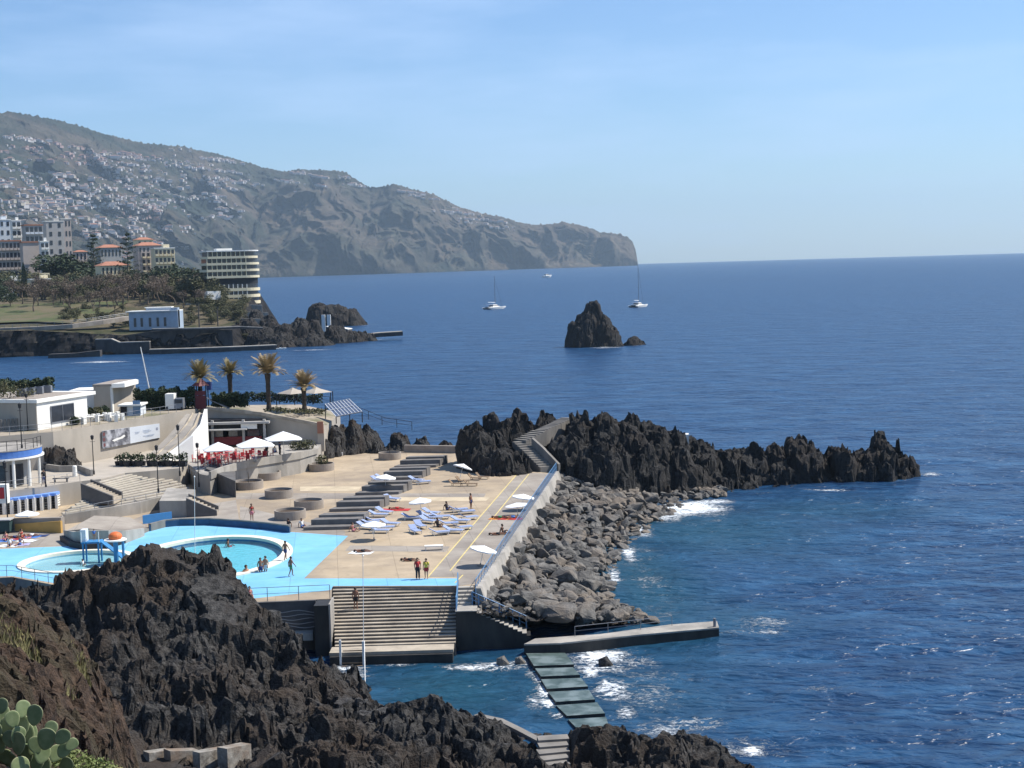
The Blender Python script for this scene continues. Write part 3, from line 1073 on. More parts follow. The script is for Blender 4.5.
# tall pinnacles of the same lava next to the pool rim
pin = [BP(213, 551, 103.3, 17, 2.0, 5), BP(203, 558, 103.3, 18, 2.0, 3), BP(184, 551, 103, 10, 1.6, 2.2), BP(226, 568, 103.2, 12, 1.5, 3), BP(224, 585, 102.8, 18, 1.8, 3.5), BP(160, 562, 103, 16, 1.8, 2.4), BP(232, 592, 102.6, 12, 1.6, 4),
       BP(100, 570, 103, 16, 1.8, 2.2), BP(56, 578, 103, 9, 1.4, 2.2), BP(8, 576, 103, 10, 1.6, 2.4), BP(-8, 566, 103, 14, 1.8, 2.4), BP(352, 667, 100.8, 9, 1.1, 2.6), BP(357, 678, 100.5, 11, 1.2, 3)]
o = rockfield('lava_pinnacles', -42, -8, 98, 108, 0.11, bumps_base(pin, low=-1.0), MAT['lava'], amp=.75, cell=1.35, seed=37, floor=0.3)
setting(o, 'craggy black lava pinnacles in front of the paddling pool')
o.name = 'terrain'

# ================================================================ brown earth bank at lower left
B = []


def cb(px, py, Y):
    v = D(px, py, Y)
    B.append((v.x, v.y, v.z))


for a in [(-60, 585, 62), (-20, 594, 62), (0, 600, 61.5), (20, 605, 61), (40, 614, 60.5), (60, 628, 60), (78, 648, 59.5), (92, 668, 59), (100, 688, 58), (20, 650, 56), (55, 670, 55), (80, 700, 54), (95, 722, 52), (30, 700, 48), (70, 728, 46), (90, 742, 42), (60, 758, 36), (95, 758, 30), (20, 752, 34), (20, 790, 29), (20, 800, 24), (-30, 800, 26), (104, 772, 27), (80, 775, 24), (112, 745, 55), (113, 770, 50), (114, 800, 45), (116, 810, 40), (117, 830, 34), (122, 850, 29), (130, 850, 25)]:
    cb(*a)
for a in [(-20, 66, 13), (-30, 68, 14), (-12.5, 58, 7), (-11, 50, 7), (-8.5, 42, 6), (-6.5, 34, 9), (-5.5, 27, 14), (-4, 22, 17), (-14.5, 63, 6.5), (-10, 64, 4), (-6, 55, 3), (-4, 45, 4), (-30, 50, 19), (-30, 30, 24), (-9, 18, 23)]:
    B.append(a)
_bank = tps(B)
def bank_base(X, Y):
    Z = np.clip(_bank(X, Y), 2, 26)
    xr = (np.interp(Y, [24, 30, 45, 61], [104, 92, 86, 93]) - 512) / FPX * Y
    return Z - np.clip(X - xr, 0, 99) * 2.6 - np.clip(X - xr + 1.2, 0, 1.2) * .5


o = rockfield('earth_bank', -32, -3.5, 17, 68, 0.13, bank_base, MAT['earth'], amp=.75, cell=1.5, seed=41, floor=3.2)
setting(o, 'red brown earth bank with dry grass on its crest')
o.name = 'terrain'
BANK = np.zeros(0)


def bank_z(x, y):
    return float(bank_base(np.array([x]), np.array([y]))[0])


# dry grass on the crest
mb = MB()
for k in range(5500):
    px, py = random.uniform(-30, 86), random.uniform(592, 660)
    Y = random.uniform(54, 63)
    x = D(px, 600, Y).x
    if Y < 57 and random.random() < .6:
        continue
    if fbm(np.array([[x * .35, Y * .35, 0]]), 3, 5)[0] < -0.12:
        continue
    z = bank_z(x, Y)
    h = random.uniform(.10, .30)
    a, l = random.uniform(0, 6.28), random.uniform(0, .2)
    w = .035
    mb.add([(x - w * math.cos(a), Y - w * math.sin(a), z - .1), (x + w * math.cos(a), Y + w * math.sin(a), z - .1), (x + l * math.sin(a), Y + l * math.cos(a), z + h)], [(0, 1, 2)])
MAT['drygrass'] = M('dry_grass', (0.16, 0.15, 0.06), 0.9, c2=(0.28, 0.24, 0.11), sc=1.0)
o = mb.build('grass', MAT['drygrass'])
stuff(o, 'dry yellow green grass on the crest of the brown bank', 'grass')

# ================================================================ breakwater of boulders
WALL = [G(x, y, 3.3) for x, y in [(477, 610), (492, 582), (517, 535), (540, 497), (557, 476)]]
WATER = [G(x, y, 0) for x, y in [(668, 622), (615, 600), (608, 580), (624, 548), (690, 500)]]


def along(P, s):
    k = min(int(s * (len(P) - 1)), len(P) - 2)
    return P[k].lerp(P[k + 1], s * (len(P) - 1) - k)


def bw_point(s, t):
    a, b = along(WALL, s), along(WATER, s)
    p = a.lerp(b, t)
    z = 3.75 * (1 - t) ** 0.85 - 0.35
    return Vector((p.x, p.y, z))


nu, nv = 150, 120
S, T = np.meshgrid(np.linspace(-.0, 1, nu), np.linspace(-.02, 1.06, nv))
P = np.array([tuple(bw_point(float(a), float(min(max(b, 0), 1.0)))) for a, b in zip(S.ravel(), T.ravel())])
P[:, 2] -= 0.55 + 3.0 * np.clip(T.ravel() - 1, 0, 1) * 5
P[:, 2] += .45 * fbm(P * 1.1, 3, 2)
o = grid_mesh('breakwater_core', P, nu, nv, MAT['lava'])
o.name = 'terrain'
setting(o, 'dark rubble under the breakwater boulders')


def boulder_mesh(seed, mat):
    r = np.random.default_rng(seed)
    import bmesh
    bm = bmesh.new()
    pts = r.normal(size=(17, 3))
    pts /= np.linalg.norm(pts, axis=1)[:, None]
    pts *= r.uniform(.78, 1.12, (17, 1))
    pts *= np.array([r.uniform(.5, .62), r.uniform(.36, .5), r.uniform(.27, .38)])
    for p in pts:
        bm.verts.new(p)
    bmesh.ops.convex_hull(bm, input=bm.verts[:])
    for v in [v for v in bm.verts if not v.link_faces]:
        bm.verts.remove(v)
    bmesh.ops.bevel(bm, geom=bm.edges[:], offset=.03, segments=1, affect='EDGES', clamp_overlap=True)
    bmesh.ops.triangulate(bm, faces=bm.faces[:])
    bmesh.ops.subdivide_edges(bm, edges=bm.edges[:], cuts=1)
    co = np.array([v.co[:] for v in bm.verts])
    dn = .035 * fbm(co * 5 + seed, 3, seed) + .02 * fbm(co * 13, 2, seed + 3)
    for v, d in zip(bm.verts, dn):
        v.co += v.co.normalized() * float(d)
    me = bpy.data.meshes.new('boulder')
    bm.to_mesh(me)
    bm.free()
    me.materials.append(mat)
    return me


BM = [boulder_mesh(100 + k, MAT['boulder']) for k in range(12)]
cand = []
r2 = np.random.default_rng(5)
for k in range(6000):
    s, t = r2.uniform(0, 1), r2.uniform(.01, 1.0)
    p = bw_point(s, t)
    sz = r2.choice((r2.uniform(1.1, 2.0), r2.uniform(2.0, 3.3), r2.uniform(1.6, 2.8))) * (1.0 if t < .8 else .75) * (0.78 + .3 * (1 - s))
    if p.y < 116.6 and p.x < 2.2:
        continue
    if all((p - q).length > (sz + z2) * .335 for q, z2, _a, _b in cand):
        cand.append((p, sz, s, t))
cand.sort(key=lambda c: -(c[1] / c[0].y))
print('boulders', len(cand))
rest = MB()
for i, (p, sz, bs, bt) in enumerate(cand):
    rot = (r2.uniform(-.5, .5), r2.uniform(-.5, .5), r2.uniform(0, 6.28))
    if i < 300:
        o = bpy.data.objects.new('boulder', BM[i % 12])
        COL.objects.link(o)
        o.location = p
        o.rotation_euler = rot
        o.scale = (sz,) * 3
        zone = ('jetty end', 'middle', 'headland end')[min(2, int(bs * 3))]
        row = ('against the sea wall', 'halfway down the slope', 'at the waterline')[min(2, int(bt * 3))]
        tag(o, 'grey angular boulder %s, %s of the breakwater' % (row, zone), 'boulder', 'breakwater boulders %s, %s' % (row, zone))
    else:
        m4 = Matrix.Rotation(rot[2], 3, 'Z') @ Matrix.Rotation(rot[0], 3, 'X')
        me = BM[i % 12]
        rest.add([m4 @ v.co * sz + p for v in me.vertices], [tuple(f.vertices) for f in me.polygons])
for k in range(900):
    s, t = r2.uniform(0, 1), r2.uniform(.0, 1.02)
    p = bw_point(s, min(t, 1)) + Vector((0, 0, r2.uniform(-.25, .15)))
    me = BM[k % 12]
    sz = r2.uniform(.35, .8)
    m4 = Matrix.Rotation(r2.uniform(0, 6), 3, 'Z') @ Matrix.Rotation(r2.uniform(-.6, .6), 3, 'X')
    rest.add([m4 @ v.co * sz + p for v in me.vertices], [tuple(f.vertices) for f in me.polygons])
# stones at the foot of the headland
for k in range(260):
    px = r2.uniform(640, 725)
    py = np.interp(px, [640, 725], [497, 494]) + r2.uniform(-14, 3) * (1 if px < 700 else .4)
    p = G(px, py, r2.uniform(0, .5))
    me = BM[k % 12]
    sz = r2.uniform(.5, 1.6)
    m4 = Matrix.Rotation(r2.uniform(0, 6), 3, 'Z') @ Matrix.Rotation(r2.uniform(-.6, .6), 3, 'X')
    rest.add([m4 @ v.co * sz + p for v in me.vertices], [tuple(f.vertices) for f in me.polygons])
o = rest.build('rubble', MAT['boulder'])
stuff(o, 'small loose stones filling the gaps of the breakwater', 'rubble')
# a few separate rocks awash
for px, py, sz, lb in [(607, 663, 1.1, 'small dark rock awash in the surf beside the slab causeway'), (504, 662, 1.0, 'grey rock at the foot of the dark wall under the stairs'), (521, 661, .8, 'little grey stone in the foam next to the top causeway slab')]:
    p = G(px, py, .12)
    o = bpy.data.objects.new('rock', BM[5].copy())
    o.data.materials[0] = MAT['lava'] if sz > 1.05 else MAT['boulder']
    COL.objects.link(o)
    o.location = p
    o.scale = (sz * 1.4, sz, sz * 1.5)
    tag(o, lb, 'rock')
# ================================================================ sun deck and pool terrace
MAT['shaded_blue'] = M('shade_darkened_pool_paint', (.03, .075, .15), .6)  # blue paint darkened to hold the shade on the wall face
MAT['step_edge'] = M('sunlit_step_edge', (.42, .38, .31), .85, c2=(.54, .49, .40), sc=1)  # pale colour paints the sunlit risers of the plaza steps
MAT['shade_dark'] = M('shade_dark_concrete', (.085, .08, .078), .85, c2=(.13, .125, .12), sc=.9)  # dark tone carries the shade on walls turned from the sun
MAT['wet_shade_wall'] = M('shade_black_wet_concrete', (.020, .020, .020), .6, c2=(.05, .047, .043), sc=.9, stretch=(1, 1, .3))  # wet concrete, blackened further to put the faces' shade into the colour
def g2(px, py, z=ZD):
    v = G(px, py, z)
    return (v.x, v.y)


def ring(c, rx, ry, n=64, rot=0.0):
    return [(c[0] + rx * math.cos(a) * math.cos(rot) - ry * math.sin(a) * math.sin(rot), c[1] + rx * math.cos(a) * math.sin(rot) + ry * math.sin(a) * math.cos(rot)) for a in [6.28318 * k / n for k in range(n)]]


PC = g2(208, 557.5)
PRX, PRY = 7.6, 10.6
KC = g2(77, 561.5)
KR = 5.2
pool_in = ring(PC, PRX - .9, PRY - .9)
kid_in = ring(KC, KR - .6, KR - .4)
front = [g2(-110, 585), g2(12, 577), g2(60, 586), g2(110, 594), g2(240, 603), g2(331, 599), g2(332, 586.5), g2(457, 586), g2(470, 586), g2(478, 584)]
backp = [g2(553, 473.5), g2(520, 470), g2(458, 466), g2(455, 452), g2(330, 451), g2(300, 468), g2(240, 478), g2(206, 470), g2(-110, 492)]
outer = front + backp
mb = MB()
mb.sheet([outer, pool_in, kid_in], ZD, 0)
n = len(front)
vs = [(p[0], p[1], -1.5) for p in front] + [(p[0], p[1], ZD) for p in front]
mb.add(vs, [(i, i + 1, n + i + 1, n + i) for i in range(n - 1)], 1)
deck = mb.build('sun_deck', [MAT['deck'], MAT['concrete_dark']])
setting(deck, 'tan concrete sun deck along the sea')

blue = [g2(348, 536), g2(304, 578.5), g2(457, 578.5), g2(457, 585.6), g2(333, 586), g2(331, 590), g2(240, 600), g2(110, 592), g2(60, 584), g2(12, 576), g2(-110, 580), g2(-110, 550), g2(0, 549), g2(60, 546.5), g2(112, 544), g2(132, 529), g2(180, 524), g2(240, 526), g2(290, 532)]
o = MB().sheet([blue, ring(PC, PRX - .05, PRY - .05), ring(KC, KR - .05, KR + .0)], ZD + .006).build('pool_terrace', MAT['blue_paint'])
setting(o, 'pale blue painted paving round the pools')
sheets = [
    ('deck_walkway', [g2(428, 577), g2(520, 472), g2(553, 474), g2(474, 584), g2(458, 586), g2(458, 577)], 'deck_grey', .004),
    ('deck_band', [g2(236, 499), g2(236, 493), g2(486, 493.5), g2(483, 499)], 'deck_grey', .005),
    ('deck_band', [g2(300, 491), g2(300, 486.5), g2(362, 486.5), g2(358, 491)], 'deck_pale', .006),
    ('deck_band', [g2(396, 501), g2(400, 497), g2(490, 497.2), g2(486, 501)], 'deck_pale', .009),
    ('deck_band', [g2(345, 551), g2(350, 545.5), g2(450, 546.5), g2(446, 552)], 'deck_grey', .006),
    ('deck_band', [g2(240, 518), g2(240, 506), g2(345, 531), g2(345, 535.5), g2(290, 531), g2(250, 525)], 'deck_grey', .0055),
    ('deck_band', [g2(-110, 549), g2(-110, 528), g2(20, 524), g2(66, 530), g2(112, 543), g2(60, 546)], 'deck_grey', .007),
    ('deck_band', [g2(128, 521.5), g2(150, 513), g2(236, 500), g2(240, 526), g2(180, 523.5)], 'deck_grey', .004),
]
for nm, pl, mt, dz in sheets:
    setting(MB().sheet([pl], ZD + dz).build(nm, MAT[mt]))
for a, b in (((428, 577), (518, 473)), ((450, 571), (529, 474)), ((455, 583), (463, 575))):
    p, q = G(*a), G(*b)
    o = MB().bar((p.x, p.y, ZD + .014), (q.x, q.y, ZD + .014), .12, .004).build('yellow_line', MAT['yellow'])
    setting(o)

# ---------------------------------------------------------------- pools
def pool(name, label, c, rx, ry, rimw, depth, basin, wall, wz, water):
    t = thing(name, label, 'pool', (c[0], c[1], ZD))
    N = 72
    mb = MB()
    a, b = ring((0, 0), rx, ry, N), ring((0, 0), rx - rimw, ry - rimw, N)
    A0 = [(*p, .0) for p in a]
    A1 = [(*p, .12) for p in a]
    B1 = [(*p, .12) for p in b]
    B0 = [(*p, -.14) for p in b]
    for P1, P2 in ((A0, A1), (A1, B1), (B1, B0)):
        mb.strip(P1 + [P1[0]], P2 + [P2[0]])
    mb.build('rim', MAT['rim'], t)
    mb = MB()
    B2 = [(*p, -depth) for p in b]
    B0b = [(*p, -.14) for p in b]
    mb.strip(B0b + [B0b[0]], B2 + [B2[0]])
    mb.build('inner_wall', MAT[wall], t)
    mb = MB().sheet([b], -depth)
    mb.build('basin_floor', MAT[basin], t)
    mb = MB().sheet([ring((0, 0), rx - rimw + .005, ry - rimw + .005, N)], wz)
    mb.build('water', water, t)
    return t


def pool_water(tint):
    m = bpy.data.materials.new('pool_water')
    m.use_nodes = True
    nt = m.node_tree
    nt.nodes.remove(nt.nodes['Principled BSDF'])
    tr = _n(nt, 'ShaderNodeBsdfTransparent', Color=(*tint, 1))
    gl = _n(nt, 'ShaderNodeBsdfGlossy', Roughness=.08)
    fr = _n(nt, 'ShaderNodeFresnel', IOR=1.33)
    g = nt.nodes.new('ShaderNodeNewGeometry')
    nz = _n(nt, 'ShaderNodeTexNoise', Scale=2.2, Detail=3)
    bp = nt.nodes.new('ShaderNodeBump')
    bp.inputs['Distance'].default_value = .05
    mx = nt.nodes.new('ShaderNodeMixShader')
    nt.links.new(g.outputs['Position'], nz.inputs['Vector'])
    nt.links.new(nz.outputs['Fac'], bp.inputs['Height'])
    nt.links.new(bp.outputs['Normal'], gl.inputs['Normal'])
    nt.links.new(bp.outputs['Normal'], fr.inputs['Normal'])
    nt.links.new(fr.outputs[0], mx.inputs[0])
    nt.links.new(tr.outputs[0], mx.inputs[1])
    nt.links.new(gl.outputs[0], mx.inputs[2])
    nt.links.new(mx.outputs[0], nt.nodes['Material Output'].inputs['Surface'])
    return m


PW = pool_water((.80, .96, .98))
pool('swimming_pool', 'large oval paddling pool with turquoise water and a cream rim', PC, PRX, PRY, .95, .55, 'basin', 'blue_deep', -.22, PW)
pool('swimming_pool', 'small round children pool with pale shallow water and a wide white rim', KC, KR, KR + .1, .65, .3, 'basin_pale', 'blue_paint', -.16, PW)

# low curved wall with a dark blue face behind the oval pool
t = thing('curved_wall', 'low curved wall with a blue inner face behind the oval pool', 'wall', G(220, 525))
pts = [g2(150, 531), g2(165, 527), g2(180, 525.5), g2(210, 525), g2(240, 527), g2(268, 529.5), g2(290, 532.5)]
MB().wall(pts, ZD, ZD + .75, .35).wpart('wall_body', MAT['concrete_dark'], t)
MB().wall([(p[0], p[1] - .2) for p in pts], ZD, ZD + .62, .06).wpart('painted_face', MAT['shaded_blue'], t)
# front edge wall of the terrace with its railing
def railing(name, label, pts, h=1.0, step=1.6, mat='rail_grey', r=.022, rails=(1.0, .55), cat='railing', group=None):
    pts = [Vector(p) for p in pts]
    t = thing(name, label, cat, pts[0], group=group)
    seg = [(pts[i + 1] - pts[i]).length for i in range(len(pts) - 1)]
    tot = sum(seg)
    n = min(100, max(1, int(round(tot / step))))
    for k in range(n + 1):
        s = tot * k / n
        i = 0
        while i < len(seg) - 1 and s > seg[i]:
            s -= seg[i]
            i += 1
        p = pts[i].lerp(pts[i + 1], min(1, s / seg[i]))
        MB().cyl(p, p + Vector((0, 0, h)), r * 1.3, n=6).wpart('post', MAT[mat], t)
    for q in rails:
        nm = 'handrail' if q == rails[0] else 'rail'
        MB().tube([p + Vector((0, 0, h * q)) for p in pts], r * (1.1 if q == rails[0] else .8), 6).wpart(nm, MAT[mat], t)
    return t


railing('railing', 'thin grey railing along the front edge of the blue pool terrace', [G(110, 593), G(240, 602.5), G(330, 598.5)], 1.1, 2.4)
railing('railing', 'thin railing on the wall in front of the round children pool', [G(-60, 579), G(12, 576.6), G(60, 585.5), G(108, 593)], 1.0, 1.9)
# front wall pieces below the terrace
t = thing('terrace_wall', 'dark concrete wall with painted waves below the front of the pool terrace', 'wall', G(285, 601.5, 1.2))
a, b, c = G(236, 604, ZD), G(330, 600, ZD), G(316, 600.6, ZD)
MB().wall([(a.x, a.y - .15), (c.x, c.y - .15)], 1.8, ZD + .10, .3).wpart('wall_panel', MAT['shade_dark'], t)
mb = MB()
for k in range(5):
    zz = 2.25 + k * .3
    mb.tube([(a.x + (c.x - a.x) * s, a.y - .31 + (c.y - a.y) * s, zz + .10 * math.sin(s * 13 + k) - s * .25) for s in [j / 14 for j in range(15)]], .03, 5)
mb.wpart('painted_waves', MAT['greywall'], t)
MB().wall([(a.x + 1, a.y - .8), (c.x - .2, c.y - .8)], 1.2, 1.75, 1.3).wpart('ledge', MAT['concrete'], t)
p0, p1 = G(316.5, 600.6), G(331, 600)
t2 = thing('concrete_pier', 'dark square concrete pier at the left end of the seating steps', 'pier', (p0.x, p0.y, 0))
MB().box(((p0.x + p1.x) / 2, p0.y - .6, 1.7), (p1.x - p0.x, 2.2, 4.55)).wpart('pier_body', MAT['wet_shade_wall'], t2)
MB().box((p1.x + .08, p1.y - .6, 1.7), (.14, 2.4, 4.75)).wpart('pale_edge', MAT['concrete'], t2)
# blue lower terrace beneath the children pool
o = MB().prism([g2(22, 588, 3), g2(40, 588, 3), g2(40, 612, 3), g2(22, 612, 3)], 1, 3.0).build('lower_terrace', MAT['blue_paint'])
setting(o, 'lower blue ledge seen between the rocks')

# ---------------------------------------------------------------- seating steps facing the cove
A, Bq = G(332.5, 587, ZD), G(457, 586.5, ZD)
t = thing('seating_steps', 'wide flight of pale concrete seating steps falling from the deck to the cove', 'steps', (A.x, A.y - 8, 0.9))
NS, RUN, DROP = 17, 7.2, 3.05
mb = MB()
tl = MB()
for k in range(NS):
    y1 = A.y - RUN * k / NS
    y0 = A.y - RUN * (k + 1) / NS
    zt = ZD - DROP * (k + 1) / NS
    xl = A.x * (y0 / A.y) * 1.0
    xr = Bq.x + .0
    mb.box(((xl + xr) / 2, (y0 + y1) / 2 + .15, zt - .9 + .38), (xr - xl, y1 - y0 + .3, 1.04))
    tl.box(((xl + xr) / 2, (y0 + y1) / 2, zt - .05 + .025), (xr - xl, y1 - y0 + .05, .07))
mb.wpart('step_core', MAT['shade_dark'], t)  # riser shade put into the core colour
tl.wpart('treads', MAT['step_light'], t)
yb = A.y - RUN
MB().box(((A.x * .94 + Bq.x) / 2 - .15, yb - 1.0, .78), (Bq.x - A.x * .94 + .1, 1.7, .24)).wpart('base_ledge', MAT['step_light'], t)
MB().box(((A.x * .94 + Bq.x) / 2 - .15, yb - .9, -.4), (Bq.x - A.x * .94 + .0, 2.6, 2.1)).wpart('dark_footing', MAT['wet_shade_wall'], t)  # dark face under the pale base ledge
STEP = (A, Bq, yb)

# bathing ladder with white posts
p = D(341, 668, 110.0)
q = D(364, 668, 110.0)
t = thing('bathing_ladder', 'bathing ladder with tall white posts in front of the seating steps', 'ladder', (p.x, p.y, 0))
for v, zt in ((p, D(341, 640, 110.0).z), (q, D(364, 641, 110.0).z)):
    MB().box((v.x, v.y, zt / 2 - .3), (.16, .16, zt + .6)).wpart('post', MAT['rail_white'], t)
for k in range(5):
    MB().box(((p.x + q.x) / 2, p.y + .5 - .25 * k + .3, .85 - .22 * k), (q.x - p.x - .16, .28, .10)).wpart('rung', MAT['wood'], t)
a, b = D(364.3, 641, 109.9), D(365.5, 702, 100)
MB().tube([a, a.lerp(b, .5) + Vector((0, 0, -.05)), b], .03, 6).wpart('handrail', MAT['rail_white'], t)

# ---------------------------------------------------------------- right corner: landing, steps down, dark wall
LZ = 3.05
f0, f1 = G(448, 612, LZ), G(472.5, 611, LZ)
e1 = G(527, 640, 1.0)
yf = f0.y
t = thing('stair_block', 'dark concrete block carrying the stairs from the deck down to the jetty', 'stairs', (f1.x, yf, 0))
prof = [(Bq.x + .02, -1.5), (e1.x + .3, -1.5), (e1.x + .3, 1.0)]
NSt = 12
for k in range(NSt):
    xx = e1.x - (e1.x - f1.x) * (k + 0) / NSt
    prof += [(xx, 1.0 + (LZ - 1.0) * k / NSt), (xx, 1.0 + (LZ - 1.0) * (k + 1) / NSt)]
prof += [(f1.x, LZ), (Bq.x + .02, LZ)]
dep = 2.0
n = len(prof)
vs = [(x, yf, z) for x, z in prof] + [(x, yf + dep, z) for x, z in prof]
mb = MB()
tr = tessellate_polygon([[Vector((x, z, 0)) for x, z in prof]])
fs = [(i, n + i, n + (i + 1) % n, (i + 1) % n) for i in range(n)]
for tt in tr:
    a_, b_, c_ = (prof[k] for k in tt)
    cr = (b_[0] - a_[0]) * (c_[1] - a_[1]) - (b_[1] - a_[1]) * (c_[0] - a_[0])
    tt = tuple(tt) if cr > 0 else tuple(tt)[::-1]
    fs += [tt, tuple(i + n for i in tt[::-1])]
mb.add(vs, fs)
mb.wpart('stair_body', MAT['wet_shade_wall'], t)
mb = MB()
for k in range(NSt):
    xx = e1.x - (e1.x - f1.x) * (k + .5) / NSt
    mb.box((xx, yf + dep / 2 - .02, 1.0 + (LZ - 1.0) * (k + 1) / NSt + .02), ((e1.x - f1.x) / NSt, dep + .1, .05))
mb.box(((Bq.x + f1.x) / 2, yf + dep / 2 - .02, LZ + .03), (f1.x - Bq.x, dep + .1, .07))
mb.wpart('stair_treads', MAT['concrete'], t)
# flight between deck and landing
t2 = thing('deck_stairs', 'short flight of pale steps with blue rails at the near right deck corner', 'stairs', (Bq.x, yf + dep, LZ))
mb = MB()
y1 = G(465, 586).y
ns = 5
for k in range(ns):
    ya = yf + dep + (y1 - yf - dep) * k / ns
    yb_ = yf + dep + (y1 - yf - dep) * (k + 1) / ns
    zt = LZ + (ZD - LZ) * (k + 1) / ns
    mb.box(((Bq.x + f1.x) / 2, (ya + yb_) / 2, zt / 2 - .5), (f1.x - Bq.x - .02, yb_ - ya, zt + 1.0))
mb.wpart('flight', MAT['concrete'], t2)
railing('railing', 'blue rail on the left side of the short deck stairs', [(Bq.x + .08, y1 + .3, ZD), (Bq.x + .08, yf + dep, LZ + .05), (Bq.x + .08, yf + .1, LZ + .05)], 1.05, .75, 'rail_blue', .035)
railing('railing', 'blue rail along the sloping stairs down to the jetty', [(f1.x - .05, yf + dep, LZ + .05), (f1.x + .1, yf + dep - .1, LZ), (e1.x, yf + dep - .1, 1.05)], 1.05, .6, 'rail_blue', .04, (1.0, .7, .4))

# seawall and its railing on the sea side of the deck
w0, w1 = G(474, 607, ZD - .6), G(556.5, 474.5, ZD)
w0 = Vector((f1.x + .35, yf + dep, 0))
t = thing('sea_wall', 'long pale concrete parapet on the sea side of the deck', 'wall', (w0.x, w0.y, 0))
dv = Vector((w1.x - w0.x, w1.y - w0.y)).normalized()
nr = Vector((dv.y, -dv.x))
mb = MB()
sec = [(-.18, -1.0), (.95, -1.0), (.85, 2.6), (.30, ZD + .42), (-.18, ZD + .42)]
vs = []
for w in (w0, w1):
    vs += [(w.x + nr.x * u, w.y + nr.y * u, z) for u, z in sec]
mb.add(vs, [(0, 1, 2, 3, 4), (9, 8, 7, 6, 5)] + [(i, 5 + i, 5 + (i + 1) % 5, (i + 1) % 5) for i in range(5)])
mb.wpart('parapet', MAT['concrete'], t)
railing('railing', 'long blue grey railing along the sea side of the deck', [(w0.x - .1, w0.y - .1, ZD + .1), (w0.x + (w1.x - w0.x) * .5, w0.y + (w1.y - w0.y) * .5, ZD + .42), (w1.x, w1.y, ZD + .42)], 1.05, .8, 'rail_blue', .024, (1.0, .5))

# ---------------------------------------------------------------- jetty and slab causeway
t = thing('jetty', 'low concrete jetty running out to sea from the foot of the stairs', 'jetty', G(620, 634, 1))
j = [G(524, 644, .82), G(560, 643, .82), G(640, 634.5, .82), G(719, 627.5, .82), G(717, 621, .82), G(670, 624.5, .82), G(600, 634, .82), G(535, 638.5, .82)]
MB().prism([(p.x, p.y) for p in j], -1.5, .70).wpart('jetty_wall', MAT['wet_shade_wall'], t)
MB().prism([(p.x, p.y) for p in j], .702, .82).wpart('jetty_top', MAT['concrete'], t)
e = j[3]
MB().cyl((e.x - .3, e.y + .3, .8), (e.x - .3, e.y + .3, 1.5), .12, n=8).wpart('bollard', MAT['rail_grey'], t)
railing('railing', 'thin low rail on the outer edge of the jetty', [G(575, 636.5, .82), G(640, 629.5, .82), G(672, 625.5, .82)], .8, 2.4, 'rail_grey', .02)
MAT['slab'] = M('algae_green_concrete', (0.038, 0.060, 0.048), 0.45, c2=(0.09, 0.125, 0.11), sc=2.2, c3=(0.16, 0.20, 0.19), sc3=.7, spec=.6)
sl = [((526, 653), (565, 652.5), (574, 665), (534, 666.5)), ((535, 668), (573, 667), (580, 675.5), (541, 677)), ((541, 679), (581, 677.5), (588, 687), (547, 689.5)), ((548, 691.5), (589, 689.5), (595, 700), (556, 702.5)), ((556, 705), (597, 702), (605, 714), (567, 716.5)), ((568, 719), (606, 716.5), (609, 727), (576, 728))]
names = ['topmost slab of the sea causeway, brownest and next to the stair wall', 'second slab of the sea causeway below the stair wall', 'third slab of the sea causeway counted from the stair wall', 'slab of the sea causeway ringed by white foam on its left', 'slab of the sea causeway with surf against its right side', 'last slab of the sea causeway beside the near lava shore']
for k, (q, lb) in enumerate(zip(sl, names)):
    zt = .25 - .02 * k
    poly = [G(x, y, zt) for x, y in q]
    zs = [zt - .02, zt - .02, zt + .05, zt + .05]
    mb = MB().prism([(p.x, p.y) for p in poly], -1.2, zs, 1, 0)
    o = mb.build('causeway_slab', [MAT['slab'], MAT['wet_shade_wall']])
    tag(o, lb, 'concrete slab', 'slabs of the sea causeway')

# near shore: kerb path, steps, broken block wall
t = thing('shore_steps', 'small concrete steps cut into the near lava shore', 'steps', D(555, 752, 87.5))
mb = MB()
for k in range(5):
    a = D(553, 738 + 6.5 * k, 89 - .8 * k)
    mb.box((a.x, a.y, a.z - .25), (1.9 - .1 * (k % 2), .9, .6), .1 + .05 * k)
mb.wpart('treads', MAT['concrete_dark'], t)
pts = [D(476, 715, 95.5), D(500, 722, 94), D(520, 730, 92.5), D(543, 744, 90.5)]
o = MB().wall([(p.x, p.y) for p in pts], [p.z - 1.4 for p in pts], [p.z + .05 + .12 * (i % 2) for i, p in enumerate(pts)], .5).build('path_kerb', MAT['concrete_dark'])
tag(o, 'pale concrete kerb slanting down the near shore to the small steps', 'kerb')
MAT['old_block'] = M('crumbling_block_concrete', (.13, .118, .10), .9, c2=(.36, .335, .29), sc=2.2, bump=.5, bsc=6, c3=(.20, .15, .11), sc3=.6)
t = thing('block_wall', 'broken low concrete block wall on the near lava shore', 'wall', D(195, 756, 79))
for k, (x0, x1, y0, y1, h) in enumerate([(146, 168, 752, 749, 1.2), (167, 196, 750, 749, 1.05), (196, 224, 752, 747, 1.1), (222, 246, 748, 743, 1.3)]):
    a, b = D(x0, y0, 79.5), D(x1, y1, 80.5 + k * .3)
    MB().wall([(a.x, a.y), (b.x, b.y)], min(a.z, b.z) - h, [a.z, b.z], .6 + .1 * (k % 2)).wpart('block', MAT['old_block'], t)

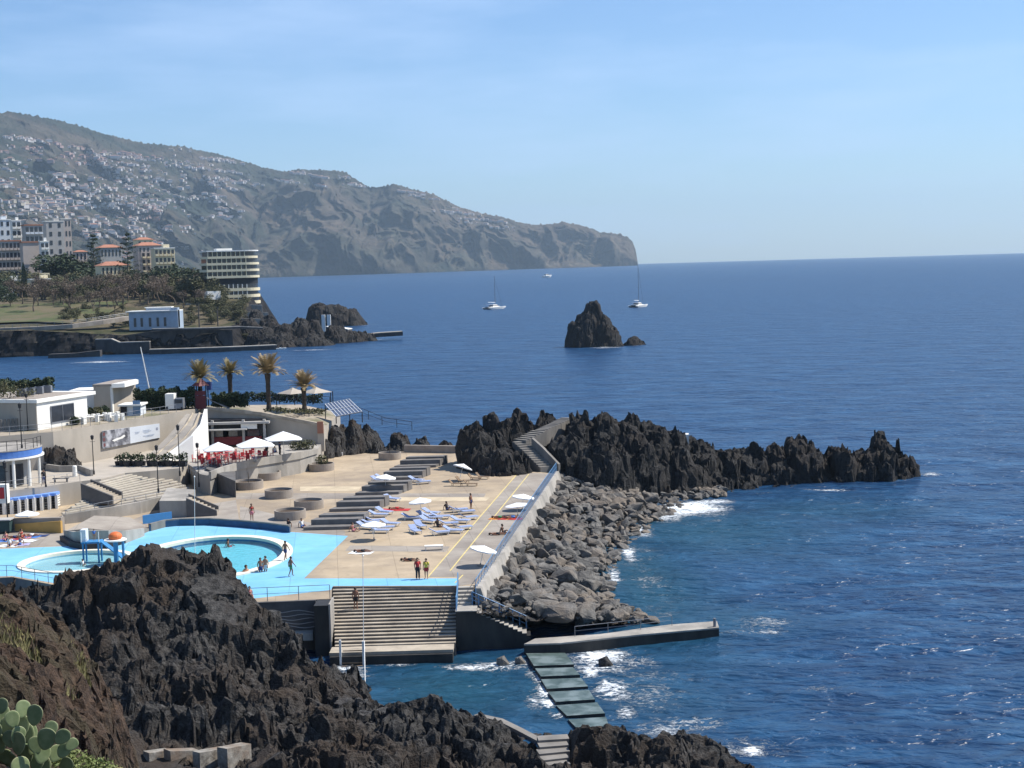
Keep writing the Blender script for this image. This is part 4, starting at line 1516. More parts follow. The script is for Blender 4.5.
# ---------------------------------------------------------------- upper level: plaza steps, platform, retaining walls
ZP = 6.5
ZU = 11.0
plat = [g2(-110, 492, ZP), g2(0, 492, ZP), g2(40, 487, ZP), g2(82, 481, ZP), g2(101, 479, ZP), g2(125, 473, ZP), g2(150, 471, ZP), g2(180, 468, ZP), g2(190, 462, ZP), g2(150, 450, ZP), g2(-110, 460, ZP)]
o = MB().prism(plat, 2, ZP).build('plaza', [MAT['wall_tan'], MAT['deck_grey']])
setting(o, 'upper plaza paving with its tan retaining wall')
# long diagonal steps, falling towards the pools
rows = []
LB = [(101, 479), (97, 485), (92, 490), (87, 495), (80, 501), (71, 507), (62, 513), (62, 520)]
RT = [(126, 473), (146, 472.5), (158, 474.5), (168, 477.5), (177, 481), (185, 485), (192, 490), (196, 497)]
nst = len(LB) - 1
rowsL = [G(x, y, ZP - (ZP - ZD) * k / nst) for k, (x, y) in enumerate(LB)]
rowsR = [G(x, y, ZP - (ZP - ZD) * k / nst) for k, (x, y) in enumerate(RT)]
mb, ml = MB(), MB()
for k in range(nst):
    for h in (0, .5):
        a, c = rowsL[k].lerp(rowsL[k + 1], h), rowsL[k].lerp(rowsL[k + 1], h + .5)
        b, d = rowsR[k].lerp(rowsR[k + 1], h), rowsR[k].lerp(rowsR[k + 1], h + .5)
        z = (a.z + c.z) / 2 - .08
        mb.prism([(a.x, a.y), (b.x, b.y), (d.x, d.y), (c.x, c.y)], 2.0, z)
        ml.bar((c.x, c.y, z - .07), (d.x, d.y, z - .07), .26, .15)
t = thing('plaza_steps', 'long shallow steps fanning down from the plaza towards the pools', 'steps', G(140, 486, 5))
mb.wpart('step_body', MAT['deck_grey'], t)
ml.wpart('sunlit_edges', MAT['step_edge'], t)


def stair(name, label, tl, tr, n, z0, z1, width, wallm='shade_dark'):
    """small flight going down to the right between two dark side walls; tl/tr = front wall top corners in plan"""
    a, b = Vector(tl), Vector(tr)
    t = thing(name, label, 'stairs', (a.x, a.y, z0))
    d = (b - a)
    q = Vector((-d.y, d.x, 0)).normalized()
    for s in (0, width):
        p, r = a + q * s, b + q * s
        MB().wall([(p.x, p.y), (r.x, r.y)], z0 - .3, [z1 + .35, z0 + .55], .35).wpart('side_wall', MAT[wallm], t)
    mb = MB()
    for k in range(n):
        c = a + d * (k + .5) / n + q * width / 2
        zt = z1 - (z1 - z0) * k / n
        mb.box((c.x, c.y, (zt + z0) / 2 - .2), (d.length / n + .02, width - .35, zt - z0 + .4), math.atan2(d.y, d.x))
    mb.wpart('treads', MAT['step_light'], t)
    return t


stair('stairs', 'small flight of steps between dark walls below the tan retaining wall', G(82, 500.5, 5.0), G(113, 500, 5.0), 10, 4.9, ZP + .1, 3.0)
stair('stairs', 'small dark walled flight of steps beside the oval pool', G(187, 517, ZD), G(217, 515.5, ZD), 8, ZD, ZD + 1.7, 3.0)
o = MB().prism([g2(160, 517, ZD), g2(187, 517, ZD), g2(196, 505, ZD), g2(168, 503, ZD)], ZD - .1, ZD + 1.75).build('podium', MAT['concrete'])
tag(o, 'pale concrete podium at the head of the flight beside the oval pool', 'podium')
o = MB().prism([g2(207, 490, ZD), g2(236, 497.5, ZD), g2(236, 484, ZD), g2(212, 478, ZD)], ZD - .1, [ZD + 2.6, ZD + 1.9, ZD + 1.9, ZD + 2.8]).build('flank_wall', MAT['shade_dark'])
tag(o, 'dark sloping side wall at the left end of the curved café terrace', 'wall')

# curved ramp wall with railings between the two pools
t = thing('ramp_wall', 'pale curved ramp wall sweeping between the two pools', 'wall', G(100, 545))
pts = [g2(62, 541), g2(72, 547), g2(88, 550), g2(105, 549), g2(122, 544), g2(140, 537)]
MB().wall(pts, ZD, ZD + .55, .4).wpart('dark_base', MAT['dark'], t)
pts2 = [(x + .2, y + .5) for x, y in pts]
MB().wall(pts2, ZD, [ZD + 1.0, ZD + 1.4, ZD + 1.8, ZD + 1.7, ZD + 1.2, ZD + .8], .3).wpart('pale_wall', MAT['concrete'], t)
mb = MB().prism([g2(66, 542, ZD), g2(90, 548, ZD), g2(122, 543, ZD), g2(150, 531, ZD), g2(130, 521, ZD), g2(95, 527, ZD)], ZD - .2, [ZD + 1.1, ZD + 1.9, ZD + 1.1, ZD + .3, ZD + .4, ZD + 1.2])
mb.wpart('ramp', MAT['deck_grey'], t)
railing('railing', 'grey railing along the path above the children pool', [G(66, 521, ZD + .3), G(100, 513, ZD + .6), G(140, 506, ZD + .6), G(168, 500, ZD + .6)], 1.1, 1.7)
t = thing('ramp_parapet', 'long pale parapet below the diagonal plaza steps', 'wall', G(110, 516))
MB().wall([g2(64, 524), g2(90, 521), g2(115, 517.5), g2(140, 513.5), g2(168, 507)], ZD, [ZD + 1.0, ZD + 1.15, ZD + 1.2, ZD + 1.3, ZD + 1.3], .3).wpart('parapet', MAT['concrete'], t)
railing('railing', 'grey railing on the edge of the tan retaining wall', [G(0, 491.6, ZP), G(40, 486.6, ZP), G(80, 481, ZP)], 1.05, 1.6)
railing('railing', 'curving grey railing in front of the café terrace', [G(184, 470, 6), G(196, 477, 5.8), G(204, 472, 6.2), G(222, 462, 6.6), G(240, 459, 6.6)], 1.0, 1.1)

# banner wall and upper terrace
U0, U1, U2 = G(-110, 445, ZU), G(53, 432, ZU), G(176, 412.5, ZU)
b1, b2 = G(45, 472, ZP), G(185, 461, ZP)
upper = [(U0.x, U0.y), (U1.x, U1.y), (U2.x, U2.y), g2(200, 408, ZU), g2(207, 409, ZU), g2(262, 414.5, 10.2), g2(320, 424, 9.0), g2(327, 422, 8.8), g2(340, 410, 8.8), g2(300, 402.5, 10.3), g2(140, 406, ZU), g2(-110, 415, ZU)]
zt = [ZU, ZU, ZU, ZU, ZU, 10.2, 8.7, 8.4, 8.4, 10.0, ZU, ZU]
o = MB().prism(upper, 2.0, zt, 0, 1).build('upper_terrace', [MAT['wall_tan'], M('dusty_ground', (0.30, 0.25, 0.19), .95, c2=(0.38, 0.33, 0.26), sc=.6, c3=(.16, .15, .09), sc3=.25)])
setting(o, 'upper terrace on a tall tan retaining wall')
t = thing('wall_cap', 'pale coping on top of the retaining wall above the café', 'coping', G(207, 409, ZU))
cap = [Vector((*g2(207, 409, ZU), ZU)), Vector((*g2(262, 414.5, 10.2), 10.2)), Vector((*g2(320, 424, 9.0), 8.8))]
MB().wall([(p.x, p.y - .05) for p in cap], [p.z - .1 for p in cap], [p.z + .35 for p in cap], .45).wpart('coping', MAT['step_light'], t)
e = cap[2]
MB().box((e.x + .1, e.y - .1, e.z - 1.6), (.9, .8, 3.8)).wpart('end_pillar', MAT['terracotta'] if False else MAT['wall_tan'], t)
railing('railing', 'thin dark railing along the top of the banner wall', [U0 + Vector((0, .2, 0)), U1 + Vector((0, .2, 0)), U2 + Vector((0, .2, 0))], 1.05, 1.7)

# the banner
def wpt(px, py):
    """point on the face of the banner wall"""
    s = (px - 53) / (176 - 53)
    base = U1.lerp(U2, s)
    d = ray(px, py)
    tt = base.y / d.y
    return Vector((base.x, base.y, CAMZ + d.z * tt))


bl, br, tr_, tl_ = wpt(98, 449), wpt(157, 437.5), wpt(157, 423.5), wpt(98, 431)
t = thing('banner', 'long advertising banner with a dark swimmer picture and white right half', 'banner', bl)
off = Vector((.10, -.22, 0))


def bq(u0, u1, v0, v1, o2=0.0):
    P = []
    for u, v in ((u0, v0), (u1, v0), (u1, v1), (u0, v1)):
        P.append(bl.lerp(br, u).lerp(tl_.lerp(tr_, u), v) + off * (1 + o2))
    return P


mb = MB()
fr_, bk = bq(0, 1, 0, 1), bq(0, 1, 0, 1, -.6)
mb.add(fr_ + bk, [(0, 1, 2, 3), (7, 6, 5, 4), (0, 4, 5, 1), (1, 5, 6, 2), (2, 6, 7, 3), (3, 7, 4, 0)])
mb.wpart('banner_cloth', MAT['cool_white'], t)
MB().add(bq(0, .47, .0, 1, .12), [(0, 1, 2, 3)]).wpart('picture_panel', M('banner_picture', (0.03, 0.03, 0.034), .7, c2=(.16, .16, .18), sc=.9, c3=(.45, .45, .47), sc3=.75), t)
for k in range(3):
    MB().add(bq(.015, .05, .12 + .3 * k, .3 + .3 * k, .22), [(0, 1, 2, 3)]).wpart('picture_mark', M('dull_red_print', (.16, .06, .06), .7), t)
sw = [bl.lerp(br, u).lerp(tl_.lerp(tr_, u), v) + off * 1.24 for u, v in ((.16, .38), (.22, .46), (.30, .50), (.37, .62), (.39, .52), (.34, .40), (.26, .36), (.20, .30))]
MB().add(sw, [tuple(range(8))]).wpart('swimmer_figure', MAT['white'], t)
mb = MB()
for (u0, u1, v0) in ((.70, .82, .66), (.70, .85, .58), (.72, .80, .50), (.70, .90, .30), (.74, .88, .23), (.56, .64, .62), (.56, .62, .54)):
    mb.add(bq(u0, u1, v0, v0 + .045, .14), [(0, 1, 2, 3)])
mb.wpart('faint_lettering', M('faint_grey_ink', (.45, .50, .58), .7), t)
MB().add(bq(.935, .97, .58, .76, .14), [(0, 1, 2, 3)]).wpart('small_emblem', M('grey_ink', (.28, .30, .36), .7), t)

# sloping ramp with its curved white wall beside the banner
t = thing('access_ramp', 'steep stepped ramp with a curved white side wall rising to the upper terrace', 'ramp', G(160, 462, ZP))
LFT = [(142, 461, 6.6), (155, 449, 7.6), (168, 436, 8.8), (178, 424, 9.9), (186, 414, 10.9)]
RGT = [(163, 462, 6.6), (178, 451, 7.6), (192, 440, 8.8), (202, 428, 10.0), (206, 413, 11.0)]
Lp = [G(*a) for a in LFT]
Rp = [G(*a) for a in RGT]
mb = MB().strip(Lp, Rp)
mb.strip([Vector((p.x, p.y, 3)) for p in Lp], Lp)
mb.wpart('ramp_body', MAT['wall_tan'], t)
for f in (.33, .68):
    pts = [a.lerp(b, f) + Vector((0, 0, .05)) for a, b in zip(Lp, Rp)]
    MB().tube(pts, .14, 5).wpart('sunlit_line', MAT['step_light'], t)  # pale tubes stand in for the sunlit lines on the ramp
MB().wall([(p.x, p.y) for p in Rp], [3] * 5, [p.z + .55 for p in Rp], .4).wpart('side_wall', MAT['white'], t)
# ================================================================ people
def person_proto(pose, h=1.74):
    J = {'standing': dict(pel=(0, 0, .95), sp=(0, .01, 1.14), ch=(0, 0, 1.34), nk=(0, 0, 1.49), hd=(0, -.02, 1.60), tp=(0, -.01, 1.72),
                       arms=[((s * .17, 0, 1.42), (s * .25, .03, 1.15), (s * .24, -.06, .92), (s * .23, -.09, .82)) for s in (-1, 1)],
                       legs=[((s * .09, 0, .90), (s * .10, -.02, .50), (s * .11, .02, .09), (s * .13, -.13, .03)) for s in (-1, 1)]),
         'walking': dict(pel=(0, 0, .94), sp=(0, -.01, 1.13), ch=(0, -.03, 1.33), nk=(0, -.04, 1.48), hd=(0, -.07, 1.59), tp=(0, -.06, 1.71),
                      arms=[((s * .17, -.03, 1.41), (s * .23, -.03 + s * .12, 1.15), (s * .22, -.12 + s * .2, .95), (s * .21, -.15 + s * .22, .86)) for s in (-1, 1)],
                      legs=[((s * .09, 0, .90), (s * .10, -.06 - s * .16, .50), (s * .10, .04 - s * .24, .10), (s * .10, -.10 - s * .26, .04)) for s in (-1, 1)]),
         'sitting': dict(pel=(0, 0, .14), sp=(0, .05, .33), ch=(0, .08, .54), nk=(0, .07, .69), hd=(0, .04, .80), tp=(0, .04, .92),
                      arms=[((s * .17, .08, .62), (s * .25, .22, .40), (s * .23, .30, .12), (s * .24, .24, .04)) for s in (-1, 1)],
                      legs=[((s * .09, -.03, .13), (s * .13, -.38, .34 if s > 0 else .12), (s * .13, -.66, .09), (s * .14, -.76, .14)) for s in (-1, 1)]),
         'lying': dict(pel=(0, 0, .15), sp=(0, .19, .15), ch=(0, .39, .17), nk=(0, .54, .15), hd=(0, .65, .16), tp=(0, .77, .15),
                    arms=[((s * .17, .46, .15), (s * .30, .25, .10), (s * .30, .02, .08), (s * .28, -.08, .06)) for s in (-1, 1)],
                    legs=[((s * .09, -.05, .14), (s * .11, -.45, .20 if s > 0 else .12), (s * .12, -.86, .09), (s * .13, -.95, .17)) for s in (-1, 1)])}[pose]
    V, E, RR = [], [], []

    def add(p, r, par=None):
        V.append(p)
        RR.append(r)
        if par is not None:
            E.append((par, len(V) - 1))
        return len(V) - 1
    pel = add(J['pel'], .135)
    sp = add(J['sp'], .125, pel)
    ch = add(J['ch'], .145, sp)
    nk = add(J['nk'], .055, ch)
    hd = add(J['hd'], .098, nk)
    add(J['tp'], .065, hd)
    hv = Vector(J['hd'])
    add(tuple(hv + (Vector((0, -.125, -.01)) if pose != 'lying' else Vector((0, 0, .125)))), .018, hd)     # nose
    for a in J['arms']:
        k = add(a[0], .062, ch)
        k = add(a[1], .046, k)
        k = add(a[2], .033, k)
        k = add(a[3], .036, k)
        w, hnd = Vector(a[2]), Vector(a[3])
        d = (hnd - w).normalized()
        sd = d.cross(Vector((0, 0, 1)) if abs(d.z) < .8 else Vector((0, 1, 0))).normalized()
        for f, ln in ((-.024, .075), (-.008, .088), (.008, .085), (.024, .068)):
            add(tuple(hnd + sd * f + d * ln), .009, k)
        add(tuple(w.lerp(hnd, .5) + sd * .06), .011, k)
    for a in J['legs']:
        k = add(a[0], .092, pel)
        k = add(a[1], .060, k)
        k = add(a[2], .040, k)
        add(a[3], .036, k)
    me = bpy.data.meshes.new('person_body')
    me.from_pydata(V, E, [])
    o = bpy.data.objects.new('person_body', me)
    COL.objects.link(o)
    o.modifiers.new('skin', 'SKIN').use_smooth_shade = True
    for v, r in zip(me.skin_vertices[0].data, RR):
        v.radius = (r, r)
    me.skin_vertices[0].data[0].use_root = True
    o.modifiers.new('sub', 'SUBSURF').levels = 1
    o.modifiers['sub'].render_levels = 1
    dg = bpy.context.evaluated_depsgraph_get()
    dg.update()
    nm = bpy.data.meshes.new_from_object(o.evaluated_get(dg))
    nm.name = 'body_' + pose
    bpy.data.objects.remove(o)
    # clothes and hair, as shells round the same joints
    pv, hv, tv = Vector(J['pel']), Vector(J['hd']), Vector(J['tp'])
    back = Vector((0, .03, 0)) if pose != 'lying' else Vector((0, .02, -.03))
    hair = MB().ell(hv.lerp(tv, .38) + back, (.108, .112, .112), 12)
    trunks = MB().ell(pv, (.185, .135, .12) if pose != 'lying' else (.185, .13, .135), 12)
    for a in J['legs']:
        p, q = Vector(a[0]), Vector(a[1])
        trunks.tube([p.lerp(q, -.05), p.lerp(q, .2), p.lerp(q, .62)], [.105, .112, .098], 10)
    trou = MB().ell(pv, (.185, .135, .12), 12)
    for a in J['legs']:
        trou.tube([Vector(a[0]), Vector(a[1]), Vector(a[2])], [.11, .082, .065], 10)
    cv, sv = Vector(J['ch']), Vector(J['sp'])
    shirt = MB().tube([pv.lerp(sv, .2), sv, cv, cv.lerp(Vector(J['nk']), .6)], [.155, .15, .172, .09], 12)
    for a in J['arms']:
        p, q = Vector(a[0]), Vector(a[1])
        shirt.tube([p.lerp(cv, .4), p, p.lerp(q, .75)], [.085, .082, .066], 8)
    top = MB().tube([sv.lerp(cv, .55), cv, cv.lerp(Vector(J['nk']), .25)], [.15, .165, .15], 12)
    return dict(body=nm, hair=hair, trunks=trunks, trousers=trou, shirt=shirt, top=top)


POSES = {p: person_proto(p) for p in ('standing', 'walking', 'sitting', 'lying')}
MAT['skin'] = M('tanned_skin', (0.40, 0.22, 0.14), .6, var=.08, sc=6)
MAT['skin_dark'] = M('deep_tanned_skin', (0.24, 0.12, 0.075), .6, var=.08, sc=6)
MAT['hair'] = M('dark_hair', (0.03, 0.02, 0.015), .7, var=.2)
MAT['hair_fair'] = M('fair_hair', (0.30, 0.20, 0.09), .7, var=.2)
_cm = {}


def cloth(c):
    if c not in _cm:
        _cm[c] = M('cloth_%d' % len(_cm), c, .85, var=.12, sc=8)
    return _cm[c]


def person(pose, loc, rz, label, wear, skin='skin', hair='hair', scale=1.0, group=None):
    P = POSES[pose]
    t = thing('person', label, 'person', loc, rz, group)
    t.scale = (scale,) * 3
    me = P['body'].copy()
    me.materials.clear()
    me.materials.append(MAT[skin])
    b = bpy.data.objects.new('body', me)
    COL.objects.link(b)
    b.parent = t
    P['hair'].build('hair', MAT[hair], t, smooth=True)
    for k, c in wear:
        P[k].build({'top': 'swim_top', 'trunks': 'swim_shorts'}.get(k, k), cloth(c), t, smooth=True)
    return t


RED, YEL, NAVY, WHT, BLK, GRN, PNK, BLU, ORG = (.45, .04, .04), (.65, .50, .08), (.03, .05, .14), (.75, .75, .72), (.03, .03, .035), (.06, .22, .10), (.55, .22, .26), (.07, .18, .48), (.60, .22, .05)
person('standing', G(418, 579), .3, 'person in a red shirt and dark trousers standing on the blue strip', [('shirt', RED), ('trousers', BLK)], scale=1.03)
person('standing', G(426.5, 579), -.3, 'person in a yellow shirt and red shorts beside the one in red', [('shirt', YEL), ('trunks', RED)])
person('standing', G(252, 521), .5, 'tall person in a red top standing behind the oval pool', [('top', RED), ('trunks', PNK)], 'skin_dark', scale=1.05)
person('standing', G(261, 578, ZD - .5), .4, 'darker bather of the pair standing in the oval pool', [('trunks', NAVY)], 'skin_dark', scale=1.02)
person('standing', G(266, 577, ZD - .5), -.4, 'bather in pale shorts, right one of the pair standing in the pool', [('trunks', WHT)], 'skin', scale=1.06)
person('walking', G(285.5, 560, ZD + .12), 2.6, 'bather in dark shorts walking on the cream rim of the oval pool', [('trunks', NAVY)], 'skin_dark')
person('walking', G(291, 576.5), 2.2, 'bather in green shorts walking on blue paving beside the pool rim', [('trunks', GRN)], 'skin_dark')
person('sitting', G(247, 579, ZD - .55), .8, 'bather low in the oval pool with only head and chest above water', [('trunks', BLU)], 'skin', scale=1.3)
person('sitting', G(229, 549, ZD - .75), 2, 'lone swimmer at the far side of the oval pool with just the head out', [('trunks', RED)], 'skin_dark', scale=1.1)
person('sitting', G(250, 598), .4, 'person with dark hair seated by the front rail of the blue terrace', [('top', PNK), ('trunks', PNK)])
person('sitting', G(239, 598), -.3, 'person in black seated beside the rock at the front rail', [('shirt', BLK), ('trunks', BLK)], 'skin_dark')
p = STEP
person('standing', Vector((G(352, 620, 2.6).x, A.y - RUN * 6.5 / 17, ZD - DROP * 7 / 17)), 3.0, 'person in dark shorts climbing the seating steps', [('trunks', BLK)], 'skin_dark', scale=1.02)
person('lying', G(409, 561), 1.3, 'person in black lying on the deck behind the two people standing', [('trunks', BLK), ('top', BLK)], 'skin_dark')
person('sitting', G(353, 531.5), 1.1, 'person in a pink suit seated at the end of the nearest stepped bench', [('top', PNK), ('trunks', PNK)])
person('sitting', G(302, 527.5), .7, 'person in white seated by the round planter nearest the pool', [('shirt', WHT), ('trunks', BLU)])
person('sitting', G(288, 527.5), -.7, 'person in black seated on the ground left of the nearest planter', [('shirt', BLK), ('trunks', BLK)], 'skin_dark')

# ================================================================ sun loungers and towels
def lounger_proto():
    t = thing('sun_lounger', 'blue and white sun lounger on the deck', 'sun lounger', (0, 0, 0))
    MB().box((0, -.35, .32), (.66, 1.25, .06)).build('seat', MAT['cushion'], t)
    mb = MB()
    mb.add([(-.33, .27, .30), (.33, .27, .30), (.33, .90, .62), (-.33, .90, .62), (-.33, .27, .36), (.33, .27, .36), (.33, .88, .68), (-.33, .88, .68)], [(3, 2, 1, 0), (4, 5, 6, 7), (0, 1, 5, 4), (1, 2, 6, 5), (2, 3, 7, 6), (3, 0, 4, 7)])
    mb.build('backrest', MAT['cushion'], t)
    fr = MB().box((-.35, -.1, .27), (.05, 1.75, .06)).box((.35, -.1, .27), (.05, 1.75, .06))
    fo_ = fr.build('frame', MAT['rail_white'], t)
    for sx in (-1, 1):
        for y in (-.8, .5):
            MB().box((sx * .33, y, .13), (.05, .06, .26)).build('leg', MAT['rail_white'], fo_)
    return t


def stripes(name, a, b, w=.16):
    m = M(name, a, .8, var=.1, sc=2)
    nt = m.node_tree
    tc = nt.nodes.new('ShaderNodeTexCoord')
    wv = _n(nt, 'ShaderNodeTexWave', Scale=1 / w / 6.28 * 3.14)
    wv.bands_direction = 'Y'
    x = nt.nodes.new('ShaderNodeMix')
    x.data_type = 'RGBA'
    rp = nt.nodes.new('ShaderNodeMath')
    rp.operation = 'GREATER_THAN'
    rp.inputs[1].default_value = .5
    x.inputs['A'].default_value = (*a, 1)
    x.inputs['B'].default_value = (*b, 1)
    nt.links.new(tc.outputs['Object'], wv.inputs['Vector'])
    nt.links.new(wv.outputs['Fac'], rp.inputs[0])
    nt.links.new(rp.outputs[0], x.inputs['Factor'])
    nt.links.new(x.outputs['Result'], nt.nodes['Principled BSDF'].inputs['Base Color'])
    return m


MAT['cushion'] = stripes('blue_white_cushion', (0.11, 0.19, 0.44), (.44, .48, .56))
LOUNGE = Proto(lounger_proto())
spots = [(378, 482, 1.0, 'half behind the fourth bench'), (383, 480, 1.2, 'half hidden behind the third bench'), (416, 482, 1.2, 'left of the pair near the fourth bench'), (422, 484, 1.2, 'right of the pair near the fourth bench'),
         (384, 514, 1.2, 'at the right end of the second nearest bench'), (378, 517, 1.0, 'pushed against the red towel'), (369, 525, .9, 'left one beside the nearest bench'), (375, 523, 1.2, 'middle one beside the nearest bench'), (384, 530, 1.0, 'under the white parasol near the nearest bench'), (379, 533, 1.4, 'nearest to the blue paving corner'),
         (431, 515, 1.0, 'behind the middle parasol, right one'), (425, 518, .9, 'behind the middle parasol, left one'), (420, 528, .6, 'in the middle parasol shadow, left one'), (428, 523, .7, 'in the middle parasol shadow, right one'), (433, 520, .9, 'just right of the middle parasol shadow'),
         (458, 512, 1.4, 'farthest of the row beside the yellow line'), (465, 514, 1.4, 'touching the yellow line'), (460, 523, 1.45, 'middle of the row beside the yellow line'), (448, 526, 1.45, 'with a dark bag at its head end'), (453, 533, 1.45, 'nearest of the row beside the yellow line')]
spots += [(366, 529, 1.2, 'left of the white parasol near the nearest bench'), (390, 526, 1.1, 'alone right of the nearest bench group'), (392, 501, 1.2, 'above the red towel'), (401, 489, 1.1, 'right of the third bench parasol'), (411, 520, .8, 'left of the middle parasol group'), (415, 533, .6, 'below the middle parasol shadow'), (440, 519, 1.3, 'between the middle parasol and the row'), (439, 535, 1.4, 'left of the nearest row lounger'), (468, 520, 1.45, 'second to touch the yellow line'), (462, 530, 1.45, 'close to the yellow line, nearer end')]
for px, py, rz, lb in spots:
    LOUNGE.put(G(px, py), rz + 0.2 + .45 * math.sin(px * 12.9 + py * 4.1), 'blue and white sun lounger ' + lb, 'sun loungers on the deck', scale=1.08)


def brown_lounger():
    t = thing('deck_chair', 'brown slatted deck chair', 'deck chair', (0, 0, 0))
    MB().box((0, -.3, .3), (.6, 1.2, .06)).build('seat', MAT['wood'], t)
    MB().add([(-.3, .3, .3), (.3, .3, .3), (.3, .75, .8), (-.3, .75, .8), (-.3, .33, .27), (.3, .33, .27), (.3, .79, .77), (-.3, .79, .77)], [(3, 2, 1, 0), (4, 5, 6, 7), (0, 1, 5, 4), (1, 2, 6, 5), (2, 3, 7, 6), (3, 0, 4, 7)]).build('backrest', MAT['wood'], t)
    for sx in (-1, 1):
        for y in (-.8, .3):
            MB().box((sx * .27, y, .14), (.05, .05, .28)).build('leg', MAT['wood'], t)
    return t


BROWN = Proto(brown_lounger())
for px, py, rz, lb in [(455, 486, 1.3, 'brown deck chair at the left end of the group by the leaning parasol'), (462, 483, 1.1, 'brown deck chair just below the leaning white parasol pole'), (470, 486, 1.4, 'brown deck chair nearest the viewer in the group by the leaning parasol'), (474, 480, 1.2, 'brown deck chair at the back of the group by the leaning parasol'), (482, 479, 1.2, 'brown deck chair at the right end of the group by the leaning parasol')]:
    BROWN.put(G(px, py), rz, lb, 'brown deck chairs under the headland')


def towel(px, py, rz, c, label, w=.9, l=1.9):
    v = G(px, py)
    mb = MB()
    n = 8
    P, Q = [], []
    for k in range(n + 1):
        z = .03 + .02 * math.sin(k * 1.7 + px)
        P.append((-w / 2, -l / 2 + l * k / n, z))
        Q.append((w / 2, -l / 2 + l * k / n, z + .01))
    mb.strip(Q, P)
    mb.strip([(x, y, z - .02) for x, y, z in P], [(x, y, z - .02) for x, y, z in Q])
    o = mb.build('towel', cloth(c), loc=(0, 0, 0))
    o.location = v
    o.rotation_euler = (0, 0, rz)
    tag(o, label, 'towel')


towel(361, 553, 1.3, WHT, 'white towel with a sunbather lying on the open tan deck', 1.2, 2.2)
person('lying', G(362, 552.5) + Vector((0, 0, .03)), 1.35, 'sunbather in black lying on the white towel on the open tan deck', [('trunks', BLK)], 'skin_dark')
towel(396, 510, 1.4, RED, 'red towel laid out beside the second nearest bench', 1.3, 3.0)
person('lying', G(396, 509.5) + Vector((0, 0, .03)), 1.4, 'sunbather in red lying on the red towel', [('trunks', RED)], 'skin')
towel(511, 519, 1.35, RED, 'red towel under a sunbather near the sea railing', 1.2, 2.6)
person('lying', G(512, 518.5) + Vector((0, 0, .03)), 1.4, 'sunbather in blue shorts lying on the red towel near the sea railing', [('trunks', BLU)], 'skin')
towel(499, 519, 1.3, ORG, 'orange towel beside the red one near the sea railing', 1.0, 2.1)
person('lying', G(499, 518.5) + Vector((0, 0, .03)), 1.3, 'sunbather in green shorts lying on the orange towel', [('trunks', GRN)], 'skin_dark')
person('sitting', G(503, 533.5), 1.4, 'person in black sitting up on the grey walkway by the sea railing', [('trunks', BLK), ('top', BLK)], 'skin_dark')
person('lying', G(497, 535), 1.5, 'person in black lying with raised knee beside the seated one on the walkway', [('trunks', BLK)], 'skin_dark')
person('sitting', G(447, 510), 1.0, 'person in dark clothes sitting near the farthest lounger of the row', [('shirt', BLK), ('trunks', NAVY)], 'skin_dark')
person('sitting', G(438, 527), 1.0, 'person in black sitting left of the nearest row lounger', [('shirt', BLK), ('trunks', BLK)], 'skin_dark')
person('standing', G(471, 509), 1.0, 'person standing by the lounger that touches the yellow line', [('trunks', NAVY)], 'skin_dark', scale=.98)
t = thing('white_bench', 'low white bench on the grey band of the deck', 'bench', G(434, 550))
v = G(434, 550)
MB().box((v.x, v.y, ZD + .40), (1.7, .6, .08), .05).wpart('seat', MAT['white'], t)
for s in (-.75, .75):
    MB().box((v.x + s, v.y, ZD + .18), (.08, .5, .36), .05).wpart('leg', MAT['white'], t)

# ================================================================ parasols
def parasol_proto(r=1.15, h=2.15, drop=.42, n=8, nm='parasol', mat='white_cloth', square=False):
    t = thing(nm, 'white parasol', 'parasol', (0, 0, 0))
    MB().cyl((0, 0, 0), (0, 0, h + .05), .025, n=8).build('pole', MAT['rail_white'], t)
    mb = MB()
    N = n * 3
    vs = [(0, 0, h)]
    fs = []
    for j, (q, dz) in enumerate(((.35, drop * .34), (.7, drop * .70), (1.0, drop), (1.0, drop + .12))):
        for k in range(N):
            a = 6.28318 * k / N
            sc = 1.0 if k % 3 == 0 else .96
            if square:
                sc = min(1.25, 1 / max(abs(math.cos(a)), abs(math.sin(a)))) * .95
            vs.append((r * q * sc * math.cos(a), r * q * sc * math.sin(a), h - dz * (1 if k % 3 == 0 else .97)))
    for k in range(N):
        k2 = (k + 1) % N
        fs.append((0, 1 + k, 1 + k2))
        for j in range(3):
            fs.append((1 + j * N + k, 1 + j * N + N + k, 1 + j * N + N + k2, 1 + j * N + k2))
    mb.add(vs, fs)
    cn = mb.build('canopy', MAT[mat], t)
    MB().lathe([(.26, 0), (.26, .06), (.06, .10), (.05, .3)], 14).build('base', MAT['concrete'], t)
    for k in range(n):
        a = 6.28318 * k / n
        MB().bar((.03 * math.cos(a), .03 * math.sin(a), h - .03), (r * .98 * math.cos(a), r * .98 * math.sin(a), h - drop - .01), .015, .02).build('rib', MAT['rail_white'], cn)
    return t


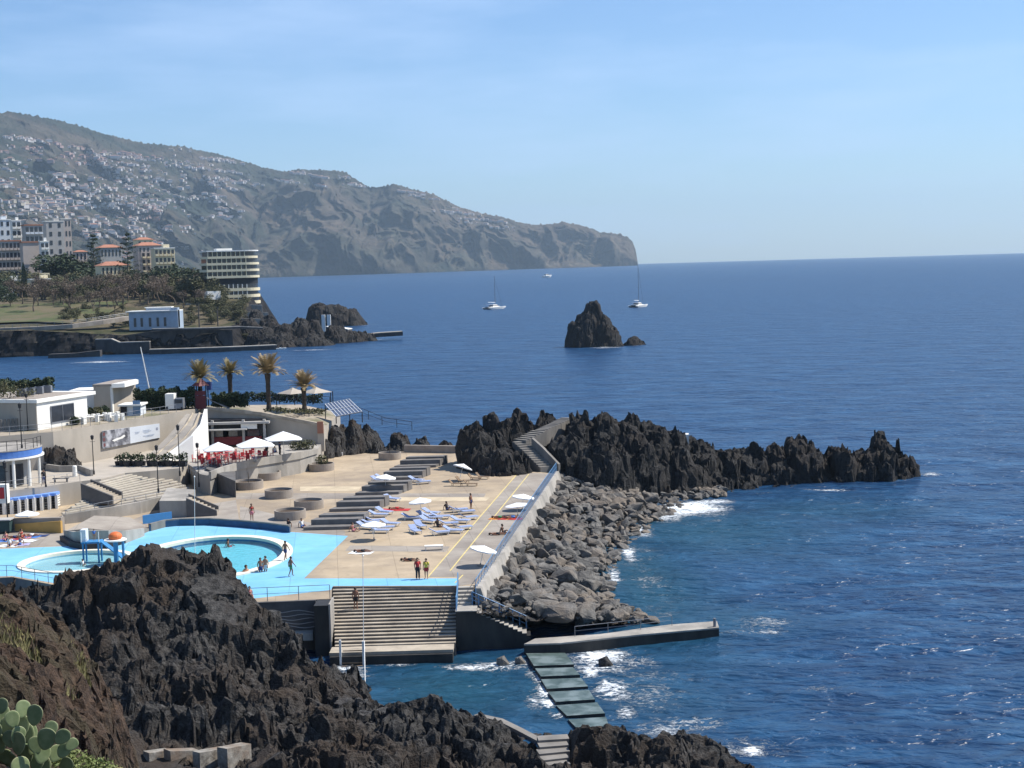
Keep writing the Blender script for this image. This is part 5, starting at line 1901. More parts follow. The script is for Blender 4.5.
PARA = Proto(parasol_proto())
for px, py, h, lb, tilt in [(385, 492.5, 1, 'white parasol standing in front of the third bench', .08), (422, 518, 1, 'white parasol in the middle of the loungers', -.08), (374, 540, .85, 'white parasol nearest the blue paving, among the left loungers', .0),
                            (522, 510, .8, 'farther white parasol by the sea railing', .12), (518, 516, .65, 'small low white parasol by the sea railing', -.1), (480, 566, .85, 'white parasol alone on the walkway near the front of the deck', .22), (28, 530, .95, 'white parasol beside the yellow wall near the children pool', 0)]:
    o = PARA.put(G(px, py), .4, lb, 'white parasols on the deck', scale=(1.05, 1.05, h))
    o.rotation_euler = (tilt * .4, tilt, .4)
o = PARA.put(G(459, 481), .2, 'white parasol leaning over the brown deck chairs below the headland', 'white parasols on the deck')
o.rotation_euler = (-.1, .32, .2)
CAFE = Proto(parasol_proto(2.35, 3.2, 1.0, 8, 'cafe_parasol', square=True))
for px, py, lb in [(219, 465, 'left one of the three large white café parasols'), (256, 462, 'middle one of the three large white café parasols, widest in view'), (284, 455, 'right one of the three large white café parasols, farthest back')]:
    CAFE.put(G(px, py, 6.5), .3, lb, 'large café parasols', scale=(.98, .98, .95) if px > 220 else (.8, .8, .88))

# ================================================================ planters and stepped benches
def planter(px, py, wpx, label, plant=None):
    v = G(px, py)
    r = wpx * v.y / FPX / 2
    t = thing('planter', label, 'planter', (v.x, v.y + r, ZD), group='round concrete planters')
    MB().lathe([(r, 0), (r, .92), (r - .14, .92), (r - .14, .62)], 40, closed=False).build('wall', MAT['concrete_brown'], t)
    MB().sheet([ring((0, 0), r - .13, r - .13, 32)], .66).build('soil', MAT['soil'], t)
    if plant == 'stick':
        MB().tube([(0, 0, .6), (.05, 0, 1.3), (.0, .03, 2.0)], [.06, .05, .03], 6).build('stem', MAT['bark'], t)
    if plant == 'bush':
        leafball((0, 0, 1.35), (.85, .85, .75), 260, .16).build('shrub', MAT['leaf_olive'], t)
        for a in (0, 2, 4):
            MB().tube([(0, 0, .6), (.3 * math.cos(a), .3 * math.sin(a), 1.4)], [.05, .02], 5).build('stem', MAT['bark'], t)


def leafball(c, r, n, s, hollow=.55, seed=None):
    rr = random.Random(seed if seed is not None else random.random())
    mb = MB()
    for k in range(n):
        while True:
            v = Vector((rr.uniform(-1, 1), rr.uniform(-1, 1), rr.uniform(-1, 1)))
            if hollow * rr.random() < v.length < 1:
                break
        p = Vector((c[0] + v.x * r[0], c[1] + v.y * r[1], c[2] + v.z * r[2]))
        a = Vector((rr.gauss(0, 1), rr.gauss(0, 1), rr.gauss(0, .6))).normalized()
        b = a.cross(Vector((rr.gauss(0, 1), rr.gauss(0, 1), rr.gauss(0, 1)))).normalized()
        q = s * rr.uniform(.6, 1.3)
        mb.add([p - a * q, p + b * q * .5, p + a * q, p - b * q * .5], [(0, 1, 2, 3)])
    return mb


MAT['concrete_brown'] = M('brown_grey_concrete', (0.27, 0.23, 0.19), .85, c2=(.35, .305, .26), sc=1.2, bump=.08)
planter(277, 499.5, 29, 'empty round planter second from the left front row, behind the gap')
planter(307, 510.5, 30, 'empty round planter right behind the one nearest the pool')
planter(288, 521, 32, 'empty round planter nearest the oval pool')
planter(320, 472, 26, 'round planter with a green bush at the back left of the deck', 'bush')
planter(389, 460.5, 23, 'round planter with a stump at the back edge of the deck', 'stick')
planter(265, 481, 28, 'round planter with a bare stick below the café terrace wall', 'stick')
planter(246, 490.5, 30, 'round planter with a stick beside the dark sloping wall', 'stick')


def stepped_bench(px, py, wpx, label):
    v = G(px, py)
    w = wpx * v.y / FPX
    t = thing('stepped_bench', label, 'bench', (v.x, v.y, ZD), -.02, 'stepped concrete benches')
    sh = .16 * w
    for k, (dy, x0, x1, z0, z1, nm) in enumerate(((0, 0, 0, .14, .32, 'lower_step'), (1.3, .10, -.02, .55, .84, 'middle_step'), (2.6, .22, 0, 1.0, 1.08, 'upper_step'))):
        a = -w / 2 + sh * k * .75
        b = w / 2 + sh * k * .55 - (0 if k else 0)
        mb = MB().prism([(a, dy), (b, dy), (b + .35, dy + 1.3), (a + .4, dy + 1.3)], 0, z1)
        mb.build(nm, MAT['bench'], t)


MAT['bench'] = M('shade_grey_bench_concrete', (0.13, 0.12, 0.112), .85, c2=(.20, .187, .175), sc=.9)  # shade of the bench fronts put into the overall tone
for px, py, w, lb in [(328, 530, 50, 'nearest of the five stepped concrete benches, next to the blue paving'), (352, 511.5, 46, 'second nearest stepped bench, with loungers at its right end'), (377, 495, 44, 'middle stepped bench, with a white parasol before it'), (398, 480, 41, 'fourth stepped bench counted from the pool'), (415, 468, 42, 'farthest stepped bench at the back of the deck')]:
    stepped_bench(px, py, w, lb)
o = MB().wall([g2(405, 452), g2(457, 453)], ZD, ZD + 1.0, .5).build('low_wall', MAT['concrete_brown'])
tag(o, 'low brown wall closing the back right edge of the deck', 'wall')
o = MB().box((G(336, 456).x, G(336, 456).y, ZD + .25), (1.9, .5, .5), .4).build('white_block', MAT['white'])
tag(o, 'small white block on the ground before the back rocks', 'block')
# ================================================================ café terrace
ZC = 6.3
MAT['darkred_c'] = M('dark_red_counter', (.16, .02, .025), .6)
cw = [g2(210, 476, ZC), g2(222, 471, ZC), g2(238, 466.5, ZC), g2(258, 462.5, ZC), g2(280, 459, ZC), g2(300, 455.5, ZC), g2(317, 452, ZC - .2)]
o = MB().prism(cw + [g2(322, 443, ZC), g2(262, 446, ZC), g2(206, 449, ZC), g2(186, 462, ZC), g2(200, 474, ZC)], ZD - .2, ZC).build('cafe_terrace', MAT['concrete'])
setting(o, 'raised café terrace with a curved concrete front')
t = thing('terrace_parapet', 'curved pale parapet with planting in front of the café tables', 'wall', (*cw[3], ZC))
MB().wall(cw, ZC - .4, [ZC + .5] * 6 + [ZC + .2], .3).wpart('parapet', MAT['concrete'], t)
for k, (px, py) in enumerate([(296, 450), (303, 449.5), (309, 449)]):
    v = G(px, py, ZC)
    o = leafball((v.x, v.y, ZC + .6), (1.0, .8, .7), 300, .14, .3, 5 + k).build('shrub', MAT['leaf_olive'])
    tag(o, ['green shrub just right of the right café parasol pole', 'middle green shrub at the right end of the café terrace', 'last green shrub at the right end of the café terrace'][k], 'shrub')
# café building set into the terrace wall
t = thing('cafe_building', 'low café building tucked under the terrace wall behind the parasols', 'café', G(236, 449, ZC))
a, b = D(207, 449, 203.2), D(268, 447, 203.2)
y0 = 201.4
MB().box(((a.x + b.x) / 2, 204.6, ZC + 1.6), (b.x - a.x, 6, 3.6)).wpart('dark_interior', MAT['dark'], t)
MB().box(((a.x + b.x) / 2 + .3, 201.2, ZC + 3.0), (b.x - a.x + .8, 1.0, .30)).wpart('white_awning', MAT['greywall'], t)
MB().box(((a.x + b.x) / 2 - .8, 200.6, ZC + 2.2), (b.x - a.x - 3, 1.6, .14)).wpart('lower_awning', MAT['greywall'], t)
for px in (213, 244, 265):
    v = D(px, 449, 201.0)
    MB().box((v.x, 201.3, ZC + 1.7), (.34, .4, 3.4)).wpart('pillar', MAT['greywall'], t)
for px, w in ((222, 2.0), (231, 2.0), (254, 1.6)):
    v = D(px, 449, 201.5)
    MB().box((v.x, 201.55, ZC + 1.15), (w, .12, 1.6)).wpart('window', MAT['glass_dark'], t)
MB().box((D(238, 449, 201).x, 201.4, ZC + .55), (6.5, .5, 1.1)).wpart('counter', MAT['darkred_c'], t)
v = D(250, 449, 201)
MB().box((v.x, 201.0, ZC + 2.55), (2.2, .1, .8)).wpart('menu_board', MAT['white'], t)


def cafe_table():
    t = thing('cafe_table', 'red café table', 'table', (0, 0, 0))
    MB().lathe([(.42, .70), (.42, .74)], 16).build('tabletop', MAT['pink_top'], t)
    MB().lathe([(.26, 0), (.05, .06), (.045, .70)], 10).build('pedestal', MAT['rail_grey'], t)
    return t


def cafe_chair():
    t = thing('cafe_chair', 'red café chair', 'chair', (0, 0, 0))
    MB().box((0, 0, .44), (.44, .44, .05)).build('seat', MAT['red'], t)
    MB().box((0, .22, .72), (.44, .05, .50)).build('backrest', MAT['red'], t)
    for sx in (-1, 1):
        for sy in (-1, 1):
            MB().box((sx * .19, sy * .19, .21), (.04, .04, .42)).build('leg', MAT['red'], t)
    return t


MAT['pink_top'] = M('pale_red_tabletop', (.62, .22, .20), .5, var=.08)
TB, CH = Proto(cafe_table()), Proto(cafe_chair())
rr = random.Random(3)
tabs = [(200, 462), (207, 458), (213, 463), (215, 457), (222, 460.5), (229, 457), (232, 462), (240, 459), (247, 461.5), (251, 456.5), (259, 459), (266, 457.5), (208, 466.5), (221, 466)]
for px, py in tabs:
    v = G(px, py, ZC)
    TB.put(v, 0, 'small red topped café table among red chairs under the large parasols', 'café tables on the terrace')
    a0 = rr.uniform(0, 6.28)
    for k in range(3 if px % 2 else 4):
        a = a0 + k * 1.7
        wh = 'left' if px < 227 else 'middle' if px < 258 else 'right'
        CH.put((v.x + .72 * math.cos(a), v.y + .72 * math.sin(a), ZC), a - 1.57, 'red café chair at a table by the %s one of the large white parasols' % wh, 'café chairs by the %s parasol' % wh)
person('sitting', G(275, 456, ZC) + Vector((0, 0, .4)), .4, 'café guest in white seated under the right large parasol', [('shirt', WHT), ('trunks', BLU)])
person('standing', G(280, 455, ZC), 2.2, 'café guest in a dark blue shirt standing under the right large parasol', [('shirt', NAVY), ('trousers', BLK)])
person('standing', G(267, 457, ZC), -.6, 'café guest in black standing between the two right parasols', [('shirt', BLK), ('trousers', BLK)])

# potted plants in a row below the banner
def pot_plant():
    t = thing('potted_plant', 'dark potted plant', 'potted plant', (0, 0, 0))
    MB().lathe([(.36, 0), (.46, .6), (.40, .6), (.38, .5)], 14).build('pot', MAT['dark'], t)
    leafball((0, 0, 1.05), (.5, .5, .6), 70, .17, .2, 9).build('leaves', MAT['leaf_dark'], t)
    MB().cyl((0, 0, .4), (0, 0, 1.1), .04, n=6).build('stem', MAT['bark'], t)
    return t


PP = Proto(pot_plant())
for k, px in enumerate((118, 122.5, 127, 131, 135, 139, 143, 150, 153.5, 160, 165, 169, 175, 180.5, 184)):
    PP.put(G(px, 465.5 + (k % 3) * .4, ZP), k * 1.3, 'dark potted plant in the row at the foot of the banner wall', 'potted plants below the banner', scale=.85 + .12 * (k % 3))

# street lamps
def lamp_proto():
    t = thing('street_lamp', 'dark street lamp', 'street lamp', (0, 0, 0))
    MB().cyl((0, 0, 0), (0, 0, 4.9), .07, .045, 8).build('pole', MAT['dark'], t)
    MB().lathe([(.12, 0), (.12, .5), (.07, .6)], 10).build('base', MAT['dark'], t)
    MB().lathe([(.05, 4.85), (.17, 4.95), (.20, 5.35), (.24, 5.38), (.02, 5.55)], 10).build('lantern', MAT['dark'], t)
    MB().bar((-.3, 0, 4.6), (.3, 0, 4.6), .04, .04).build('crossbar', MAT['dark'], t)
    return t


LP = Proto(lamp_proto())
for px, py, z, h, lb in [(94, 474.5, ZP, .85, 'dark street lamp in front of the banner wall, left of the steps'), (158.5, 493, 5.0, 1.0, 'dark street lamp standing in the diagonal plaza steps'), (180, 476, 5.8, 1.12, 'dark street lamp in front of the curved ramp wall'), (199, 487, 4.8, .95, 'dark street lamp beside the café terrace railing'), (46, 487, ZP, .5, 'short dark lamp on the plaza railing corner'), (8, 526, ZD, 1.25, 'dark lamp pole in front of the stacked loungers'), (22, 449, 10.6, .95, 'dark lamp pole on the roof terrace of the blue banded building'), (28, 431, ZU, .85, 'dark lamp pole before the tan wall of the white building')]:
    LP.put(G(px, py, z), 0, lb, 'street lamps of the bathing complex', scale=(1, 1, h))
for px, y0_, y1_, Y, lb in [(363.5, 641, 556, 111.6, 'thin white mast standing at the foot of the seating steps'), (195, 560, 477, 128, 'thin white mast rising behind the lava beside the oval pool')]:
    a, b = D(px, y0_, Y), D(px - .6, y1_, Y)
    t = thing('mast', lb, 'mast', a)
    MB().cyl(a, b, .03, .02, 6).wpart('pole', MAT['rail_white'], t)
    MB().lathe([(.09, 0), (.02, .12)], 8, (b.x, b.y, b.z)).wpart('cap', MAT['rail_white'], t)
a, b = D(150, 393, 214), D(140.5, 347, 214)
t = thing('flagpole', 'leaning white pole with a stay rope against the sea behind the hedge', 'pole', a)
MB().cyl(a, b, .10, .06, 6).wpart('pole', MAT['rail_white'], t)
c = D(152, 390, 216)
MB().cyl(b, c, .03, .03, 5).wpart('stay_rope', MAT['rail_grey'], t)

# ================================================================ white building and neighbours on the upper terrace
def wbox(pts, z0, z1):
    return MB().prism([(p[0], p[1]) for p in pts], z0, z1)


fl, fr2 = G(38, 430.5, ZU), G(88, 421.5, ZU)
dirf = Vector((fr2.x - fl.x, fr2.y - fl.y)).normalized()
nin = Vector((-dirf.y, dirf.x))
LW = 11.0
ht = D(38, 399, fl.y).z - .5
t = thing('white_building', 'modern white building with a tan side wall and one wide dark window', 'building', fl)
P = [Vector((fl.x, fl.y)), Vector((fr2.x, fr2.y)), Vector((fr2.x, fr2.y)) + nin * 12, Vector((fl.x, fl.y)) + nin * 12]
wbox(P, ZU - .5, ht).wpart('wall', MAT['white'], t)
sidew = [Vector((fl.x, fl.y)) - dirf * .06 + nin * .02, Vector((fl.x, fl.y)) - dirf * .06 + nin * 12]
MB().wall([tuple(q) for q in sidew], ZU - .5, ht - .05, .1).wpart('side_wall', MAT['wall_tan'], t)
o2 = [P[0] - dirf * .25 - nin * .25, P[1] + dirf * 1.6 - nin * .25, P[2] + dirf * 1.6 + nin * .2, P[3] - dirf * .25 + nin * .2]
wbox(o2, ht + .003, ht + .42).wpart('roof', MAT['white'], t)
o3 = [P[0] + dirf * .4 + nin * .4, P[1] - dirf * .2 + nin * .4, P[2] - dirf * .2 - nin * .4, P[3] + dirf * .4 - nin * .4]
wbox(o3, ht + .42, ht + .47).wpart('roof_gravel', MAT['concrete_brown'], t)
w0_, w1_ = Vector((fl.x, fl.y)) + dirf * 2.6, Vector((fl.x, fl.y)) + dirf * 7.2
wd = MB().wall([tuple(w0_ - nin * .04), tuple(w1_ - nin * .04)], ZU + .7, ZU + 2.7, .1).wpart('window', MAT['glass_dark'], t)
wf = MB()
for z in (ZU + .66, ZU + 2.72):
    wf.wall([tuple(w0_ - nin * .07), tuple(w1_ - nin * .07)], z - .05, z + .05, .12)
for s in (0, .5, 1):
    q = w0_.lerp(w1_, s) - nin * .09
    wf.box((q.x, q.y, ZU + 1.7), (.08, .08, 2.0), math.atan2(dirf.y, dirf.x))
fo = bpy.data.objects.new('frame', wf.mesh('frame', MAT['rail_grey'], off=t.location))
COL.objects.link(fo)
fo.parent = wd
for k in range(4):
    q = P[0].lerp(P[1], .35 + .17 * k) + nin * 5
    t2 = thing('roof_unit', ['grey roof unit nearest the left on the white building', 'second grey roof unit on the white building', 'third grey roof unit on the white building', 'rightmost grey roof unit on the white building'][k], 'air conditioner', (q.x, q.y, ht + .47), group='roof units of the white building')
    MB().box((q.x, q.y, ht + .95), (1.1, .7, .9)).wpart('housing', MAT['rail_grey'], t2)
    MB().lathe([(.3, 0), (.3, .05)], 14, (q.x, q.y, ht + 1.405)).wpart('fan', MAT['dark'], t2)
t = thing('tan_building', 'tall plain tan block with a projecting white roof slab', 'building', G(100, 420, ZU))
a, b = D(95, 420, 203), D(111.5, 420, 203)
za = D(100, 386.5, 203).z
MB().prism([(a.x, 203), (b.x, 203), (b.x + 1.5, 211), (a.x + 1, 211)], ZU - .5, za).wpart('wall', MAT['wall_tan'], t)
MB().prism([(b.x + .26, 202.9), (b.x + 1.9, 203.6), (b.x + 2.3, 209.6), (b.x + 1.55, 211)], za - .25, za + .32).wpart('roof_slab', MAT['white'], t)
MB().prism([(a.x - .1, 202.9), (b.x + .2, 202.9), (b.x + 1.5, 211.1), (a.x + .9, 211.1)], za + .003, za + .30).wpart('roof', MAT['concrete_brown'] if 'concrete_brown' in MAT else MAT['wall_tan'], t)
MB().box((b.x + .12, 203.4, (ZU + za) / 2), (.22, .7, za - ZU)).wpart('white_edge', MAT['white'], t)
MB().prism([(a.x - 4, 205), (a.x - .02, 205), (a.x - .02, 210), (a.x - 4, 210)], ZU - .5, za - .6).wpart('side_wing', MAT['white'], t)
# kiosk
t = thing('kiosk', 'small white kiosk with a blue glass side above the banner', 'kiosk', G(133, 422, ZU))
a, b = D(121, 424, 198), D(141, 423, 198)
zk = D(130, 406, 198).z
MB().prism([(a.x, 198), (a.x + .9, 197.6), (a.x + .9, 201), (a.x, 201)], ZU - .2, zk).wpart('dark_side', MAT['dark'], t)
MB().prism([(a.x + .92, 197.9), (b.x, 197.9), (b.x, 201), (a.x + .92, 201)], ZU - .2, zk).wpart('wall', MAT['cool_white'], t)
MB().box(((a.x + b.x) / 2 + .9, 197.86, ZU + 1.1), (1.0, .08, 1.9)).wpart('glass', M('blue_glass', (.10, .20, .34), .2, var=.1, spec=.6), t)
MB().prism([(a.x - .2, 197.5), (b.x + .25, 197.5), (b.x + .25, 201.2), (a.x - .2, 201.2)], zk + .003, zk + .22).wpart('roof', MAT['white'], t)
# small service truck
t = thing('parked_van', 'small white and grey van parked at the top of the ramp', 'van', G(177, 413.5, ZU))
v = D(177, 413.5, 205)
MB().box((v.x - .7, v.y, ZU + 1.25), (1.2, 2.2, 2.1)).wpart('cargo_box', MAT['white'], t)
MB().box((v.x + .55, v.y - .3, ZU + .95), (1.3, 1.8, 1.4), 0, 0, .86).wpart('body', MAT['rail_grey'], t)
MB().box((v.x + .55, v.y - 1.17, ZU + 1.25), (.95, .06, .5)).wpart('windscreen', MAT['glass_dark'], t)
for sx in (-1.1, .95):
    MB().cyl((v.x + sx - .1, v.y - .9, ZU + .32), (v.x + sx + .12, v.y - .9, ZU + .32), .32, n=14).wpart('wheel', MAT['dark'], t)
# cars/white things at the building foot: terrace furniture and shrubs
for k, (px, py, s, mt, lb) in enumerate([(86, 419.5, 1.0, 'leaf_dark', 'round clipped shrub at the right corner of the white building'), (97, 419, .9, 'leaf_olive', 'loose shrub in front of the tan block'), (104, 417.5, .9, 'leaf_dark', 'dark shrub right of the tan block front'), (118, 405, 1.7, 'leaf_olive', 'big olive bush between the tan block and the kiosk'), (75, 425, .6, 'leaf_dark', 'small shrub below the wide dark window'), (123, 396, 1.4, 'leaf_dark', 'dark bush in the shade of the white roof slab')]):
    v = G(px, py, ZU)
    o = leafball((v.x, v.y, ZU + s * .9), (s, s, s * .95), 420, .17, .4, 20 + k).build('shrub', MAT[mt])
    tag(o, lb, 'shrub')


def plastic_table():
    t = thing('terrace_table', 'white terrace table', 'table', (0, 0, 0))
    MB().lathe([(.55, .70), (.55, .75)], 14).build('tabletop', MAT['white'], t)
    for a in (0.8, 2.4, 3.9, 5.5):
        MB().cyl((.4 * math.cos(a), .4 * math.sin(a), 0), (.35 * math.cos(a), .35 * math.sin(a), .7), .03, n=6).build('leg', MAT['white'], t)
    for a in (0, 2.1, 4.2):
        MB().box((.95 * math.cos(a), .95 * math.sin(a), .45), (.45, .45, .9), a).build('seat', MAT['white'], t)
    return t


PT = Proto(plastic_table())
for px, py in ((79, 424), (90, 422), (99, 421), (106, 420), (112, 419), (116, 421)):
    PT.put(G(px, py, ZU), px, 'white terrace table with white seats outside the white building', 'white tables outside the white building')

# hedges along the sea side of the upper terrace
def hedge(name, label, pts, w, h, n, s, mat, seed):
    r_ = random.Random(seed)
    mb = MB()
    P_ = [Vector(p) for p in pts]
    for k in range(n):
        f = r_.random() * (len(P_) - 1)
        i = int(f)
        c = P_[i].lerp(P_[i + 1], f - i)
        u = r_.uniform(-1, 1)
        hh = h * (.88 + .10 * math.sin(f * 9 + seed) + .07 * math.sin(f * 23))
        z = r_.random() ** .7 * hh
        p = c + Vector((r_.uniform(-.2, .2), u * w / 2, z))
        a = Vector((r_.gauss(0, 1), r_.gauss(0, 1), r_.gauss(0, .7))).normalized()
        b = a.cross(Vector((r_.gauss(0, 1), r_.gauss(0, 1), r_.gauss(0, 1)))).normalized()
        q = s * r_.uniform(.6, 1.4)
        mb.add([p - a * q, p + b * q * .6, p + a * q, p - b * q * .6], [(0, 1, 2, 3)])
    o = mb.build(name, mat)
    return tag(o, label, 'hedge')


hedge('hedge', 'tall dark hedge behind the kiosk and the ramp top', [G(136, 410, ZU), G(155, 409.5, ZU), G(172, 408.5, ZU), G(196, 408, ZU)], 2.4, 3.0, 8000, .17, MAT['leaf_dark'], 1)
hedge('hedge', 'clipped dark green hedge between the play tower and the tallest palm', [G(213, 407.5, ZU), G(230, 407, ZU), G(248, 406.5, ZU)], 1.8, 2.1, 4200, .16, MAT['leaf_dark'], 2)
hedge('hedge', 'low dark hedge along the sea edge behind the two right palms', [G(250, 401, 10.2), G(285, 402, 9.8), G(322, 404, 9.4)], 1.6, 1.5, 2200, .18, MAT['leaf_dark'], 3)
hedge('hedge', 'dark green hedge behind the roof of the white building', [D(16, 394, 228), D(34, 393, 228), D(52, 391, 228)], 3, 2.2, 3600, .2, MAT['leaf_dark'], 4)
hedge('hedge', 'dusty planting in the bed between the tallest palm and the solar panel', [G(265, 411, 10.3), G(300, 413, 9.6), G(325, 413, 9.2)], 3.5, .55, 900, .16, MAT['leaf_olive'], 5)
hedge('hedge', 'dark hedge over the cliff edge at the far left behind the bare tree', [D(-60, 396, 215), D(-10, 394, 220), D(14, 394, 225)], 3, 2.4, 2600, .22, MAT['leaf_dark'], 6)

# palms
MAT['palm_bark'] = M('dark_palm_bark', (.035, .028, .022), .95, c2=(.08, .06, .045), sc=3)
def palm(px, pyb, ytop, Y, label, crown, seed, green):
    r_ = random.Random(seed)
    base = D(px, pyb, Y)
    top = D(px - .3, ytop, Y)
    H = top.z - base.z
    t = thing('palm_tree', label, 'palm tree', base, 0, 'palms on the upper terrace')
    th = H - crown * .82
    pr = []
    for k in range(12):
        z = th * k / 11
        pr.append((0.30 + .04 * (k % 2) + (.12 if k == 0 else 0) + (.10 if k > 9 else 0), z))
    MB().lathe(pr, 10).build('trunk', MAT['palm_bark'], t)
    mb = MB()
    for k in range(84):
        a = r_.uniform(0, 6.28)
        up = r_.uniform(.35, 1.35)
        L = crown * r_.uniform(.75, 1.1)
        d = Vector((math.cos(a) * math.cos(up), math.sin(a) * math.cos(up), math.sin(up)))
        p = Vector((0, 0, th))
        side = Vector((-math.sin(a), math.cos(a), 0))
        n = 9
        pts = []
        for j in range(n + 1):
            pts.append(p.copy())
            p = p + d * L / n
            d = (d + Vector((0, 0, -.085 - .02 * j * (1.2 - up)))).normalized()
        for j in range(n):
            w = .46 * math.sin(.5 + 2.4 * j / n) * crown / 2.6
            q0, q1 = pts[j], pts[j + 1]
            for s in (-1, 1):
                for m_ in (0, .5):
                    c = q0.lerp(q1, m_)
                    e = c + side * s * w + (q1 - q0) * .8 + Vector((0, 0, .12 * w - .05))
                    f = c.lerp(q1, .4) if m_ == 0 else q1
                    mb.add([c, e, f], [(0, 1, 2)])
    mb.build('crown', MAT['frond_green'] if green else MAT['frond'], t)


MAT['frond'] = M('sun_bleached_frond', (.24, .18, .09), .7, c2=(.42, .31, .16), sc=1.2)
MAT['frond_green'] = M('olive_frond', (.17, .145, .06), .7, c2=(.33, .26, .12), sc=1.2)
palm(201, 408, 362, 208, 'leftmost palm, rising behind the red play tower', 2.9, 1, True)
palm(231, 406, 361, 210, 'slim palm between the play tower and the tallest palm', 2.3, 2, True)
palm(269, 409, 355, 206, 'tallest palm with a thick dark trunk and upright brown crown', 3.2, 3, False)
palm(304.5, 409, 372, 206, 'short palm with a dry brown crown in front of the shade pavilion', 2.7, 4, False)

# play tower with slide
t = thing('play_tower', 'dark red play tower with a pointed roof and a slide', 'play tower', D(202, 409, 206.5))
b = t.location
for sx in (-.8, .8):
    for sy in (-.7, .7):
        MB().box((sx, sy, 1.7), (.14, .14, 3.4)).build('post', MAT['dark'], t)
MAT['darkred'] = M('dark_red_panel', (.12, .025, .03), .6, var=.1)
MB().box((0, 0, 1.5), (1.5, 1.3, .1)).build('platform', MAT['wood'], t)
MB().box((0, -.72, 1.0), (1.5, .06, 1.9)).box((0, -.72, 2.3), (1.5, .06, .6)).build('front_panel', MAT['darkred'], t)
MB().lathe([(1.35, 3.3), (.05, 4.3)], 4).build('roof', MAT['darkred'], t)
MB().box((1.1, .3, 3.2), (.6, .8, 1.1)).build('blue_hood', M('navy_panel', (.03, .05, .16), .6), t)
MB().bar((.8, -.2, 1.55), (4.0, -1.0, .1), .6, .08).build('slide', MAT['rail_grey'], t)

# shade pavilion beyond the right palm
t = thing('shade_pavilion', 'pale tented shade pavilion on thin posts behind the short palm', 'pavilion', D(305, 404, 213))
b = t.location
zt = D(305, 392, 213).z - b.z
for x in (-1.7, 1.7):
    MB().lathe([(2.3, zt - .1), (1.7, zt + .1), (.6, zt + .42), (.05, zt + .7)], 4, (x, 0, 0)).build('canopy', MAT['wall_tan'], t)
for x in (-3.9, -1.3, 1.3, 3.9):
    for y in (-1.2, 1.2):
        MB().box((x, y, (zt - .1) / 2), (.12, .12, zt - .1)).build('post', MAT['dark'], t)
# solar array
t = thing('solar_panel', 'tilted blue grey solar array on a dark frame at the end of the upper terrace', 'solar panel', D(343, 418, 208))
P4 = [D(332, 416, 206.0), D(355, 413.5, 207.0), D(361, 411.5, 208), D(349, 398.6, 210.5), D(325, 403, 209.5)]
q0, q1, q2, q3 = D(336, 416.5, 206.0), D(362, 411.5, 206.5), D(349, 399, 210), D(325, 404, 209.5)
nn = (q1 - q0).cross(q3 - q0).normalized()
MB().add([q0, q1, q2, q3] + [p - nn * .12 for p in (q0, q1, q2, q3)], [(0, 1, 2, 3), (7, 6, 5, 4), (0, 4, 5, 1), (1, 5, 6, 2), (2, 6, 7, 3), (3, 7, 4, 0)]).wpart('panel', M('solar_glass', (.10, .13, .20), .12, var=.1, spec=.8), t)
mb = MB()
for k in range(9):
    a_, b_ = q0.lerp(q1, k / 8) + nn * .02, q3.lerp(q2, k / 8) + nn * .02
    mb.bar(a_, b_, .07, .05)
for k in (0, .25, .5, .75, 1):
    mb.bar(q0.lerp(q3, k) + nn * .025, q1.lerp(q2, k) + nn * .025, .07 if k != .5 else .22, .05)
mb.wpart('panel_frame', MAT['cool_white'], t)
for p in (q2, q3):
    MB().cyl(p - nn * .1, (p.x, p.y, 8.3), .07, n=6).wpart('leg', MAT['dark'], t)
for p in (q0, q1):
    MB().cyl(p - nn * .1, (p.x, p.y, 8.3), .07, n=6).wpart('leg', MAT['dark'], t)
railing('railing', 'dark railing along the sea edge right of the solar array', [D(355, 414, 210), D(385, 426, 212), D(412, 430, 213)], 1.2, 2.0, 'dark', .03)
railing('railing', 'dark railing behind the tallest palm against the sea', [G(245, 400.5, 10.4), G(330, 404, 9.4)], 1.1, 2.0, 'dark', .03)
t = thing('info_post', 'orange brown pillar at the end of the café retaining wall', 'pillar', (e.x, e.y, 6.2))
MB().box((e.x + .1, e.y - .62, 8.6), (.8, .25, 1.6)).wpart('panel', MAT['terracotta'], t)

# ================================================================ blue banded round building at the left edge
c0 = G(6, 489, ZP)
cx, cy = c0.x - 2.0, c0.y + 4.2
t = thing('round_building', 'round white building with a blue band under its roof terrace', 'building', (cx, cy, ZP))
RB = 4.6
MB().lathe([(RB - 1.2, 0), (RB - 1.2, 3.3)], 40).build('wall', MAT['greywall'], t)
MB().lathe([(RB, 3.3), (RB + .08, 3.4), (RB + .08, 4.1), (RB - .2, 4.1)], 48).build('blue_band', M('blue_fascia', (.08, .19, .50), .6, var=.08), t)
MB().lathe([(RB + .3, 3.12), (RB + .3, 3.3), (RB - .5, 3.3)], 48).build('white_lip', MAT['white'], t)
MB().lathe([(RB + .12, 4.102), (RB + .12, 4.2), (.2, 4.2)], 48).build('roof_terrace', MAT['concrete'], t)
for k in range(7):
    a = -2.6 + k * .42
    MB().cyl((RB * math.cos(a), RB * math.sin(a), 0), (RB * math.cos(a), RB * math.sin(a), 3.12), .18, n=10).build('column', MAT['white'], t)
for a in (-2.0, -1.3, -.7):
    MB().box(((RB - 1.15) * math.cos(a), (RB - 1.15) * math.sin(a), 1.3), (.12, 1.6, 2.4), a).build('window', MAT['glass_dark'], t)
railing('railing', 'dark railing round the roof of the blue banded building', [(cx + RB * math.cos(a), cy + RB * math.sin(a), ZP + 4.2) for a in (-2.8, -2.3, -1.8, -1.3, -.8, -.3, .2)], 1.1, 1.1, 'dark', .03)
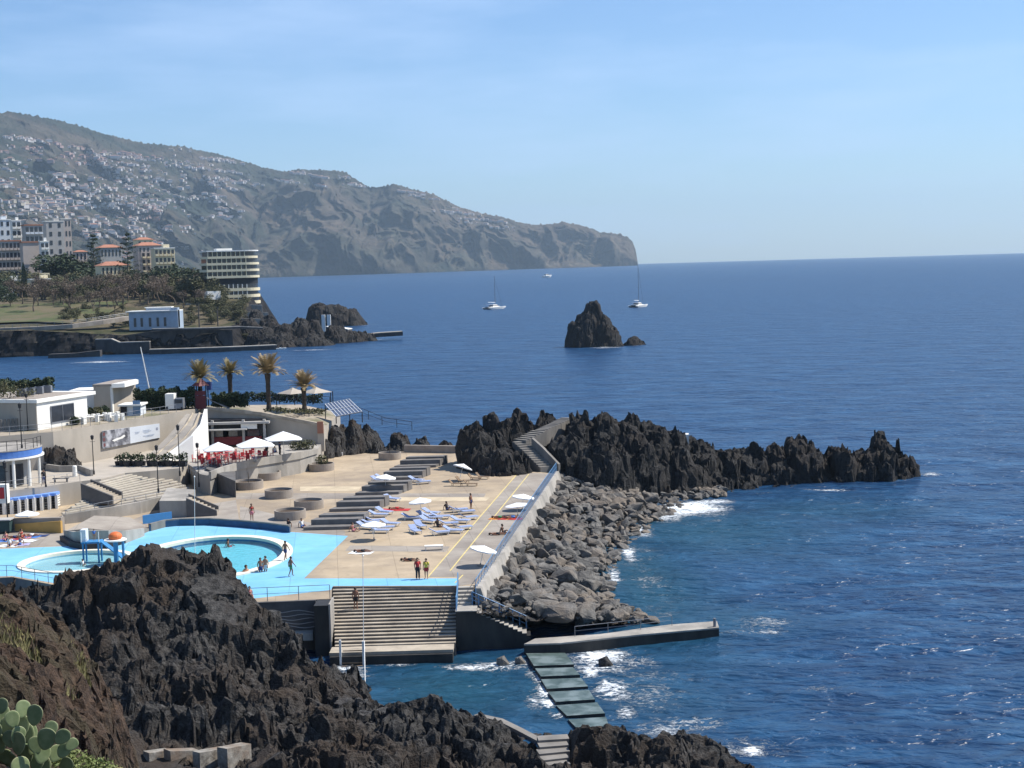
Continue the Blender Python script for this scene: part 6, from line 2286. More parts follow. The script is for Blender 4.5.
# picket wall above it
a, b = D(-30, 432, 181), D(29, 425, 184)
t = thing('ribbed_wall', 'pale ribbed wall above the roof of the blue banded building', 'wall', (a.x, a.y, ZU - .5))
MB().wall([(a.x, a.y), (b.x, b.y)], ZU - .6, [a.z, b.z + .6], .3).wpart('wall_body', MAT['concrete'], t)
mb = MB()
for k in range(16):
    p = a.lerp(b, k / 15)
    mb.box((p.x, p.y - .22, ZU + .5), (.3, .14, 2.0))
mb.wpart('ribs', MAT['concrete_dark'], t)
# kiosk / drinks machine with red panel
v = G(4, 493, ZP)
t = thing('vending_machine', 'white vending machine with a red front by the columns', 'vending machine', G(4, 497, ZP - .3))
v = G(4, 500, ZP)
MB().box((v.x, v.y, ZP - .3 + 1.0), (1.0, .8, 2.0)).wpart('body', MAT['white'], t)
MB().box((v.x - .1, v.y - .43, ZP + .8), (.6, .05, 1.2)).wpart('front_panel', MAT['red'], t)
v = G(75, 476.5, ZP)
o = MB().lathe([(.26, 0), (.28, .1), (.26, 1.2), (.2, 1.28)], 16).build('white_bollard', MAT['white'], loc=(0, 0, 0))
o.location = v
tag(o, 'stout white bollard on the plaza before the black boulder', 'bollard')
t = thing('plaza_bench', 'dark bench on the plaza behind the retaining wall railing', 'bench', G(61, 482, ZP))
v = t.location
MB().box((0, 0, .42), (1.8, .5, .08)).build('seat', MAT['dark'], t)
for s in (-.7, .7):
    MB().box((s, 0, .19), (.1, .4, .38)).build('leg', MAT['dark'], t)
person('standing', G(44, 484.5, ZP), .6, 'person in dark clothes standing at the plaza railing', [('shirt', BLK), ('trousers', NAVY)], 'skin_dark')
t = thing('planter_wall', 'low curved pale wall round the foot of the black boulder', 'wall', G(60, 473, ZP))
MB().wall([g2(34, 463, ZP), g2(46, 470, ZP), g2(60, 472, ZP), g2(80, 471.5, ZP), g2(92, 476, ZP)], ZP - .2, ZP + .75, .3).wpart('wall_body', MAT['concrete'], t)

# ================================================================ stacked loungers, yellow wall, children pool toys
def stack_proto():
    t = thing('lounger_stack', 'stack of white loungers with blue mattresses', 'lounger stack', (0, 0, 0))
    for k in range(5):
        MB().box((0, 0, .18 + k * .22), (.62, 1.7, .10)).build('lounger', MAT['white'] if k < 4 else MAT['rail_white'], t)
    mb = MB().box((0, 0, 1.28), (.66, 1.75, .22), 0, 0, .9)
    mb.build('mattress_pile', M('royal_blue_mattress', (.10, .24, .62), .7, c2=(.22, .36, .72), sc=2), t)
    for sx in (-1, 1):
        MB().box((sx * .30, -.78, .62), (.26, .16, 1.24)).build('end_frame', MAT['white'], t)
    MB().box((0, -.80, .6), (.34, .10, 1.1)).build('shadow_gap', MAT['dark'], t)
    return t


ST = Proto(stack_proto())
for k, (px, py) in enumerate([(3, 513.5), (10.5, 513), (18, 512.5), (25.5, 511.5), (33, 510.5), (40.5, 509.5), (48, 508.5), (55.5, 507.5)]):
    ST.put(G(px, py), .06, ['leftmost stack of white loungers topped with blue below the tan wall', 'second stack of white loungers topped with blue from the left', 'third stack of white loungers topped with blue from the left', 'fourth stack of white loungers topped with blue from the left', 'fourth stack of white loungers topped with blue from the right', 'third stack of white loungers topped with blue from the right', 'second stack of white loungers topped with blue from the right', 'rightmost stack of white loungers topped with blue'][k], 'stacked loungers below the tan wall', scale=(1.12, 1, 1.25))
a, b = G(16, 531, ZD), G(62, 533, ZD)
t = thing('yellow_wall', 'low ochre yellow wall with a brown top behind the children pool', 'wall', a)
MB().wall([(a.x, a.y), (b.x, b.y)], ZD, [ZD + .75, ZD + 1.25], .3).wpart('wall_body', M('ochre_paint', (.55, .33, .10), .8, var=.1, sc=1), t)
MB().wall([(a.x - 1, a.y + .6), (b.x, b.y + .5)], ZD, [ZD + 1.2, ZD + 1.55], .6).wpart('wall_top', MAT['concrete_brown'], t)
t = thing('bin_shelter', 'dark green grey shelter at the left edge behind the bathers', 'shelter', G(3, 533))
v = t.location
MB().box((-.4, 0, .8), (2.6, 1.2, 1.2)).build('box', M('dark_teal', (.03, .06, .06), .7), t)
MB().box((-.4, -.1, 1.44), (2.9, 1.5, .1)).build('roof', MAT['greywall'], t)
kids = [(4, 541, BLU, 'blue towel at the left edge of the bathers by the children pool'), (12, 539, RED, 'dark red towel among the bathers by the children pool'), (21, 538, PNK, 'pink towel among the bathers by the children pool'), (30, 537, BLU, 'royal blue towel nearest the yellow wall'), (9, 546, WHT, 'white towel close to the blue paving by the children pool'), (19, 545, (.40, .36, .55), 'lilac towel close to the blue paving by the children pool'), (27, 541, WHT, 'white towel beside the royal blue one'), (38, 536, NAVY, 'navy towel at the right end of the bathers near the yellow wall')]
for k, (px, py, c, lb) in enumerate(kids):
    towel(px, py, 1.3 + .2 * (k % 3), c, lb, 1.2, 2.0)
person('sitting', G(6, 540.5), .5, 'bather in a pink suit sitting on the blue towel at the left edge', [('top', PNK), ('trunks', PNK)])
person('lying', G(14, 538.5) + Vector((0, 0, .03)), 1.4, 'bather lying on the dark red towel by the children pool', [('trunks', NAVY)], 'skin_dark')
person('sitting', G(22, 538), 1.0, 'bather in a red suit sitting on the pink towel', [('top', RED), ('trunks', RED)])
person('lying', G(31, 536.5) + Vector((0, 0, .03)), 1.4, 'bather lying on the royal blue towel by the yellow wall', [('trunks', WHT)])
person('sitting', G(10, 546), .2, 'bather in white sitting on the white towel nearest the blue paving', [('shirt', WHT), ('trunks', NAVY)])
person('sitting', G(20, 545), -.4, 'bather in blue sitting on the lilac towel', [('top', BLU), ('trunks', BLU)])
person('sitting', G(83, 566, ZD - .3), .8, 'small child in white playing in the round children pool', [('shirt', WHT)], 'skin', scale=.68)
# water toys
t = thing('water_slide', 'blue legged play platform with a small slide at the children pool', 'water slide', G(93, 562, ZD - .3))
for sx in (-.7, .7):
    for sy in (-.5, .5):
        MB().cyl((sx, sy, 0), (sx, sy, 1.9), .09, n=8).build('leg', MAT['toyblue'] if 'toyblue' in MAT else MAT.setdefault('toyblue', M('toy_blue', (.04, .20, .42), .5)), t)
MB().box((0, 0, 1.9), (1.7, 1.3, .14)).build('platform', MAT['toyblue'], t)
MB().box((-.7, .1, 2.5), (.5, .9, 1.1)).build('tower', MAT['cool_white'], t)
MB().bar((.7, .2, 2.0), (3.2, -.6, .25), .6, .1).build('slide', MAT['toyblue'], t)
for sx in (-.8, .8):
    MB().cyl((sx, -.6, 1.9), (sx, -.6, 2.9), .04, n=6).build('rail_post', MAT['rail_white'], t)
person('standing', G(93, 562, ZD - .3) + Vector((.2, .1, 1.98)), .4, 'child in blue standing on the play platform of the children pool', [('shirt', BLU)], 'skin', scale=.62)
t = thing('water_mushroom', 'orange topped water mushroom on a blue post between the pools', 'water toy', G(116.5, 562, ZD - .1))
MB().cyl((0, 0, 0), (0, 0, 2.1), .22, n=12).build('stem', MAT['toyblue'], t)
MB().lathe([(.05, 1.95), (1.0, 2.0), (1.0, 2.1), (.1, 2.15)], 20).build('white_brim', MAT['white'], t)
MB().ell((0, 0, 2.35), (.62, .62, .45), 18).build('orange_cap', M('orange_plastic', (.70, .17, .05), .5), t)
MB().cyl((.75, -.3, 0), (.75, -.3, 2.0), .12, n=10).build('second_post', MAT['toyblue'], t)
v = G(157, 521)
t = thing('blue_screen', 'bright blue low screen on the terrace behind the oval pool', 'screen', v)
MB().wall([g2(143, 524), g2(172, 521)], ZD, [ZD + .9, ZD + 1.0], .12).wpart('panel', M('bright_blue_panel', (.08, .30, .62), .6, var=.08), t)

# ================================================================ bare tree at the left edge
def bare_tree(base, H, seed, leaves=0, mat='leaf_olive', spread=.55):
    r_ = random.Random(seed)
    tr, tips = MB(), []

    def grow(p, d, L, r, lev):
        pts, rs = [p], [r]
        for k in range(3):
            d = (d + Vector((r_.gauss(0, .16), r_.gauss(0, .16), r_.gauss(.05, .08)))).normalized()
            p = p + d * L / 3
            pts.append(p)
            rs.append(r * (1 - .16 * (k + 1)))
        tr.tube(pts, rs, 6 if lev < 2 else 4)
        if lev >= 4:
            tips.append(p)
            return
        for k in range(2 if lev else 3):
            a = r_.uniform(0, 6.28)
            q = Vector((math.cos(a), math.sin(a), 0))
            grow(p, (d + q * spread + Vector((0, 0, .12))).normalized(), L * r_.uniform(.62, .82), r * .55, lev + 1)
            if lev > 1:
                tips.append(p)
    grow(Vector(base), Vector((0, 0, 1)), H * .32, H * .032, 0)
    lv = MB()
    for p in tips:
        for k in range(leaves):
            c = p + Vector((r_.gauss(0, .4), r_.gauss(0, .4), r_.gauss(0, .35))) * H / 8
            a = Vector((r_.gauss(0, 1), r_.gauss(0, 1), r_.gauss(0, 1))).normalized()
            b = a.cross(Vector((r_.gauss(0, 1), r_.gauss(0, 1), r_.gauss(0, 1)))).normalized()
            q = H * .018 * r_.uniform(.6, 1.4)
            lv.add([c - a * q, c + b * q * .6, c + a * q, c - b * q * .6], [(0, 1, 2, 3)])
    return tr, lv


v = G(7, 428, ZU)
t = thing('tree', 'thin brown leaved tree in front of the tan side wall at the left edge', 'tree', v)
tr, lv = bare_tree((0, 0, 0), 6.6, 4, 14, 'leaf_olive')
tr.build('trunk', MAT['bark'], t)
lv.build('crown', MAT['leaf_olive'], t)

# ================================================================ prickly pear and shrubs in the near corner
MAT['pad'] = M('cactus_pad', (.13, .175, .07), .55, c2=(.22, .26, .12), sc=6, spec=.4)
def pad_mesh(k):
    mb = MB()
    n = 20
    rings = []
    prof = [(0, -.5), (.12, -.48), (.30, -.28), (.42, .02), (.44, .22), (.34, .42), (.16, .50), (0, .5)]
    # an obovate disc with a rounded thick edge
    vs, fs = [(0, -.028 * 1, .05)], []
    outl = []
    for i in range(n):
        a = 6.28318 * i / n
        rx, rz = math.sin(a), -math.cos(a)
        w = .36 * (1 + .22 * rz)
        outl.append((rx * w, rz * .5))
    front = [(x * .80, -.032, z * .80) for x, z in outl]
    edge = [(x, 0, z) for x, z in outl]
    f2 = [(x * .95, -.020, z * .95) for x, z in outl]
    b2 = [(x * .95, .020, z * .95) for x, z in outl]
    back = [(x * .80, .032, z * .80) for x, z in outl]
    mb.strip(front + [front[0]], f2 + [f2[0]])
    mb.strip(f2 + [f2[0]], edge + [edge[0]], 1)
    mb.strip(edge + [edge[0]], b2 + [b2[0]], 1)
    mb.strip(b2 + [b2[0]], back + [back[0]])
    m_ = len(mb.v)
    mb.add([(0, -.036, 0)] + front, [(0, i + 1, (i + 1) % n + 1) for i in range(n)])
    mb.add([(0, .036, 0)] + back, [(0, (i + 1) % n + 1, i + 1) for i in range(n)])
    mb.v = [(x, y, z + .5) for x, y, z in mb.v]
    return mb.mesh('pad', [MAT['pad'], M('sunlit_pad_margin', (.26, .30, .15), .6, c2=(.36, .36, .20), sc=8)], True)  # paler margin, lightened to paint the sunlit rim


PAD = pad_mesh(0)
Yc = 25.0
base = D(22, 775, Yc)
t = thing('prickly_pear', 'prickly pear cactus with broad flat pads in the near left corner', 'cactus', base)
rr = random.Random(11)
pads = [(8, 737, 26, .15, .5), (24, 733, 24, -.25, .7), (33, 724, 24, .15, .2), (3, 722, 22, -.1, .9), (43, 748, 26, .35, .4), (56, 742, 20, .75, .5), (30, 741, 24, -.35, 1.0), (17, 753, 26, .1, .3), (40, 762, 22, .3, 1.2), (52, 760, 20, .55, .8), (2, 751, 24, -.4, .6), (26, 764, 24, -.1, .5), (8, 770, 24, .2, .2), (45, 775, 24, -.2, .7), (20, 716, 20, .4, .8), (30, 753, 20, .7, 1.3), (12, 762, 20, -.6, .9), (-6, 740, 24, 0, .6), (-8, 765, 26, .1, .6), (62, 770, 20, .6, .4), (22, 778, 26, 0, .9), (36, 735, 18, -.5, 1.4), (48, 735, 18, .3, .3), (15, 726, 20, -.2, 1.1), (60, 756, 18, .5, 1.0), (35, 770, 22, .1, .4), (12, 746, 20, -.3, .2), (25, 745, 22, .3, 1.5), (66, 748, 16, .9, .6), (-2, 730, 20, .2, 1.2), (38, 752, 20, -.2, .6), (0, 712, 18, .2, .5), (14, 742, 20, .5, 1.2)]
for k, (px, py, hpx, lean, yaw) in enumerate(pads):
    v = D(px, py + 2, Yc + rr.uniform(-.35, .35))
    s = hpx * Yc / FPX * .92
    o = bpy.data.objects.new('pad', PAD)
    COL.objects.link(o)
    o.parent = t
    o.location = v - t.location
    o.scale = (s * 1.12, s * 1.1, s)
    o.rotation_euler = (rr.uniform(-.35, .1), lean, yaw - .5 + rr.uniform(-.3, .3))
mb = MB()
for px, py in ((20, 772), (5, 768), (40, 774)):
    a, b = D(px, 800, Yc), D(px, py, Yc)
    mb.tube([a - base, b - base], [.10, .08], 8)
mb.build('stem', MAT['bark'], t)
for k, (px, py, rx, rz_, n, Y, lb) in enumerate([(72, 765, .42, .26, 900, 25.5, 'bright green leafy bush right of the prickly pear'), (95, 771, .40, .22, 800, 26, 'yellow green low bush at the bottom edge right of the leafy one'), (60, 757, .26, .16, 400, 26.2, 'small green sprig behind the right cactus pads'), (112, 776, .3, .18, 400, 27, 'dry pale shrub at the bottom edge, farthest right on the bank')]):
    v = D(px, py, Y)
    o = leafball((0, 0, 0), (rx, rx, rz_), n, .035, .2, 40 + k).build('bush', MAT['leaf_bright'] if k < 3 else MAT['drygrass'], loc=(0, 0, 0)) if 'leaf_bright' in MAT else leafball((0, 0, 0), (rx, rx, rz_), n, .035, .2, 40 + k).build('bush', MAT.setdefault('leaf_bright', M('bright_leaf', (.10, .14, .035), .6, c2=(.22, .24, .08), sc=9)), loc=(0, 0, 0))
    o.location = v
    tag(o, lb, 'bush')
# ================================================================ near coast across the bay
def coast_z(X, Y):
    z = np.interp(Y, [556, 562, 575, 600, 650, 720, 800, 1000, 1400, 2600], [-4, 9.8, 11.2, 13, 17.5, 20, 23.5, 26, 27, 27])
    low = np.interp(X, [-185, -165, -150, -118], [1.0, .86, .72, .66])
    z = np.where(Y < 640, z * np.where(X > -185, low + (1 - low) * np.clip((Y - 585) / 60, 0, 1), 1), z)
    xr = np.interp(Y, [556, 600, 640, 700, 900, 2600], [-112, -110, -112, -118, -160, -700])
    return np.where(X > xr, z - (X - xr) * 1.7, z)


def make_coast():
    xs = np.concatenate([np.linspace(-900, -330, 90), np.linspace(-328, -80, 330)])
    ys = np.concatenate([np.linspace(554, 576, 45), np.linspace(577, 760, 150), np.linspace(764, 2600, 120)])
    X, Y = np.meshgrid(xs, ys)
    X, Y = X.ravel(), Y.ravel()
    Z = coast_z(X, Y)
    P = np.stack([X, Y, Z], 1)
    n1 = fbm(P * .16, 5, 51)
    n2 = fbm(P * .16 + 40, 5, 52)
    st = np.clip(1 - np.abs(Y - 562) / 9, 0, 1)
    P[:, 1] += st * n1 * 3.0 - .6 * st
    P[:, 0] += st * n2 * 1.6
    P[:, 2] += .5 * n2 * np.clip((Y - 575) / 40, .15, 1) + np.clip((X + 118) / 12, 0, 1) * n1 * 1.6
    m = bpy.data.materials.new('coast_ground')
    m.use_nodes = True
    nt = m.node_tree
    L = nt.links.new
    b = nt.nodes['Principled BSDF']
    b.inputs['Roughness'].default_value = .95
    b.inputs['Specular IOR Level'].default_value = .1
    g = nt.nodes.new('ShaderNodeNewGeometry')

    def nz(sc):
        n = _n(nt, 'ShaderNodeTexNoise', Scale=sc, Detail=6, Roughness=.62)
        L(g.outputs['Position'], n.inputs['Vector'])
        r_ = nt.nodes.new('ShaderNodeMapRange')
        r_.inputs['From Min'].default_value, r_.inputs['From Max'].default_value = .38, .62
        L(n.outputs['Fac'], r_.inputs['Value'])
        return r_.outputs['Result']

    def mx(f, a, c):
        q = nt.nodes.new('ShaderNodeMix')
        q.data_type = 'RGBA'
        L(f, q.inputs['Factor'])
        for k, v in (('A', a), ('B', c)):
            if isinstance(v, tuple):
                q.inputs[k].default_value = v
            else:
                L(v, q.inputs[k])
        return q.outputs['Result']
    rock = mx(nz(.35), (.009, .009, .010, 1), (.030, .029, .029, 1))
    soil = mx(nz(.09), (.045, .05, .025, 1), (.13, .105, .07, 1))
    sp = nt.nodes.new('ShaderNodeSeparateXYZ')
    L(g.outputs['Normal'], sp.inputs['Vector'])
    r_ = nt.nodes.new('ShaderNodeMapRange')
    r_.inputs['From Min'].default_value, r_.inputs['From Max'].default_value = .80, .97
    L(sp.outputs['Z'], r_.inputs['Value'])
    L(mx(r_.outputs['Result'], rock, soil), b.inputs['Base Color'])
    o = grid_mesh('terrain', P, len(xs), len(ys), m, keep=P[:, 2] > -3)
    setting(o, 'low dark cliff and sloping ground of the shore across the bay')


make_coast()


def cz(x, y):
    return float(coast_z(np.array([x]), np.array([y]))[0])


# park lawn and the promenade along the cliff top
xs = np.linspace(-260, -166, 60)
ysl = np.linspace(580, 648, 30)
X, Y = np.meshgrid(xs, ysl)
Pl = np.stack([X.ravel(), Y.ravel() + 3 * fbm(np.stack([X.ravel() * .05, Y.ravel() * 0, 0 * X.ravel()], 1), 2, 3), coast_z(X.ravel(), Y.ravel()) + .9], 1)
setting(grid_mesh('lawn', Pl, 60, 30, MAT['lawn']), 'sloping park lawn on the cliff top')
pth = [D(-60, 330.5, 566), D(0, 328.2, 566), D(40, 326.7, 566), D(72, 324.3, 567), D(100, 320.5, 574), D(128, 316.3, 586)]
o = MB().wall([(p.x, p.y) for p in pth], [p.z - 1.5 for p in pth], [p.z + .1 for p in pth], 4.5).build('promenade', MAT['deck_grey'])
setting(o, 'pale promenade along the cliff edge')
railing('railing', 'long thin railing of the cliff top promenade across the bay', [p + Vector((0, -2.1, .1)) for p in pth], 1.3, 3.2, 'rail_grey', .06)


def fwall(name, label, cat, pts, drop, th, mat, body='far_dark'):
    top_ = min(.3, drop * .3)
    mb = MB().wall([(p.x, p.y) for p in pts], [p.z - drop for p in pts], [p.z - top_ for p in pts], th - .15, 1)
    mb.wall([(p.x, p.y) for p in pts], [p.z - top_ + .003 for p in pts], [p.z for p in pts], th, 0)
    o = mb.build(name, [mat, MAT[body]])
    return tag(o, label, cat)


MAT['far_dark'] = M('dark_sea_wall', (.035, .034, .036), .9, c2=(.075, .07, .068), sc=.5, stretch=(1, 1, .4))
fwall('retaining_wall', 'dark retaining wall under the blue white pavilion', 'wall', [D(108, 338, 561), D(150, 331.5, 561), D(200, 328.5, 562), D(232, 330, 566)], 7, 1.5, MAT['far_dark'])
fwall('bathing_quay', 'long low pale quay at the waterline across the bay', 'quay', [D(150, 349, 550), D(190, 348, 551), D(230, 346.5, 554), D(276, 344.5, 560)], 2.2, 4.0, MAT['concrete'])
fwall('stepped_quay', 'pale ledge with a ramp below the dark cliff', 'quay', [D(96, 339, 556), D(112, 338.5, 556), D(120, 342, 556), D(150, 341, 556)], 5, 2.5, MAT['concrete'])
fwall('slipway', 'low rocky slip with a white edge at the foot of the cliff', 'slipway', [D(50, 354, 545), D(75, 353, 545), D(101, 350, 546)], 3, 5, MAT['far_dark'])
fwall('upper_walk', 'pale walkway across the dark retaining wall', 'walkway', [D(152, 328.5, 559), D(205, 327.5, 560), D(240, 326, 566), D(262, 327, 570)], .9, 2.2, MAT['concrete'])
fwall('bathing_pier', 'flat concrete bathing pier jutting into the bay from the black rocks', 'pier', [D(352, 335.5, 606), D(378, 332.5, 608), D(402, 331, 610)], 1.8, 5, MAT['step_light'])
fwall('pier_deck', 'white paved landing between the two dark rocks', 'landing', [D(328, 326, 625), D(350, 328.5, 622)], 2.0, 5, MAT['white'])
for k, px in enumerate((323.5, 329)):
    a = D(px, 323, 700)
    o = MB().box((a.x, a.y, a.z - .6), (1.7, 1.2, 9.0)).build('changing_hut', MAT['white'])
    tag(o, ['left one of two tall white huts before the humped rock', 'right one of two tall white huts before the humped rock'][k], 'hut', 'white huts on the bathing pier')

# blue white pavilion on the shore
t = thing('shore_pavilion', 'pale blue flat roofed pavilion with tall dark windows on the dark wall', 'pavilion', D(154, 328, 572))
b = t.location
W, Dp, H = 50 * 572 / FPX, 9.0, 7.6
W = 19.0
MB().box((0, Dp / 2, H / 2 - 1), (W, Dp, H - .6 + 2 - 2)).build('wall', MAT['bluewhite'] if 'bluewhite' in MAT else MAT.setdefault('bluewhite', M('blue_white_render', (.33, .40, .48), .8, var=.12, sc=.4)), t)
MB().box((-.5, Dp / 2 - .3, H - 1.1), (W + 1.0, Dp + 1.0, .35)).build('roof', MAT['white'], t)
MB().box((1.0, Dp / 2 + 1.5, H + .2), (W * .55, Dp * .5, .3)).build('upper_roof', MAT['white'], t)
MB().box((1.0, Dp / 2 + 1.5, H - .4), (W * .5, Dp * .45, 1.0)).build('clerestory', MAT['bluewhite'], t)
MB().box((W / 2 - 1.4, 1.2, H * .5), (2.8, 3.2, H)).build('tower', MAT['bluewhite'], t)
for x in (-7.2, -4.6, -1.4, 1.6, 4.4, 7.6):
    MB().box((x, -.06, 2.3), (.9, .2, 3.4)).build('window', MAT['glass_dark'], t)


# ---------------------------------------------------------------- buildings across the bay
def block(name, label, px0, px1, ytop, Y, depth, floors, cols, wall, roof=None, ybase=None, slab=None, wfrac=.55, rz=0.0, cat='building', side=None, win='glass_dark', gable=False, hfrac=.5):
    rz = .58 if rz == 0 else rz
    a, b = D(px0, ytop, Y), D(px1, ytop, Y)
    W0 = b.x - a.x
    depth = min(depth, .55 * W0)
    W = (W0 - depth * math.sin(rz)) / math.cos(rz)
    cx_ = (a.x + b.x) / 2 + depth * math.sin(rz) / 2
    zt = a.z
    zb = D(px0, ybase, Y).z if ybase else cz(cx_, Y) - 2
    H = zt - zb
    t = thing(name, label, cat, (cx_, Y, zb), rz)
    MB().box((0, depth / 2, H / 2), (W, depth, H)).build('wall', MAT[wall], t)
    fh = H / floors
    if cols:
        wm = MB().box((0, 0, 0), (W / cols * wfrac, .16, fh * hfrac)).mesh('window', MAT[win])
        bm_ = MB().box((0, -.55, 0), (W / cols * (wfrac + .14), 1.1, fh * .22)).mesh('balcony', MAT[slab or wall]) if slab else None
        for f in range(floors):
            for c in range(cols):
                x = -W / 2 + W * (c + .5) / cols
                if f * cols + c >= 98:
                    continue
                o = bpy.data.objects.new('window', wm)
                COL.objects.link(o)
                o.parent = t
                o.location = (x, -.05, fh * (f + .58))
                if slab:
                    o = bpy.data.objects.new('balcony', bm_)
                    COL.objects.link(o)
                    o.parent = t
                    o.location = (x, 0, fh * (f + .18))
        if side:
            sm = MB().box((0, 0, 0), (.16, depth / side * .5, fh * .5)).mesh('side_window', MAT[win])
            for f in range(floors):
                for c in range(side):
                    o = bpy.data.objects.new('side_window', sm)
                    COL.objects.link(o)
                    o.parent = t
                    o.location = (W / 2 + .05, depth * (c + .5) / side, fh * (f + .55))
    if roof == 'hip':
        h = min(W, depth) * .22
        ov = .6
        A_ = [(-W / 2 - ov, -ov, H), (W / 2 + ov, -ov, H), (W / 2 + ov, depth + ov, H), (-W / 2 - ov, depth + ov, H)]
        ins = min(W, depth) * .42
        Bm = [(-W / 2 + ins, depth / 2, H + h), (W / 2 - ins, depth / 2, H + h)]
        MB().add(A_ + Bm, [(0, 1, 5, 4), (1, 2, 5), (2, 3, 4, 5), (3, 0, 4), (3, 2, 1, 0)]).build('roof', MAT['terracotta'], t)
    elif roof == 'flat':
        rf = MB().box((0, depth / 2, H + .25), (W + .5, depth + .5, .5)).build('roof', MAT['white'], t)
        MB().box((W * .15, depth / 2, H + 1.3), (W * .3, depth * .4, 1.8)).build('roof_hut', MAT[wall], rf)
    elif roof == 'pink':
        MB().box((0, depth / 2, H + .35), (W + .8, depth + .8, .7)).build('roof', MAT['terracotta'], t)
    return t


block('hotel_block', 'pale blue grey tower block at the left edge of the town', -12, 9, 220.5, 860, 16, 9, 3, 'cool_white', 'flat', 300, wfrac=.4)
block('hotel_block', 'white balcony wing beside the pale blue tower block', 9, 20, 221, 856, 14, 9, 2, 'white', 'flat', 300, 'white', .7)
block('apartment_block', 'terraced block with a terracotta penthouse behind the pink grey slab', 20, 41, 226, 850, 16, 8, 4, 'greywall', 'pink', 300, 'cool_white', .7)
block('apartment_block', 'grey tower block with two window columns behind the dark tree', 41, 62, 222, 880, 18, 9, 2, 'greywall', 'flat', 300, wfrac=.3)
block('apartment_block', 'pale far block just right of the grey tower', 58, 70, 219.5, 930, 16, 8, 3, 'pinkgrey', 'flat', 300, wfrac=.4)
block('hotel_block', 'long low balcony block with a terracotta edge at the left', -14, 18, 242, 790, 16, 6, 7, 'greywall', 'pink', 300, 'pinkgrey', .7)
block('hotel_block', 'blank pink grey slab block with a terracotta top', 18, 38, 243, 780, 16, 6, 0, 'pinkgrey', 'pink', 300)
block('hotel_block', 'white balcony front attached to the pink grey slab', 38, 48, 242, 778, 14, 7, 2, 'white', 'flat', 300, 'white', .7)
block('villa', 'low white arcaded villa behind the lawn', -8, 23, 281, 735, 12, 2, 6, 'white', 'flat', 300, wfrac=.6)
block('villa', 'cream terraced villa with umbrellas at the foot of the hotels', 24, 52, 280, 730, 10, 2, 6, 'cream', 'flat', 300, 'cream', .6)
block('villa', 'cream terraced annex above the low villa', 26, 48, 273.5, 745, 10, 2, 4, 'cream', None, 290, 'cream', .6)
block('villa', 'long house with a terracotta roof beside the tall araucaria', 94, 120, 248, 800, 14, 3, 6, 'greywall', 'hip', 285, wfrac=.4)
block('villa', 'cream villa with an orange hipped roof in the middle of the trees', 93, 127, 266, 745, 13, 2, 7, 'cream', 'hip', 290, wfrac=.4)
block('villa', 'house with a pink terracotta roof right of the tall araucaria', 131, 160, 246, 830, 16, 3, 6, 'pinkgrey', 'hip', 285, wfrac=.4)
block('villa', 'small pink roofed house left of the bushy dark tree', 72, 86, 252, 820, 12, 3, 3, 'pinkgrey', 'hip', 285, wfrac=.4)
block('villa', 'upper house with a pale roof behind the araucaria', 132, 152, 240, 900, 14, 2, 3, 'cream', 'hip', 262, wfrac=.4)
block('hotel_block', 'cream hotel with rows of deep dark balconies', 149, 173.5, 249, 740, 16, 7, 5, 'cream', 'flat', 305, 'cream', .62, rz=.5)
block('hotel_block', 'tan rear wing of the cream balcony hotel', 138, 150, 252, 748, 14, 7, 2, 'pinkgrey', None, 300, 'cream', .5)
block('white_shed', 'small bright white flat building beside the rounded hotel', 203, 220, 291.5, 640, 8, 1, 0, 'white', None, 300)

# rounded hotel on the point
Yh = 652
a, b = D(196, 253, Yh), D(258, 253, Yh)
zb = D(230, 304, Yh).z
zt = D(230, 251.5, Yh).z
RZH = .42
W = (b.x - a.x - 14 * math.sin(RZH)) / math.cos(RZH) + 1.5
t = thing('rounded_hotel', 'rounded hotel of stacked cream balcony floors on the point', 'hotel', ((a.x + b.x) / 2, Yh + 8, zb), RZH)
NF = 8
fh = (zt - zb) / NF


def slab_pts(w, d, n=14):
    L_ = [(-w / 2, d / 2), (-w / 2, -d / 2)]
    return L_ + [(w / 2 - d / 2 + d / 2 * math.sin(k / n * math.pi), -d / 2 * math.cos(k / n * math.pi)) for k in range(n + 1)]


for f in range(NF):
    w = W * (1.0 if f > 2 else .80)
    off = 0 if f > 2 else W * .10
    if f == 7:
        w = W * .96
    z = fh * f
    mb = MB().prism([(x + off, y) for x, y in slab_pts(w - 1.6, 13)], z, z + fh)
    mb.build('glazed_floor', MAT['glass_dark'] if f != 3 else MAT['dark'], t)
    if f != 3:
        MB().prism([(x + off, y) for x, y in slab_pts(w, 15)], z - .18, z + .85 if f > 3 else z + 1.1).build('balcony_band', MAT['cream'] if f < 3 else MAT['pale_band'] if 'pale_band' in MAT else MAT.setdefault('pale_band', M('pale_cream_band', (.70, .62, .43), .8, var=.05)), t)
        mu = MB()
        for x in np.linspace(-w / 2 + .3, w / 2 - 7.5, 9 if f > 3 else 7):
            mu.box((x + off, -6.9, z + fh / 2), (.28, .9, fh - .02))
        mu.build('dividing_walls', MAT['pale_band'] if 'pale_band' in MAT else MAT['white'], t)
MB().prism(slab_pts(W * .99, 15.2), fh * NF, fh * NF + .5).build('roof', MAT['white'], t)
MB().box((-3, 1, fh * NF + 1.0), (7, 5, 1.0)).build('roof_hut', MAT['white'], t)
